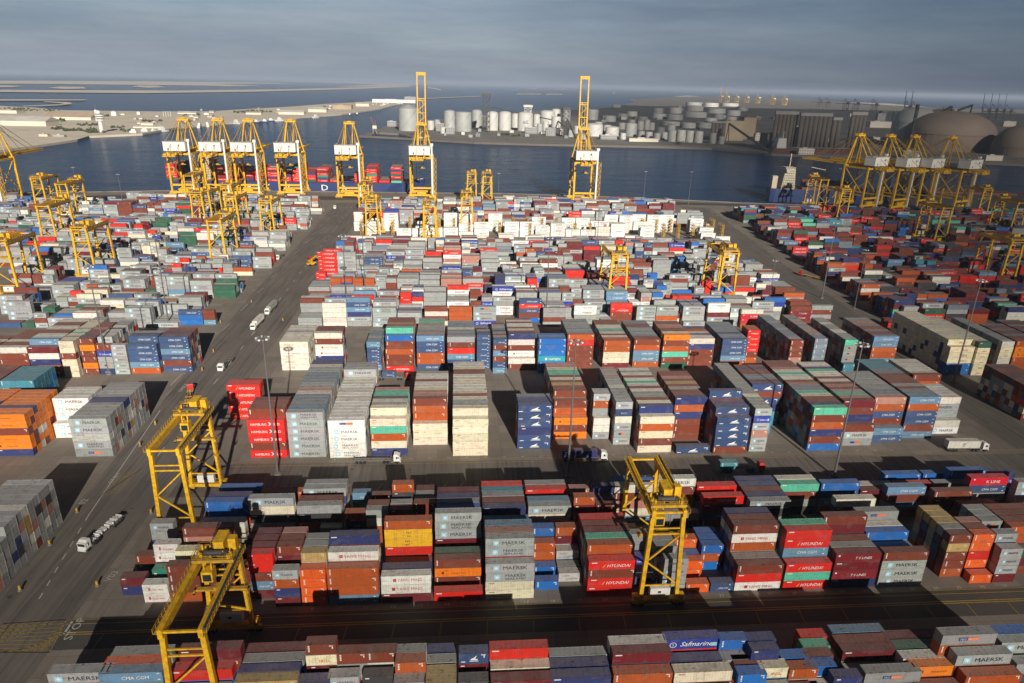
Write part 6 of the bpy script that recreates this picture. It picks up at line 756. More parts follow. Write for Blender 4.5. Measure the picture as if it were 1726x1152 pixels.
# sandy peninsula on the left and the far industrial shore
pen = [U(-900, 330), U(-60, 262), U(60, 246), U(130, 236), U(150, 230), U(240, 226), U(300, 215), U(380, 208), U(445, 203), U(520, 197), U(575, 193), U(640, 184), U(688, 172), U(702, 168.5), U(660, 169), U(600, 173), U(545, 176), U(480, 181), U(420, 184), U(360, 188), U(270, 188.5), U(110, 186.5), U(60, 182), U(-40, 177), U(-900, 190)]
sheet('sand_peninsula', pen, 0.6, M_SAND, skirt=-5)
ind = [U(606, 229), U(640, 224), U(672, 226), U(700, 234), U(800, 240), U(900, 243), U(1100, 247), U(1200, 250), U(1262, 256), U(1300, 260), U(1440, 264), U(1560, 270), U(1740, 278), U(2300, 300), U(2500, 205), U(1750, 186), U(1610, 183), U(1500, 178), U(1340, 166), U(1240, 163), U(1140, 163.5), U(1070, 168), U(1065, 174), U(1035, 181), U(985, 186), U(925, 186), U(860, 191), U(790, 194), U(735, 203), U(705, 199), U(670, 206), U(650, 214)]
sheet('industrial_shore', ind, 0.8, M_IND, skirt=-5)
def isle(name, pts, z=.7): sheet(name, [U(*p) for p in pts], z, M_ISLE)
isle('sand_island', [(-300, 153), (60, 156), (240, 157.5), (430, 155), (600, 150.5), (690, 147), (690, 145.4), (600, 147.6), (480, 150.8), (300, 153), (60, 152.2), (-300, 149.5)])
isle('sand_island', [(704, 143), (690, 140.5), (600, 138.3), (500, 136.6), (430, 137.2), (520, 138.4), (590, 140.6), (640, 143.2), (560, 146.2), (640, 146.6), (690, 145)])
isle('sand_island', [(80, 148.6), (110, 150.4), (146, 149.6), (140, 146.9), (100, 146.4)])
isle('sand_island', [(222, 146.4), (250, 148.4), (280, 147.4), (262, 144.6), (235, 144.4)])
isle('sand_island', [(-300, 147), (20, 147.4), (38, 145.6), (10, 144.4), (-300, 144)])
isle('sand_island', [(-300, 141), (60, 141.6), (200, 143.2), (330, 144.4), (386, 145.8), (440, 144.6), (360, 141.8), (500, 141.2), (420, 139.2), (240, 137.4), (60, 136.4), (-300, 137)])
isle('sand_island', [(-300, 170.5), (60, 170), (140, 169.6), (147, 168.2), (60, 168.0), (-300, 168)])
isle('sand_island', [(36, 180.0), (95, 178.2), (122, 175.8), (118, 173.2), (74, 171.2), (76, 172.4), (108, 174.6), (100, 176.4), (40, 179)])
for a in ([(870, 159.6), (912, 159.8), (912, 158.4), (872, 158.2)], [(920, 160), (948, 160), (948, 158.6), (922, 158.6)], [(886, 150.2), (905, 150.4), (904, 149.4)], [(915, 150.8), (956, 151), (954, 149.9)], [(1135, 163), (1200, 167), (1260, 168), (1200, 164.6), (1160, 161.5)], [(1060, 169), (1120, 170), (1130, 168), (1090, 166.8)], [(720, 148.2), (745, 153), (742, 150.6), (722, 147)], [(720, 167), (810, 163.2), (808, 162.4), (720, 165.8)], [(1340, 172), (1500, 178), (1620, 186), (1500, 175), (1380, 170.5)]): isle('sand_spit', a)

# ------------------------------------------------------------------ cranes
def make_rtg(troll=9.5, H=26.6):
    root = empty('gantry_crane'); S = 11.75
    for sx in (-1, 1):
        for sy in (-1, 1):
            s = MB(); s.beam((sx*4.6, sy*S, 2.3), (sx*3.75, sy*S, H), .95, 1.05, 1.0); s.build('leg', M_YEL, root)
            s = MB(); s.box(sx*5.2-1.5, sy*S-.45, .95, sx*5.2+1.5, sy*S+.45, 1.75); bo = s.build('bogie', M_YEL2, root)
            for dx in (-.9, .9):
                s = MB(); s.cyl((sx*5.2+dx, sy*S-.42, .8), (sx*5.2+dx, sy*S+.42, .8), .78, n=14); s.build('wheel', M_DARK, bo)
    for sy in (-1, 1):
        s = MB(); s.box(-6.2, sy*S-.5, 1.6, 6.2, sy*S+.5, 2.6); s.box(-6.6, sy*S-.75, 2.6, -5.2, sy*S+.75, 3.4); s.box(5.2, sy*S-.6, 2.6, 6.4, sy*S+.6, 3.6)
        s.rail((-6.2, sy*(S+.9), 2.6), (6.2, sy*(S+.9), 2.6)); s.box(-6.2, min(sy*(S+.5), sy*(S+1.0)), 2.5, 6.2, max(sy*(S+.5), sy*(S+1.0)), 2.6); s.build('sill_beam', M_YEL, root)
        s = MB()
        s.beam((-3.9, sy*S, H-3.6), (3.9, sy*S, H-3.6), .3); s.beam((-4.0, sy*S, H-5.2), (4.0, sy*S, H-5.2), .34)
        s.beam((3.8, sy*S, H-5.4), (-4.1, sy*S, H-13.2), .36); s.beam((-4.1, sy*S, H-13.2), (4.4, sy*S, 6.4), .36); s.beam((-4.4, sy*S, 6.2), (4.4, sy*S, 6.2), .3)
        s.build('bracing', M_YEL, root)
    for sx in (-1, 1):
        s = MB(); s.box(sx*3.75-.48, -S-1.1, H, sx*3.75+.48, S+1.1, H+2.0); s.box(sx*3.75-.10, -S-1, H+2.0, sx*3.75+.10, S+1, H+2.18); g = s.build('girder', M_YEL, root)
        s = MB(); x = sx*5.0; s.box(min(sx*4.23, x), -S-1, H+1.1, max(sx*4.23, x), S+1, H+1.18); s.rail((x, -S-1, H+1.18), (x, S+1, H+1.18), 1.15, 1.5, .09); s.build('walkway', M_YEL2, g)
    s = MB(); s.beam((-3.3, S+.6, H+1.3), (3.3, S+.6, H+1.3), .45); s.beam((-3.3, -S-.6, H+1.3), (3.3, -S-.6, H+1.3), .45); s.build('end_tie', M_YEL, root)
    s = MB(); s.box(-2.4, S-.55, 3.2, 2.6, S+.95, 5.7)
    for i in range(6): s.box(-2.2+i*.8, S-.62, 3.5, -1.65+i*.8, S-.56, 5.2)
    ph = s.build('power_house', M_WHITE, root)
    s = MB(); s.box(-.5, S-.64, 4.3, .3, S-.60, 5.0); s.build('vent', M_BLACKM, ph)
    s = MB(); s.box(-2.6, -S-.9, 3.1, .4, -S+.5, 5.2); s.build('fuel_tank', M_YEL, root)
    s = MB(); s.beam((5.1, S-.8, 2.6), (4.3, S-.8, H), .12); s.beam((5.1, S-1.5, 2.6), (4.3, S-1.5, H), .12)
    for i in range(20): t = i/19; s.beam((5.1-.8*t, S-.8, 2.6+(H-2.6)*t), (5.1-.8*t, S-1.5, 2.6+(H-2.6)*t), .09)
    s.box(4.0, S-2.2, 13.5, 5.6, S-.6, 13.6); s.rail((5.6, S-2.2, 13.6), (5.6, S-.6, 13.6)); s.build('ladder', M_YEL2, root)
    s = MB(); s.box(4.3, -S-1, H+2.0, 4.62, S+1, H+2.35)
    for k_ in range(22): s.box(4.25, -S-.8+k_*1.12, H+1.5, 4.75, -S-.5+k_*1.12, H+2.0)
    s.build('cable_tray', M_BLACKM, root)
    t = troll; s = MB(); z = H+2.25
    s.box(-4.4, t-2.9, z, 4.4, t-2.1, z+.7); s.box(-4.4, t+2.1, z, 4.4, t+2.9, z+.7); s.box(-4.2, t-2.1, z+.1, -3.2, t+2.1, z+.6); s.box(3.2, t-2.1, z+.1, 4.2, t+2.1, z+.6); s.box(-.6, t-2.1, z+.1, .6, t+2.1, z+.5)
    s.box(-2.9, t-1.7, z+.4, 2.9, t+1.9, z+.5)
    s.rail((-4.4, t-2.9, z+.7), (4.4, t-2.9, z+.7)); s.rail((-4.4, t+2.9, z+.7), (4.4, t+2.9, z+.7)); s.rail((4.4, t-2.9, z+.7), (4.4, t+2.9, z+.7)); s.rail((-4.4, t-2.9, z+.7), (-4.4, t+2.9, z+.7))
    tr = s.build('trolley', M_YEL2, root)
    s = MB(); s.cyl((-1.6, t-.9, z+1.2), (1.6, t-.9, z+1.2), .65, n=12); s.cyl((-1.2, t+1.2, z+1.1), (1.2, t+1.2, z+1.1), .55, n=12); s.box(-2.3, t-1.2, z+.5, -1.6, t-.4, z+1.9); s.box(1.7, t-1.3, z+.5, 2.6, t-.3, z+1.5); s.box(-1.0, t+.1, z+.5, .2, t+.8, z+1.3); s.build('hoist_drum', M_BLACKM, tr)
    s = MB(); rq = random.Random(17)
    for k_ in range(26):
        x, y = rq.uniform(-4, 3.6), rq.uniform(t-2.6, t+2.4); w_ = rq.uniform(.2, .6); s.box(x, y, z+.5, x+w_, y+w_, z+.8+rq.uniform(0, .9))
    s.build('drive_fittings', M_YEL, tr)
    s = MB(); s.box(-.6, t+.2, z+.5, 1.5, t+4.6, z+3.0); s.box(-.75, t+.1, z+3.0, 1.65, t+4.7, z+3.12); s.build('machinery_box', M_YEL, tr)
    s = MB(); s.box(2.3, t+.9, z+.5, 3.9, t+2.7, z+3.3); s.build('cabinet', M_YEL, tr)
    s = MB(); s.box(-3.0, t-2.7, z-5.2, -.6, t-.3, z-2.6); s.beam((-2.6, t-1.5, z-2.6), (-2.6, t-1.5, z), .3); s.beam((-1.0, t-1.5, z-2.6), (-1.0, t-1.5, z), .3); cb = s.build('operator_cab', M_YEL, tr)
    s = MB(); s.box(-2.7, t-2.76, z-4.9, -.9, t-2.70, z-3.2); s.box(-3.05, t-2.4, z-4.7, -3.0, t-.7, z-3.2); s.build('window', M_GLASS, cb)
    s = MB(); s.box(-6.0, t-.5, z-9.5, 6.0, t+.5, z-9.0); s.box(-6.05, t-1.2, z-9.8, -5.6, t+1.2, z-9.0); s.box(5.6, t-1.2, z-9.8, 6.05, t+1.2, z-9.0); s.box(-1.6, t-.9, z-9.0, 1.6, t+.9, z-8.2); sp = s.build('spreader', M_YEL2, tr)
    s = MB()
    for dx in (-1.3, 1.3):
        for dy in (-.7, .7): s.beam((dx, t+dy, z-8.2), (dx*1.2, t+dy, z), .07)
    s.build('rope', M_BLACKM, sp)
    return root
RTG_G = 'yellow rubber-tyred yard cranes'
def place_rtg(root, X, Y, label, rz=0.0):
    root.location = (X, Y, 0.0); root.rotation_euler = (0, 0, rz); tag(root, label, 'gantry crane', RTG_G); return root
rtgA = make_rtg(9.3, 21.6); place_rtg(rtgA, -53.2, 119.9, 'yellow gantry crane straddling the containers at the lower left corner')
rtgB = make_rtg(-9.0); place_rtg(rtgB, 49.8, 147.4, 'yellow gantry crane over the scarlet stack, power house on its near sill')
for ch in list(rtgB.children):
    if ch.name.split('.')[0] == 'power_house': ch.location = (0, -23.7, 0)
    if ch.name.split('.')[0] == 'fuel_tank': ch.location = (0, 23.9, 0)
rtgC = make_rtg(9.3); place_rtg(rtgC, -79.2, 181.0, 'yellow gantry crane beside the left road, legs behind grey short containers')
# a lighter single-mesh build of the same crane for the middle and far yard
def joined(root, name):
    s = []; 
    dg = bpy.context.evaluated_depsgraph_get(); bpy.context.view_layer.update()
    V = []; F = []; MI = []; mats = []; inv = root.matrix_world.inverted()
    def walk(o):
        if o.type == 'MESH':
            mt = inv @ o.matrix_world; b = len(V)
            V.extend(tuple(mt @ v.co) for v in o.data.vertices)
            for p in o.data.polygons:
                F.append(tuple(b+i for i in p.vertices)); mm = o.data.materials[p.material_index]
                if mm not in mats: mats.append(mm)
                MI.append(mats.index(mm))
        for c in o.children: walk(c)
    walk(root)
    me = bpy.data.meshes.new(name); me.from_pydata(V, [], F)
    for m_ in mats: me.materials.append(m_)
    me.polygons.foreach_set('material_index', MI); me.update(); return me
rtg_me = joined(rtgC, 'gantry_crane'); rtg_me2 = joined(rtgB, 'gantry_crane')
def far_rtg(X, Y, label, flip=False, sc=1.0, rz=0.0):
    o = bpy.data.objects.new('gantry_crane', rtg_me2 if flip else rtg_me); COL.objects.link(o); o.location = (X, Y, 0); o.rotation_euler = (0, 0, rz); o.scale = (sc, sc, sc); tag(o, label, 'gantry crane', RTG_G); return o
for px, py_, fl, lab in ((1037, 521, True, 'yellow gantry crane in the middle of the centre yard, dark blue containers between its legs'), (1219, 513, True, 'yellow gantry crane at the right end of the centre yard above red lettered boxes'),
  (629, 405, True, 'yellow gantry crane nearest the left road, standing before another one'), (616, 370, False, 'tall yellow gantry crane partly hidden behind its twin by the left road'), (725, 415, False, 'yellow gantry crane in front of the white reefer stacks'), (787, 396, False, 'yellow gantry crane rising between white reefer stacks'),
  (795, 345, True, 'left of two small yellow gantry cranes near the quay edge'), (821, 350, False, 'right of two small yellow gantry cranes near the quay edge'),
  (455, 409, True, 'yellow gantry crane alone beside the red containers at the left road'), (352, 388, True, 'yellow gantry crane third in the dense crane cluster of the left yard'), (326, 352, False, 'yellow gantry crane at the back of the dense crane cluster of the left yard'), (389, 374, True, 'yellow gantry crane behind the dense crane cluster near the box ship'), (372, 450, False, 'yellow gantry crane with its trolley low in the left yard'), (397, 400, True, 'yellow gantry crane behind another in the left yard'), (340, 392, True, 'yellow gantry crane left of a pair in the left yard'),
  (152, 470, True, 'yellow gantry crane with wide open legs in the left yard'), (90, 420, False, 'yellow gantry crane behind the wide one in the left yard'), (22, 500, True, 'yellow gantry crane cut by the left picture edge'),
  (75, 360, True, 'leftmost yellow gantry crane near the water'), (117, 372, False, 'yellow gantry crane just right of the leftmost one near the water'),
  (1690, 485, True, 'yellow gantry crane among rust orange boxes in the right yard'), (1580, 412, False, 'shaded yellow gantry crane in the right yard behind navy boxes'), (1650, 372, True, 'shaded yellow gantry crane right of the quay cranes'), (1705, 400, False, 'shaded yellow gantry crane at the right picture edge'),
  (1415, 376, True, 'shaded yellow gantry crane in front of the right quay cranes'), (1380, 352, False, 'shaded yellow gantry crane beside the blue ship')):
    X, Y = U(px, py_); far_rtg(X, Y+11.75, lab, fl, 1.14)

def make_sts(boom_up):
    root = empty('quay_crane'); g = 30.0; w = 12.0
    for sx in (-1, 1):
        for y in (0, g):
            s = MB(); s.beam((sx*w, y, 3.5), (sx*w, y, 47), 1.9, 1.6); s.build('leg', M_YEL, root)
            s = MB()
            for k_ in range(4): s.cyl((sx*(w-3+k_*1.9), y-.4, .6), (sx*(w-3+k_*1.9), y+.4, .6), .6, n=8)
            s.box(sx*w-4, y-.6, .9, sx*w+4, y+.6, 2.2); s.build('bogie', M_YEL2, root)
        s = MB(); s.beam((sx*w, 0, 15), (sx*w, g, 15), 1.2, 1.6); s.beam((sx*w, 0, 46), (sx*w, g, 46), 1.2, 1.8); s.beam((sx*w, 1, 16), (sx*w, g/2, 30), .8); s.beam((sx*w, g-1, 16), (sx*w, g/2, 30), .8); s.beam((sx*w, g/2, 30), (sx*w, 1, 45), .7); s.beam((sx*w, g/2, 30), (sx*w, g-1, 45), .7)
        s.build('side_brace', M_YEL, root)
    for y in (0, g):
        s = MB(); s.box(-w-2.5, y-1.0, 2.2, w+2.5, y+1.0, 4.4); s.box(-5, y-1.4, 4.4, 5, y+1.2, 7.6) if y == 0 else None; s.build('sill_beam', M_YEL, root)
        s = MB(); s.box(-w-.6, y-.9, 44.8, w+.6, y+.9, 47.6); s.build('cross_beam', M_YEL, root)
    s = MB(); s.box(-w, -.8, 10.5, w, .8, 12.6); s.build('portal_beam', M_YEL, root)
    for sx in (-1, 1):
        s = MB(); s.box(sx*4-.7, -19, 46.6, sx*4+.7, 32.5, 49.2); gd = s.build('girder', M_YEL, root)
        s = MB(); x = sx*5.6; s.box(min(sx*4.7, x), -19, 47.2, max(sx*4.7, x), 32, 47.3); s.rail((x, -19, 47.3), (x, 32, 47.3), 1.2, 2.5, .12); s.build('walkway', M_YEL2, gd)
    # boom
    s = MB()
    if boom_up:
        p = lambda l, x, o=0: (x, 33+l*.055+o, 48+l)
        Lb = 91
        for sx in (-1, 1): s.beam(p(0, sx*4.4), p(Lb, sx*4.4), 1.3, 1.5)
        for l in (4, 18, 32, 46, 60, 62): s.beam(p(l, -4.4), p(l, 4.4), .8)
        s.box(-5.3, 33+Lb*.055-1, 48+Lb-3.5, 5.3, 33+Lb*.055+1.2, 48+Lb)
        for a in range(0, 58, 7):
            k_ = 1 if (a//7) % 2 else -1; s.beam(p(a, -4.2*k_), p(a+7, 4.2*k_), .45); s.beam(p(a, -2.2*k_, .6), p(a+7, 2.2*k_, .6), .3)
        for sx in (-1, 1): s.beam(p(2, sx*1.6, -.8), p(60, sx*1.6, -.8), .35)
    else:
        for sx in (-1, 1): s.beam((sx*3.9, 33, 48), (sx*3.9, 96, 48.6), 1.3, 2.2)
        for k_ in range(8): s.beam((-3.9, 36+k_*8.2, 48), (3.9, 36+k_*8.2, 48), .7)
        s.rail((5.0, 33, 48.6), (5.0, 95, 49.2), 1.1, 3, .12); s.rail((-5.0, 33, 48.6), (-5.0, 95, 49.2), 1.1, 3, .12)
    bm = s.build('boom', M_YEL, root)
    # apex frame and stays
    s = MB()
    for sx in (-1, 1):
        s.beam((sx*11.5, g, 47.5), (sx*4.6, g-3.5, 81), 1.25, 1.25, .9); s.beam((sx*4.6, 4, 49), (sx*3.6, g-5, 81), .9, .9); s.beam((sx*5.5, g, 49), (sx*4.2, g-3.5, 81), .55)
    s.box(-6.0, g-6, 80.5, 6.0, g-1.5, 82.2); s.rail((-6, g-6, 82.2), (6, g-6, 82.2), 1.2, 1.6, .14); s.rail((-6, g-1.5, 82.2), (6, g-1.5, 82.2), 1.2, 1.6, .14); s.box(-2.2, g-5, 82.2, 2.2, g-2.5, 84); s.build('apex_frame', M_YEL, root)
    s = MB()
    for sx in (-1, 1):
        s.beam((sx*9.5, -6, 60), (sx*5.0, g-5, 81), .38); s.beam((sx*4.2, -18, 49), (sx*4.4, g-5, 81.5), .34)
        if not boom_up:
            for yy in (60, 86): s.beam((sx*3.9, yy, 49.6), (sx*3.6, g-2, 82), .36)
    s.build('stay', M_YEL2, root)
    s = MB(); s.box(-12.5, -7, 49.6, 10.2, 6, 59); s.box(-12.8, -7.3, 59, 10.5, 6.3, 59.5); mh = s.build('machinery_house', M_WHITE, root)
    s = MB(); s.box(2.8, -7.06, 55.0, 4.4, -7.0, 56.6); s.box(-8.2, -7.05, 50.2, -7.0, -7.0, 52.8); s.build('vent', M_BLACKM, mh)
    s = MB()
    for i in range(6): s.beam((-10+i*3.4, -5, 59.5), (-10+i*3.4, -5, 61.2), .22)
    s.rail((-12.6, -7.2, 59.5), (10.3, -7.2, 59.5), 1.1, 2.4, .13); s.box(-11.5, -2, 59.5, -9.5, 1, 61); s.box(4, 0, 59.5, 6.5, 3, 60.8); s.build('roof_fitting', M_STEEL, mh)
    s = MB(); s.box(-9.5, -20.5, 44.6, 3.6, -12.8, 45.1); s.box(-8.6, -19.6, 45.1, -5.6, -14, 47.6); s.box(-4.6, -19.6, 45.1, -1.6, -14, 48.2); s.box(-.5, -19, 45.1, 2.6, -14, 47.0)
    s.rail((-9.5, -20.5, 45.1), (3.6, -20.5, 45.1), 1.3, 1.3, .18)
    for x in (-9, -3, 3): s.beam((x, -20, 45), (x+2, -12, 49), .45)
    s.box(-10.5, -13, 46.0, 8.0, -8, 46.6); s.rail((-10.5, -13, 46.6), (8, -13, 46.6), 1.2, 1.6, .15); s.build('service_platform', M_YEL, root)
    s = MB(); s.box(11.2, -2.6, 2, 12.9, -1.1, 61); s.box(10.4, -3.0, 59.6, 13.7, -.6, 62.4); s.build('lift_shaft', M_WHITE, root)
    s = MB()
    for k_ in range(13):
        z = 4+k_*3.3; d = 1 if k_ % 2 else -1; s.beam((15.2-d*1.2, -1.5, z), (15.2+d*1.2, -1.5, z+3.3), .55); s.box(13.6, -2.3, z-.1, 16.8, -.7, z+.1)
    s.beam((13.6, -.8, 3), (13.6, -.8, 47), .3); s.beam((16.8, -.8, 3), (16.8, -.8, 47), .3); s.build('stair_tower', M_YEL2, root)
    s = MB(); s.box(2.2, 3, 42.6, 4.6, 6, 45.4); cb = s.build('operator_cab', M_YEL2, root)
    s = MB(); s.box(2.4, 2.94, 42.9, 4.4, 3.0, 44.6); s.build('window', M_GLASS, cb)
    s = MB(); s.box(-4, 4.5, 33.4, 4, 6.5, 34.2); s.box(-2, 4.6, 34.2, 2, 6.4, 35.4); sp = s.build('spreader', M_YEL2, root)
    s = MB()
    for dx in (-1.6, 1.6): s.beam((dx, 5.5, 35.4), (dx, 5.5, 47), .16)
    s.build('rope', M_BLACKM, sp)
    root.scale = (1, 1, .955)
    return root
STS_G = 'yellow ship-to-shore quay cranes'
upA = make_sts(True); dnA = make_sts(False)
bpy.context.view_layer.update()
sts_up_me = joined(upA, 'quay_crane'); sts_dn_me = joined(dnA, 'quay_crane')
def put_sts(root, px, py_, label, rz=0.0, dx=0.0):
    X, Y = U(px, py_); root.location = (X+dx, Y, 0); root.rotation_euler = (0, 0, rz); tag(root, label, 'quay crane', STS_G)
put_sts(upA, 711, 334, 'yellow quay crane with its boom raised upright, left of the two raised')
u2 = copy_tree(upA); put_sts(u2, 984, 343, 'yellow quay crane with its boom raised upright, right of the two raised')
put_sts(dnA, 590, 334, 'yellow quay crane with boom down nearest the raised boom, white machine house')
for px, lab in ((491, 'yellow quay crane, second from the right of the five by the red box ship'), (420, 'yellow quay crane in the middle of the five by the red box ship'), (369, 'yellow quay crane, second from the left of the five by the red box ship'), (311, 'yellow quay crane at the stern of the red box ship')):
    put_sts(copy_tree(dnA), px, 329, lab)
put_sts(copy_tree(dnA), -14, 352, 'yellow quay crane cut off by the left picture edge', 0)
for px, py_, lab in ((1462, 351, 'shaded yellow quay crane with its boom reaching left over the water'), (1513, 353, 'shaded yellow quay crane, second from the left of the right-hand four'), (1554, 354, 'shaded yellow quay crane, third from the left of the right-hand four'), (1616, 356, 'shaded yellow quay crane at the right end of the right-hand four')):
    put_sts(copy_tree(dnA), px, py_, lab, rad(24))
M_FARC = simple('shade_grey_crane', (.13, .125, .12), .6, var=.4)  # dark grey stands in for cloud shade on the far cranes
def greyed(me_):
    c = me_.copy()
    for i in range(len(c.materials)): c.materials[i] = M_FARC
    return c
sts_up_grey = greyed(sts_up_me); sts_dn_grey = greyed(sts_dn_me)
def far_sts(px, pyb, up, lab, rz=0.0, sc=1.0):
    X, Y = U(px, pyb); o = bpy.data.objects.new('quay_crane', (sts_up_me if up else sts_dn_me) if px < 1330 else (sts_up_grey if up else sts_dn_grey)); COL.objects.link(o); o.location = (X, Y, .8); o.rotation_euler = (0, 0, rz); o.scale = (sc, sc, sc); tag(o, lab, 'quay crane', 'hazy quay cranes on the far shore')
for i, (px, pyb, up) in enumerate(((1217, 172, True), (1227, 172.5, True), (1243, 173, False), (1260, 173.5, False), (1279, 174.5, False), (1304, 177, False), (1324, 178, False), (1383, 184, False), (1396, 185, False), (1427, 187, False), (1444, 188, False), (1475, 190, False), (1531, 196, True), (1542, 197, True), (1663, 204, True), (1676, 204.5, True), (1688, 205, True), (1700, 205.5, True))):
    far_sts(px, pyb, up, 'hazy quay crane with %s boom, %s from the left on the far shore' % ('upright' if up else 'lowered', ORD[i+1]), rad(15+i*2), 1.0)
# ------------------------------------------------------------------ trucks
M_CABW = simple('white_cab_paint', (.74, .73, .70), .4, var=.15); M_CABR = simple('red_cab_paint', (.45, .03, .025), .4, var=.2); M_CHAS = simple('chassis_steel', (.16, .15, .14), .6, var=.5); M_CHY = simple('trailer_yellow', (.55, .32, .03), .6, var=.6)
M_LAMP = flat('lamp_lens', (.55, .5, .42), .2)
def make_truck(cabm, trailer=True, chm=None, load=None, Lt=12.6):
    """faces +x; origin on the ground under the fifth wheel"""
    root = empty('container_truck'); chm = chm or M_CHAS
    s = MB(); s.box(1.6, -1.22, 1.0, 3.7, 1.22, 3.05); s.add([(1.6,-1.22,3.05),(3.3,-1.22,3.05),(3.3,1.22,3.05),(1.6,1.22,3.05),(1.7,-1.1,3.55),(2.7,-1.1,3.55),(2.7,1.1,3.55),(1.7,1.1,3.55)], [(4,5,6,7),(0,1,5,4),(1,2,6,5),(2,3,7,6),(3,0,4,7)])
    s.box(3.7, -1.15, .55, 3.95, 1.15, 1.15); s.box(3.0, -1.5, 2.0, 3.2, -1.22, 2.7); s.box(3.0, 1.22, 2.0, 3.2, 1.5, 2.7); cab = s.build('cab', cabm, root)
    s = MB(); s.box(3.69, -1.05, 1.95, 3.74, 1.05, 2.8); s.build('windscreen', M_GLASS, cab)
    s = MB(); s.box(2.4, -1.25, 1.95, 3.4, -1.21, 2.7); s.box(2.4, 1.21, 1.95, 3.4, 1.25, 2.7); s.build('side_window', M_GLASS, cab)
    for sy in (-1, 1):
        s = MB(); s.box(3.95, sy*.8-.2, .75, 4.0, sy*.8+.2, 1.0); s.build('headlight', M_LAMP, cab)
    s = MB(); s.box(-2.2, -.45, .75, 3.6, .45, 1.05); s.box(-.9, -.5, 1.05, .3, .5, 1.2); s.box(.7, -1.2, .5, 1.6, 1.2, 1.0); s.build('chassis', M_CHAS, root)
    for x in (2.7, -.4, -1.6):
        for sy in (-1, 1):
            s = MB(); s.cyl((x, sy*.75, .52), (x, sy*1.2, .52), .52, n=12); s.build('wheel', M_DARK, root)
    if trailer:
        s = MB(); x0 = .6-Lt
        for y in (-.55, .55): s.box(x0, y-.12, 1.1, .6, y+.12, 1.45)
        for x in (x0+.1, x0+3, x0+6, -1.0, .4): s.box(x-.15, -1.2, 1.25, x+.15, 1.2, 1.45)
        s.box(x0+.6, -1.15, .8, x0+4.2, 1.15, 1.0); s.box(-2.6, -.5, .3, -2.4, -.3, 1.1); s.box(-2.6, .3, .3, -2.4, .5, 1.1); tr = s.build('trailer', chm, root)
        for x in (x0+1.2, x0+2.5, x0+3.8):
            for sy in (-1, 1):
                s = MB(); s.cyl((x, sy*.75, .52), (x, sy*1.2, .52), .52, n=12); s.build('wheel', M_DARK, tr)
        if load:
            s = MB(); rr = random.Random(3)
            for k_ in range(26):
                x = x0+.4+k_*.47; s.box(x, -1.1+rr.uniform(0, .5), 1.46, x+.3, 1.1-rr.uniform(0, .5), 1.75+rr.uniform(0, .5))
            s.build('deck_gear', M_CABW, tr)
    return root
TR_G = 'container trucks on the terminal roads'
def put(root, p, ang, label, cat='truck', group=TR_G):
    root.location = (p[0], p[1], .05); root.rotation_euler = (0, 0, ang); tag(root, label, cat, group); return root
def on_truck(truck, code, L, h, label, back=.2):
    """a container riding on the trailer: a thing of its own"""
    a = truck.rotation_euler[2]; x = .5-back-L/2
    o = make_container(code, L, h, (truck.location[0]+math.cos(a)*x, truck.location[1]+math.sin(a)*x, 1.52), a, (-1,), label, 'containers riding on trucks')
    return o
def ang(a, b): return math.atan2(b[1]-a[1], b[0]-a[0])
tA = make_truck(M_CABW, True, None, True)
pa, pb = U(188, 890), U(140, 932)
a_ = ang(pa, pb); put(tA, (pb[0]-3.6*math.cos(a_), pb[1]-3.6*math.sin(a_)), a_, 'white truck with a skeletal trailer of black and white gear on the left road')
tB = make_truck(M_CABW, True); pB = U(668, 781); put(tB, (pB[0]-2.4, pB[1]+.6), -.02, 'white truck with an empty flatbed passing the cream and mint stacks')
tC = copy_tree(tB); pC = U(1015, 776); put(tC, (pC[0]-2.2, pC[1]+.4), -.03, 'white truck hauling a navy container past the amber orange stack'); on_truck(tC, 'n', 12.19, 2.59, 'navy long container riding on a truck before the amber stack')
tD = make_truck(M_CABR, True); pD = U(1280, 795); put(tD, (pD[0]-2.2, pD[1]+.5), 0, 'dark red truck with one short light blue box at its tail'); on_truck(tD, 't', 6.06, 2.59, 'light blue short container at the tail of a truck on the cross road', 6.6)
tE = copy_tree(tB); pE = U(1656, 760); put(tE, (pE[0]-2.4, pE[1]+.4), -.03, 'white truck with a white container at the far right of the cross road')
o_ = on_truck(tE, 'W', 12.19, 2.9, 'white long container with a dark emblem riding on a truck at right')
lb = LB(-1.245); lb.text('m', 0, 1.45, .8, NAVY, 1.5); lb.text('sc', 0, .7, .65, NAVY, 1.2); me_ = lb.mesh('emblem', M_LET); at_ = me_.attributes.new('paint', 'FLOAT_COLOR', 'FACE'); at_.data.foreach_set('color', np.array([(*c, 1) for c in lb.c], 'f').ravel()); q_ = bpy.data.objects.new('lettering', me_); COL.objects.link(q_); q_.parent = o_
for px, py_, ld, lab, lab2 in ((370, 628, None, 'white tractor unit with an empty trailer driving down the left road', ''), (425, 558, 'W', 'white truck with a pale container coming down the left road', 'pale container on the nearer truck of the two on the left road'), (449, 532, 'g', 'white truck with a grey container farther up the left road', 'grey container on the farther truck of the two on the left road')):
    p = U(px, py_); t_ = put(copy_tree(tB), (p[0]+.5, p[1]+4), -math.pi/2-.05, lab)
    if ld: on_truck(t_, ld, 12.19, 2.59, lab2)
tY = make_truck(M_CABR, True, M_CHY); p0 = U(312, 700); p1 = U(321, 664); put(tY, p1, ang(p0, p1), 'red tractor pulling a yellow skeletal trailer up the left road')
tF = copy_tree(tD); p = U(682, 640); put(tF, (p[0]-1, p[1]), 0, 'dark red truck with one dark blue short box behind the white stack'); on_truck(tF, 'N', 6.06, 2.59, 'dark blue short container on a truck behind the white stack', 3)
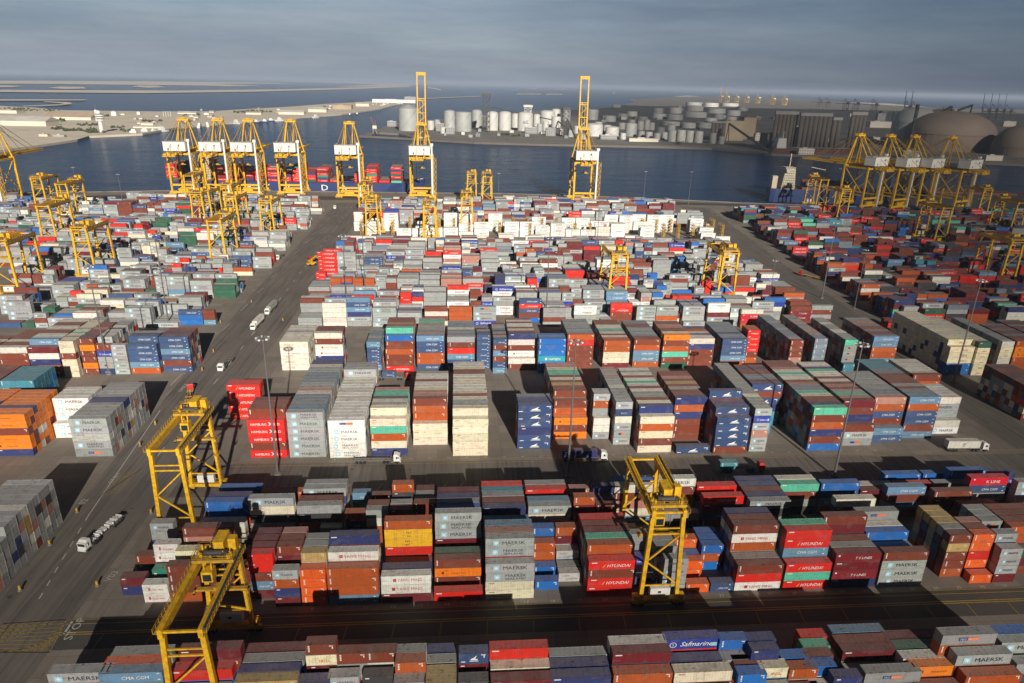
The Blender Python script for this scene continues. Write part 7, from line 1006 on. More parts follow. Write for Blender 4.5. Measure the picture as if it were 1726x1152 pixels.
for i, (px, py_, rz) in enumerate(((470, 437, -1.6), (527, 440, -2.3), (1193, 385, 1.4), (1355, 466, 2.2), (565, 352, -1.5), (1420, 560, -1.4))):
    p = U(px, py_); t_ = put(copy_tree(tY if i % 2 else tB), p, rz, '%s truck %s' % ('red and yellow' if i % 2 else 'white', ['on the left road near the charcoal shade', 'parked askew on the wide left road', 'on the right road beside the far yard', 'turning on the right road', 'near the quay end of the left road', 'on the right road by the light mast'][i]))
def make_loader():
    root = empty('reach_stacker'); s = MB(); s.box(-3, -1.5, .9, 3, 1.5, 2.2); s.build('body', M_YEL, root)
    for x in (-2.2, 2.2):
        for sy in (-1, 1): s = MB(); s.cyl((x, sy*1.2, .85), (x, sy*1.9, .85), .85, n=12); s.build('wheel', M_DARK, root)
    s = MB(); s.box(-.8, -.8, 2.2, .8, .8, 3.9); s.build('cab', M_YEL2, root); s = MB(); s.beam((-2.6, 0, 3.2), (4.8, 0, 6.4), .8); s.build('arm', M_YEL2, root); s = MB(); s.box(4.3, -3, 5.2, 5.2, 3, 5.9); s.build('spreader', M_YEL2, root); return root
lo = make_loader(); put(lo, U(525, 448), .8, 'yellow reach stacker standing on the left road by the red stacks', 'reach stacker', 'yellow reach stackers')
lo2 = copy_tree(lo); put(lo2, U(10, 632), .3, 'dark yellow reach stacker at the left edge below the brown stacks', 'reach stacker', 'yellow reach stackers')
# small yellow marker posts on concrete feet standing along the left road
def make_marker():
    root = empty('road_marker'); s = MB(); s.cyl((0, 0, 0), (0, 0, .4), .6, .5, n=10); s.build('foot', M_CHAS, root); s = MB(); s.cyl((0, 0, .4), (0, 0, 1.5), .3, n=8); s.build('post', M_YEL2, root); return root
mk = make_marker()
for i, (px, py_) in enumerate(((34, 996), (164, 988), (130, 864), (236, 752), (360, 594), (84, 919), (341, 625), (372, 545), (424, 510), (477, 541), (262, 716), (255, 866))):
    o = mk if i == 0 else copy_tree(mk); p = U(px, py_); put(o, p, i*.7, 'black and yellow marker post, %s from the bottom along the left road' % ORD[sorted([996, 988, 864, 752, 594, 919, 625, 545, 510, 541, 716, 866], reverse=True).index(py_)+1], 'marker post', 'marker posts along the left road')

# ------------------------------------------------------------------ light masts
M_MAST = simple('galvanised_mast', (.17, .16, .16), .5, .3, .3)
def make_mast(H=48.0):
    root = empty('light_mast'); s = MB(); s.cyl((0, 0, .5), (0, 0, H), .42, .16, n=12); s.build('mast', M_MAST, root)
    s = MB(); s.cyl((0, 0, 0), (0, 0, .6), 1.1, n=10); s.build('base', M_GROUND, root)
    s = MB(); n = 12
    for i in range(n):
        a, b = 2*math.pi*i/n, 2*math.pi*(i+1)/n; s.beam((1.5*math.cos(a), 1.5*math.sin(a), H), (1.5*math.cos(b), 1.5*math.sin(b), H), .14)
        if i % 3 == 0: s.beam((0, 0, H), (1.5*math.cos(a), 1.5*math.sin(a), H), .12)
    s.beam((0, 0, H), (0, 0, H+1.8), .1); ring = s.build('lamp_ring', M_MAST, root)
    for i in range(10):
        a = 2*math.pi*i/10; s = MB(); c = Vector((1.85*math.cos(a), 1.85*math.sin(a), H-.05)); s.box(c.x-.32, c.y-.32, c.z-.25, c.x+.32, c.y+.32, c.z+.2); s.build('lamp', M_WHITE if i % 2 else M_STEEL, ring)
    return root
mA = make_mast()
masts = [(-59.7, 201.5, 'tall light mast standing before the crimson lettered stack'), (36.3, 196.9, 'tall light mast on the cross road left of the navy-box truck'), (127.3, 193.6, 'tall light mast before the long mint-topped stack')]
for px, py_, lab in ((1607, 645, 'tall light mast beside the ivory stacks'), (1385, 503, 'light mast at the bend of the right road'), (184, 631, 'light mast before the dark blue stacks at left'), (285, 549, 'light mast before the grey left yard'), (587, 548, 'light mast beside the white red-lettered stack'), (617, 520, 'light mast just behind the white red-lettered stack'), (920, 548, 'light mast in the centre yard above the bright blue stack'), (1290, 545, 'light mast right of the scarlet end stack'), (1005, 430, 'light mast among red boxes in the centre yard'), (1165, 545, 'light mast behind the slate blue stack'), (840, 352, 'light mast at the quay behind the twin yard cranes'), (1084, 345, 'light mast at the quay near the right raised boom'), (210, 360, 'light mast near the water in the left yard'), (680, 345, 'light mast beside the left raised-boom crane'), (1160, 345, 'light mast at the open quay by the blue ship'), (1440, 520, 'light mast in the right yard by white lettered boxes'), (1655, 500, 'light mast in the right yard near the amber boxes'), (135, 345, 'light mast near the water left of the quay cranes')):
    x, y = U(px, py_); masts.append((x, y, lab))
for i, (x, y, lab) in enumerate(masts):
    o = mA if i == 0 else copy_tree(mA); o.location = (x, y, 0); o.rotation_euler = (0, 0, i*.4); tag(o, lab, 'light mast', 'tall light masts'); 
    if i > 9: o.scale = (.7, .7, .75)

# ------------------------------------------------------------------ ships
M_HULLB = simple('blue_hull', (.02, .045, .16), .45, var=.3, scale=.1); M_HULLD = simple('dark_red_hull', (.10, .03, .028), .5, var=.4, scale=.08); M_CREAM = simple('cream_superstructure', (.50, .44, .32), .5, var=.25, scale=.3); M_DECK = simple('deck_red', (.20, .07, .05), .6, var=.4, scale=.2); M_HULLK = simple('black_hull', (.03, .035, .05), .5, var=.3, scale=.1)
def hull(L, B, D, bow=.16, stern=.05, sheer=3.0):
    """bow towards +x"""
    s = MB(); n = 24; ring = []
    for i in range(n+1):
        t = i/n; x = -L/2+L*t; w = 1.0
        if t > 1-bow: w = max(.02, math.cos((t-1+bow)/bow*math.pi/2)**.7)
        if t < stern: w = .80+.2*t/stern
        dk = D+sheer*max(0, (t-.85)/.15)**2; fl = .82 if t > 1-bow else .96
        xb = x if t < .97 else x-2
        ring.append([(xb, -B/2*w*fl, 0), (x, -B/2*w, dk), (x, B/2*w, dk), (xb, B/2*w*fl, 0)])
    for r in ring: s.v += r
    for i in range(n):
        for k_ in range(3): s.f.append((4*i+k_, 4*i+4+k_, 4*i+5+k_, 4*i+1+k_)); s.m.append(1 if k_ == 1 else 0)
    s.f.append((0, 1, 2, 3)); s.m.append(0); e = 4*n; s.f.append((e+3, e+2, e+1, e)); s.m.append(0)
    return s
def house(levels, x0, x1, b, z, step=.4, h=2.8):
    s = MB()
    for k_ in range(levels):
        s.box(x0+k_*step, -b/2+k_*step*.6, z+k_*h, x1-k_*step*.5, b/2-k_*step*.6, z+k_*h+h-.25); s.box(x0+k_*step-.6, -b/2+k_*step*.6-.5, z+k_*h+h-.25, x1-k_*step*.5+.6, b/2-k_*step*.6+.5, z+(k_+1)*h)
    return s
def win_rows(levels, x0, x1, b, z, step=.4, h=2.8):
    s = MB()
    for k_ in range(levels):
        yb = -b/2+k_*step*.6-.06
        for i in range(int((x1-x0-k_*step*1.5)/2.2)): s.quad((x0+k_*step+.6+i*2.2, yb, z+k_*h+1), (x0+k_*step+1.7+i*2.2, yb, z+k_*h+1), (x0+k_*step+1.7+i*2.2, yb, z+k_*h+1.9), (x0+k_*step+.6+i*2.2, yb, z+k_*h+1.9))
        for sx, xx in ((-1, x0+k_*step-.06), (1, x1-k_*step*.5+.06)):
            for i in range(int((b-k_*step*1.2)/2.4)):
                y = -b/2+k_*step*.6+.6+i*2.4; q = [(xx, y, z+k_*h+1), (xx, y+1.2, z+k_*h+1), (xx, y+1.2, z+k_*h+1.9), (xx, y, z+k_*h+1.9)]; s.add(q, [(0, 1, 2, 3)])
    return s
def glazed_house(levels, x0, x1, b, z, mat, parent):
    s = house(levels, x0, x1, b, z); w = win_rows(levels, x0, x1, b, z); k0 = len(s.v); s.v += w.v
    for f in w.f: s.f.append(tuple(i+k0 for i in f)); s.m.append(1)
    return s.build('superstructure', [mat, M_GLASS], parent)
# big box ship alongside the left cranes
sh = empty('container_ship', (-188, 851, -3.5)); tag(sh, 'large blue container ship loaded with red boxes behind the left quay cranes', 'container ship')
hull(296, 40, 13, .13).build('hull', [M_HULLB, M_DECK], sh)
glazed_house(9, -112, -96, 36, 13, M_CREAM, sh)
s = MB(); s.box(-109, -6, 38, -100, 6, 44); s.cyl((-106, 0, 38), (-106, 0, 52), .5, n=8); s.build('bridge_mast', M_WHITE, sh)
s = MB(); s.box(-128, -5, 13, -120, 5, 34); s.build('funnel', M_HULLB, sh)
s = LB(-20.15)
for i, ch in enumerate('HYUNDAI'): s.text(ch, -56+i*22, 4.0, 6.6, WHT, 1.25)
me_ = s.mesh('lettering', M_LET); at_ = me_.attributes.new('paint', 'FLOAT_COLOR', 'FACE'); at_.data.foreach_set('color', np.array([(*c, 1) for c in s.c], 'f').ravel()); q_ = bpy.data.objects.new('lettering', me_); COL.objects.link(q_); q_.parent = sh
s = MB(); s.cyl((138, 0, 15), (138, 0, 33), .4, n=8); s.beam((130, -8, 15), (146, -3, 17), .5); s.build('foremast', M_WHITE, sh)
rs = random.Random(21)
bay = -146
while bay < 118:
    if not (-134 < bay < -94):
        hb = rs.choice([6, 7, 7, 6, 5]) if bay < 60 else rs.choice([4, 5, 6, 7])
        if 38 < bay < 54 or 88 < bay < 102: hb = 1
        for r in range(14):
            hh = max(1, hb+rs.choice([0, 0, 0, -1]))
            for k_ in range(hh):
                code = rs.choice('hhhhhhhHrrbTqEnRh') if r == 0 else rs.choice('hhhrbRT')
                bulk(code, 12.19, 2.6, -188+bay+6, 851-17.3+r*2.66, 10+k_*2.6, False, r == 0 and code in 'hH', rs)
    bay += 14.2
# blue coaster at the right quay
s2 = empty('cargo_ship', (436, 815, -3.5), rad(-7)); tag(s2, 'blue cargo ship with a cream tower moored left of the right quay cranes', 'cargo ship')
hull(118, 21, 15.5, .15).build('hull', [M_HULLB, M_DECK], s2)
hh_ = MB(); hh_.v = []; 
glazed_house(9, -47, -31, 17, 15.5, M_CREAM, s2); s = MB(); s.box(-45, -13, 36.5, -41, 13, 39.2); s.build('bridge_wing', M_CREAM, s2)
s = MB(); s.cyl((-38, 0, 40), (-38, 0, 56), .6, n=8); s.beam((-38, -5, 48), (-38, 5, 48), .5); s.build('bridge_mast', M_CREAM, s2)
s = MB(); s.box(-57, -4, 15, -51, 4, 30); s.build('funnel', M_CREAM, s2)
for x in (2, 30):
    s = MB(); s.cyl((x, -8, 15), (x, -8, 40), 1.1, .8, n=10); s.beam((x, -8, 39), (x-17, -8, 42), .7); s.build('deck_crane', M_CREAM, s2)
s = MB(); s.box(-22, -8.5, 15, 42, 8.5, 18); s.build('hatch_cover', M_DECK, s2)
for b_ in range(4):
    for r in range(6):
        for k_ in range(rs.choice([1, 2, 3])): bulk(rs.choice('NnbBRg'), 12.19, 2.6, 436+(-12+b_*13.2)*math.cos(rad(-7)), 815+(-12+b_*13.2)*math.sin(rad(-7))-6.6+r*2.6, 14.6+k_*2.6, False, False, rs)
# box ship under the right cranes
s5 = empty('container_ship', (610, 806, -3.5), rad(-8)); tag(s5, 'dark container ship lying behind the right-hand quay cranes', 'container ship')
hull(190, 30, 15, .14).build('hull', [M_HULLK, M_DECK], s5); glazed_house(7, -70, -56, 27, 15, M_CREAM, s5)
s = MB(); s.box(-84, -4, 15, -77, 4, 32); s.build('funnel', M_HULLB, s5); s = MB(); s.box(-50, -12, 15, 62, 12, 17); s.build('hatch_cover', M_DECK, s5)
# tanker across the basin
p = U(1365, 258); s3 = empty('tanker', (p[0], p[1]-16, -3.5), rad(-3)); tag(s3, 'dark red tanker with a white aft tower along the far berth', 'tanker')
hull(185, 30, 14, .14).build('hull', [M_HULLD, M_DECK], s3); glazed_house(7, -86, -66, 27, 14, M_WHITE, s3)
s = MB(); s.box(-84, -5, 33, -76, 5, 42); s.build('funnel', M_HULLK, s3); s = MB(); s.cyl((-70, 0, 33), (-70, 0, 47), .6, n=8); s.build('bridge_mast', M_WHITE, s3)
s = MB()
for y in (-3, 0, 3): s.cyl((-60, y, 15.2), (78, y, 15.2), .5, n=6)
for x in range(-50, 80, 18): s.box(x-.5, -8, 14.2, x+.5, 8, 15); s.cyl((x, -9, 14), (x, -9, 18), .3, n=6)
s.build('deck_pipes', M_STEEL, s3)
# small craft
def make_boat(L, m1, m2):
    root = empty('harbour_boat'); hull(L, L*.26, L*.12, .35, .1, L*.03).build('hull', [m1, M_STEEL], root); s = MB(); s.box(-L*.28, -L*.09, L*.12, L*.12, L*.09, L*.26); s.box(-L*.18, -L*.07, L*.26, L*.06, L*.07, L*.36); s.build('wheelhouse', m2, root); s = MB(); s.cyl((-L*.05, 0, L*.36), (-L*.05, 0, L*.6), L*.008, n=6); s.build('boat_mast', M_STEEL, root); return root
bA = make_boat(34, M_WHITE, M_WHITE); bB = make_boat(28, M_HULLB, M_WHITE)
for i, (px, py_, bl) in enumerate(((229, 224.5, 0), (247, 222, 0), (276, 219.5, 0), (262, 221, 1), (338, 213, 0), (350, 211.5, 0), (398, 206.8, 0), (432, 205.5, 1), (446, 204.5, 1), (456, 203, 1), (470, 202.4, 0), (532, 197.4, 0), (590, 193.8, 1), (602, 192.6, 1), (1035, 157.5, 0))):
    o = (bB if bl else bA) if i in (0, 3) else copy_tree(bB if bl else bA); p = U(px, py_); o.location = (p[0], p[1]-6, -3.5); o.rotation_euler = (0, 0, .2+i*.37); sc = 1.6 if px == 1035 else 1.0; o.scale = (sc,)*3
    tag(o, '%s boat, %s from the left along the sandy shore' % ('blue and white' if bl else 'small white', ORD[sorted([229,247,276,262,338,350,398,432,446,456,470,532,590,602,1035]).index(px)+1]) if px != 1035 else 'white vessel alone on the open sea between the raised booms', 'boat', 'small craft in the harbour')
# ------------------------------------------------------------------ the far shore
M_TANKW = simple('white_tank_paint', (.56, .555, .53), .5, var=.2, scale=.05, dirt=(.4, .35, .28)); M_TANKG = simple('grey_tank_paint', (.40, .41, .40), .5, var=.25, scale=.05); M_CONC = simple('brown_concrete', (.15, .13, .11), .85, var=.5, scale=.03); M_DOME = simple('tan_dome_cover', (.26, .20, .16), .8, var=.35, scale=.02); M_TAN = simple('tan_cladding', (.42, .33, .22), .8, var=.3, scale=.04); M_BLDW = simple('pale_render', (.66, .60, .50), .8, var=.3, scale=.05, dirt=(.4, .33, .25)); M_BLDG = simple('grey_cladding', (.33, .33, .33), .7, var=.3, scale=.05); M_ROOF = simple('pale_roof_sheet', (.58, .55, .50), .6, var=.3, scale=.04); M_ROOFT = simple('tan_roof_sheet', (.48, .36, .26), .7, var=.3, scale=.04)
def pxm(px, py_, n_px):
    """metres spanned by n pixels at the distance of a ground point"""
    X, Y = U(px, py_); z = X*fw[0]+Y*fw[1]-CH*fw[2]; return n_px*z/FPX
def tank(x0, x1, yb, yt, mat, label, roof='dome', text=None, group='storage tanks of the far shore'):
    px = (x0+x1)/2; X, Y = U(px, yb); r = pxm(px, yb, x1-x0)/2; H = pxm(px, yb, yb-yt)*1.0
    root = empty('storage_tank', (X, Y+r, .8)); tag(root, label, 'tank', group); n = 28
    wallH = H*.86 if roof != 'flat' else H*.97
    s = MB(); s.cyl((0, 0, 0), (0, 0, wallH), r, n=n, cap=False)
    for k_ in range(1, 6): s.cyl((0, 0, wallH*k_/6-.15), (0, 0, wallH*k_/6+.15), r*1.006, n=n)
    s.build('shell', mat, root)
    s = MB()
    if roof == 'cone': s.cyl((0, 0, wallH), (0, 0, H), r*1.01, r*.08, n=n)
    elif roof == 'dome': s.dome((0, 0, wallH), r*1.005, H*.14, n, 4)
    else: s.cyl((0, 0, wallH-.6), (0, 0, wallH-.3), r*.99, n=n)
    s.build('roof', mat, root)
    s = MB()
    for i in range(24):
        a = -2.4+i*.075; a2 = a+.075; z = wallH*i/24; z2 = wallH*(i+1)/24; rr = r*1.03
        s.beam((rr*math.cos(a), rr*math.sin(a), z), (rr*math.cos(a2), rr*math.sin(a2), z2), .9, .3)
    for i in range(n):
        a, b = 2*math.pi*i/n, 2*math.pi*(i+1)/n; s.beam((r*math.cos(a), r*math.sin(a), wallH+1.1), (r*math.cos(b), r*math.sin(b), wallH+1.1), .16)
    s.build('stair', M_STEEL, root)
    if text:
        co, fs = text_geo(text); s = MB(); hh = H*.2; w = hh/(r+.3)
        s.add([((r+.35)*math.sin(p_[0]*w), -(r+.35)*math.cos(p_[0]*w), H*.38+p_[1]*hh) for p_ in co], fs); s.build('lettering', flat('tank_lettering', (.05, .07, .16)), root)
    return root
tank(671, 705, 222, 180, M_TANKG, 'big grey storage tank with a conical roof left of the raised boom', 'cone')
for x0, x1, yb, yt, m_, lab, rf, tx in ((748, 768, 222, 188, M_TANKG, 'tall grey tank at the left of the tight tank cluster', 'dome', None), (767, 795, 223, 191, M_TANKG, 'wide grey tank in the middle of the grey cluster', 'flat', None), (795, 813, 216, 187, M_TANKG, 'pale grey tank at the rear right of the grey cluster', 'dome', None),
  (820, 840, 221, 190, M_TANKW, 'left of the two matching white tanks under the conveyor', 'dome', None), (841, 862, 221, 190, M_TANKW, 'right of the two matching white tanks under the conveyor', 'dome', None), (862, 876, 216, 193, M_TANKW, 'narrow white tank between the pair and the lettered tank', 'dome', None), (873, 899, 222, 191, M_TANKW, 'white tank with dark lettering on its shell', 'dome', 'eiL'), (899, 911, 214, 194, M_TANKW, 'small white tank behind the lettered one', 'dome', None), (911, 936, 210, 188, M_TANKW, 'white tank with a wide domed roof behind the pipe bridge', 'dome', None), (930, 946, 216, 198, M_TANKW, 'white tank at the foot of the slanting boom', 'flat', None),
  (989, 1018, 231, 210, M_TANKW, 'broad white tank right of the right raised boom', 'dome', None), (1022, 1045, 231, 215, M_TANKW, 'low white tank second right of the raised boom', 'dome', None), (1055, 1075, 231, 209, M_TANKG, 'grey tank right of the low white tank', 'dome', None), (1043, 1056, 219, 208, M_TANKG, 'small hazy tank behind the grey tank', 'dome', None), (1075, 1086, 220, 206, M_TANKW, 'first of three slim pale tanks on the shore', 'flat', None), (1086, 1096, 220, 203, M_TANKW, 'middle of three slim pale tanks on the shore', 'dome', None), (1095, 1104, 220, 208, M_TANKW, 'last of three slim pale tanks on the shore', 'flat', None),
  (1127, 1143, 240, 221, M_TANKG, 'tan grey tank at the left of the shore row', 'flat', None), (1142, 1157, 241, 221, M_TANKW, 'first white tank of the shore row', 'flat', None), (1157, 1171, 241, 222, M_TANKW, 'second white tank of the shore row', 'flat', None), (1172, 1186, 242, 223, M_TANKW, 'third white tank of the shore row', 'flat', None), (1197, 1208, 243, 226, M_TANKG, 'small grey tank at the right end of the shore row', 'flat', None),
  (930, 945, 203, 185, M_TANKW, 'white tank behind the cluster, left of three far ones', 'dome', None), (948, 962, 205, 184, M_TANKG, 'grey tank behind the cluster, middle of three far ones', 'flat', None), (990, 1010, 203, 186, M_TANKG, 'hazy tank behind the right raised boom', 'flat', None)):
    tank(x0, x1, yb, yt, m_, lab, rf, tx)
field = [(1102, 1120, 192, 180), (1130, 1152, 192, 179), (1102, 1126, 201, 190), (1127, 1155, 203, 191), (1160, 1190, 188, 176), (1158, 1197, 199, 187), (1160, 1188, 180, 171), (1190, 1215, 181, 172), (1196, 1228, 192, 181), (1204, 1222, 202, 189), (1220, 1250, 180, 173), (1228, 1252, 196, 184), (1245, 1262, 188, 178), (1120, 1150, 213, 204), (1152, 1176, 217, 205), (1178, 1206, 217, 205), (1190, 1212, 209, 197), (1226, 1244, 206, 195)]
for i, (x0, x1, yb, yt) in enumerate(field):
    yt = yb-(yb-yt)*.72
    tank(x0, x1, yb, yt, M_TANKW if i % 3 else M_TANKG, 'broad hazy tank of the oil field, %s from the left' % ORD[sorted(range(len(field)), key=lambda k_: field[k_][0]*1000+k_).index(i)+1], 'flat', None, 'tanks of the far oil field')
low = [(955, 968, 232, 220), (968, 980, 226, 214), (1003, 1016, 219, 207), (1018, 1032, 222, 212), (1034, 1044, 228, 216), (1046, 1056, 236, 226), (1076, 1088, 233, 222), (1089, 1101, 235, 224), (1103, 1115, 237, 226), (1116, 1126, 236, 224), (1108, 1122, 226, 216), (1126, 1140, 222, 212), (1212, 1222, 244, 231), (720, 732, 220, 205), (732, 742, 214, 203), (742, 752, 226, 215), (905, 915, 226, 210), (915, 925, 222, 206), (978, 990, 236, 226), (1060, 1072, 212, 203), (1076, 1094, 208, 198), (1020, 1040, 206, 196), (1042, 1060, 202, 193), (1058, 1076, 197, 189), (985, 1003, 196, 187)]
for i, (x0, x1, yb, yt) in enumerate(low):
    tank(x0, x1, yb, yt, M_TANKW if i % 2 else M_TANKG, 'small round tank of the tank farm, %s from the left' % ORD[sorted(range(len(low)), key=lambda k_: low[k_][0]).index(i)+1], 'flat' if i % 3 else 'dome', None, 'small tanks of the tank farm')
# silos, domes, warehouses
def silo_block(x0, x1, yb, yt, rows_, label, mat=M_CONC):
    px = (x0+x1)/2; X, Y = U(px, yb); w = pxm(px, yb, x1-x0); H = pxm(px, yb, yb-yt)*.97
    root = empty('grain_silo', (X, Y, .8)); tag(root, label, 'silo', 'grain silos of the far shore'); r = w/rows_/2
    for i in range(rows_):
        s = MB(); s.cyl((-w/2+r+2*r*i, r, 0), (-w/2+r+2*r*i, r, H*.92), r*.98, n=14); smooth(s.build('silo_cell', mat, root))
    s = MB(); s.box(-w/2, r*.4, H*.92, w/2, r*1.6, H); s.build('head_house', M_BLDG, root); return root
for a in ((1298, 1338, 256, 190, 6, 'brown silo block with a dark head house, left of three'), (1340, 1395, 258, 193, 7, 'long brown silo row behind the tanker'), (1396, 1412, 256, 200, 2, 'narrow silo pair between the two brown rows'), (1425, 1452, 258, 191, 4, 'pale brown silo row left of the right quay cranes'), (1197, 1222, 238, 206, 4, 'grey silo row beside the tan warehouse')): silo_block(*a)
def domeb(x0, x1, yb, yt, ws, label, mat):
    px = (x0+x1)/2; X, Y = U(px, yb); r = pxm(px, yb, x1-x0)/2; H = pxm(px, yb, yb-yt)
    root = empty('storage_dome', (X, Y+r, .8)); tag(root, label, 'storage dome', 'bulk storage domes of the far shore')
    s = MB(); s.cyl((0, 0, 0), (0, 0, H*ws), r, n=40, cap=False)
    s.cyl((0, 0, H*ws-1.2), (0, 0, H*ws+.4), r*1.012, n=40); s.build('wall', mat, root); s = MB(); s.dome((0, 0, H*ws), r, H*(1-ws), 40, 8); smooth(s.build('roof', mat, root)); s = MB(); s.cyl((0, 0, H-.5), (0, 0, H+4), r*.05, n=10); s.build('cap', M_BLDG, root)
domeb(1520, 1590, 250, 186, .62, 'grey domed store beside the dark conveyor', M_TANKG)
domeb(1566, 1634, 246, 188, .6, 'smaller tan dome between the grey and the great dome', M_DOME)
domeb(1570, 1712, 258, 194, .42, 'great brown storage dome behind the right quay cranes', M_DOME)
domeb(1708, 1800, 268, 216, .3, 'tan dome cut by the right picture edge', M_DOME)
def conveyor(pts, w, name, label):
    s = MB()
    for (a, za), (b, zb) in zip(pts, pts[1:]): s.beam((a[0], a[1], za), (b[0], b[1], zb), w, w*.8)
    for (a, za) in pts:
        if za > 6: s.beam((a[0]-w, a[1], .8), (a[0], a[1], za), w*.4); s.beam((a[0]+w, a[1], .8), (a[0], a[1], za), w*.4)
    o = s.build(name, M_BLACKM); tag(o, label, 'conveyor', 'conveyors of the far shore'); return o
conveyor([(U(1522, 256), 4), (U(1546, 250), 60), (U(1588, 250), 96)], 7, 'conveyor', 'dark conveyor climbing over the grey dome')
conveyor([(U(1588, 250), 82), (U(1622, 246), 100)], 5, 'conveyor', 'short dark conveyor reaching the great dome')
conveyor([(U(1300, 262), 4), (U(1225, 240), 44)], 4, 'conveyor', 'dark conveyor rising to the tan warehouse')
conveyor([(U(760, 214), 30), (U(815, 210), 42), (U(830, 210), 52), (U(880, 212), 36), (U(940, 216), 20), (U(965, 226), 4)], 3.4, 'conveyor', 'pipe bridge running over the white tanks')
conveyor([(U(970, 236), 4), (U(954, 230), 44)], 3, 'conveyor', 'slanting loading boom at the tank farm')
def building(x0, x1, yb, yt, depth, wall, roofm, label, pitched=False, group=None, cat='building', name='building', wins=0):
    px = (x0+x1)/2; X, Y = U(px, yb); w = pxm(px, yb, x1-x0); H = max(3, pxm(px, yb, yb-yt)*.8)
    root = empty(name, (X, Y, .8)); tag(root, label, cat, group)
    s = MB(); s.box(-w/2, 0, 0, w/2, depth, H)
    if wins:
        nx = max(2, int(w/5)); nz = max(1, int(H/4))
        for i in range(nx):
            for j in range(nz): x = -w/2+(i+.3)*w/nx; s.quad((x, -.06, 1.4+j*H/nz), (x+w/nx*.4, -.06, 1.4+j*H/nz), (x+w/nx*.4, -.06, 2.9+j*H/nz), (x, -.06, 2.9+j*H/nz), 1)
    s.build('wall', [wall, M_GLASS], root)
    s = MB()
    if pitched:
        e = .8; s.add([(-w/2-e, -e, H+.02), (w/2+e, -e, H+.02), (w/2+e, depth+e, H+.02), (-w/2-e, depth+e, H+.02), (-w/2-e, depth/2, H+depth*.16), (w/2+e, depth/2, H+depth*.16)], [(0, 1, 5, 4), (2, 3, 4, 5), (1, 2, 5), (3, 0, 4), (3, 2, 1, 0)])
    else: s.box(-w/2-.4, -.4, H, w/2+.4, depth+.4, H+.8); s.box(-w*.2, depth*.3, H+.8, w*.05, depth*.6, H+2.6)
    s.build('roof', roofm, root)
    return root
IG = 'buildings of the industrial shore'
for a in ((1220, 1252, 238, 199, 40, M_TAN, M_TAN, 'tan warehouse block beside the grey silos'), (1250, 1271, 236, 192, 40, M_TAN, M_CONC, 'tall tan block right of the tan warehouse'), (1324, 1345, 252, 206, 18, M_BLDW, M_BLDG, 'pale tower block standing in front of the silos'), (1290, 1325, 255, 222, 40, M_CONC, M_CONC, 'low brown block left of the pale tower'), (885, 905, 226, 214, 18, M_BLDG, M_ROOF, 'grey shed below the lettered tank'), (920, 936, 230, 215, 14, M_BLDG, M_BLDG, 'small grey plant block by the quay of the tank farm'), (752, 766, 227, 214, 12, M_BLDG, M_ROOF, 'grey control block before the grey tanks'), (735, 748, 222, 207, 14, M_BLDG, M_ROOF, 'grey block left of the grey tanks'), (653, 668, 214, 204, 14, M_BLDG, M_ROOF, 'grey block left of the big conical tank'), (1272, 1284, 238, 224, 12, M_BLDW, M_ROOF, 'white cabin block on the shore'), (1012, 1040, 236, 228, 20, M_BLDG, M_ROOF, 'long low shed on the tank farm quay'), (1060, 1110, 240, 234, 20, M_BLDW, M_ROOF, 'white low row of huts on the shore'), (1345, 1372, 262, 250, 12, M_BLDW, M_ROOF, 'pale office behind the tanker'), (1520, 1548, 268, 254, 16, M_BLDG, M_ROOF, 'grey shed below the grey dome'), (1660, 1690, 272, 262, 14, M_BLDW, M_ROOF, 'pale sheds below the great dome'), (1690, 1712, 214, 204, 20, M_BLDW, M_ROOF, 'hazy white shed right of the great dome'), (1465, 1502, 216, 204, 60, M_BLDW, M_ROOF, 'white refinery block between the silos and the dome'), (1478, 1492, 204, 190, 20, M_BLDG, M_BLDG, 'tall refinery unit over the white block')): building(*a, group=IG, wins=1 if a[1]-a[0] < 30 else 0)
rb = random.Random(33)
for i in range(46):                                          # hazy sheds and plant between the tanks
    px = rb.uniform(1010, 1600); t = (px-1010)/590; py_ = rb.uniform(180+t*14, 232+t*16); 
    w = rb.uniform(5, 15); building(px, px+w, py_, py_-rb.uniform(2.5, 7), rb.uniform(12, 40), rb.choice([M_BLDG, M_BLDG, M_BLDW, M_CONC]), rb.choice([M_ROOF, M_BLDG]), 'low hazy plant shed among the tanks and silos', group='low sheds of the industrial shore')
for i in range(26):
    px = rb.uniform(700, 980); py_ = rb.uniform(216, 236); w = rb.uniform(3, 8); building(px, px+w, py_, py_-rb.uniform(2, 8), rb.uniform(6, 14), rb.choice([M_BLDG, M_TANKW, M_STEEL]), M_STEEL, 'small plant unit among the white tanks', group='plant units of the tank farm')
def lattice(px, pyb, pyt, wpx, label, mat=None):
    X, Y = U(px, pyb); H = pxm(px, pyb, pyb-pyt); w = pxm(px, pyb, wpx)/2; s = MB(); n = 7
    for k_ in range(n):
        z0, z1 = H*k_/n, H*(k_+1)/n
        for sx in (-1, 1):
            for sy in (-1, 1): s.beam((sx*w, sy*w, z0), (sx*w, sy*w, z1), 1.1)
        for sy in (-1, 1): s.beam((-w, sy*w, z0), (w, sy*w, z1), .8); s.beam((w, sy*w, z0), (-w, sy*w, z1), .8); s.beam((-w, sy*w, z1), (w, sy*w, z1), .8)
        s.box(-w, -w, z1-.2, w, w, z1)
    s.box(-w*1.3, -w*1.3, H-6, w*1.3, w*1.3, H); o = s.build('process_tower', mat or M_BLACKM, None, (X, Y+w, .8)); tag(o, label, 'process tower', 'process towers of the tank farm'); return o
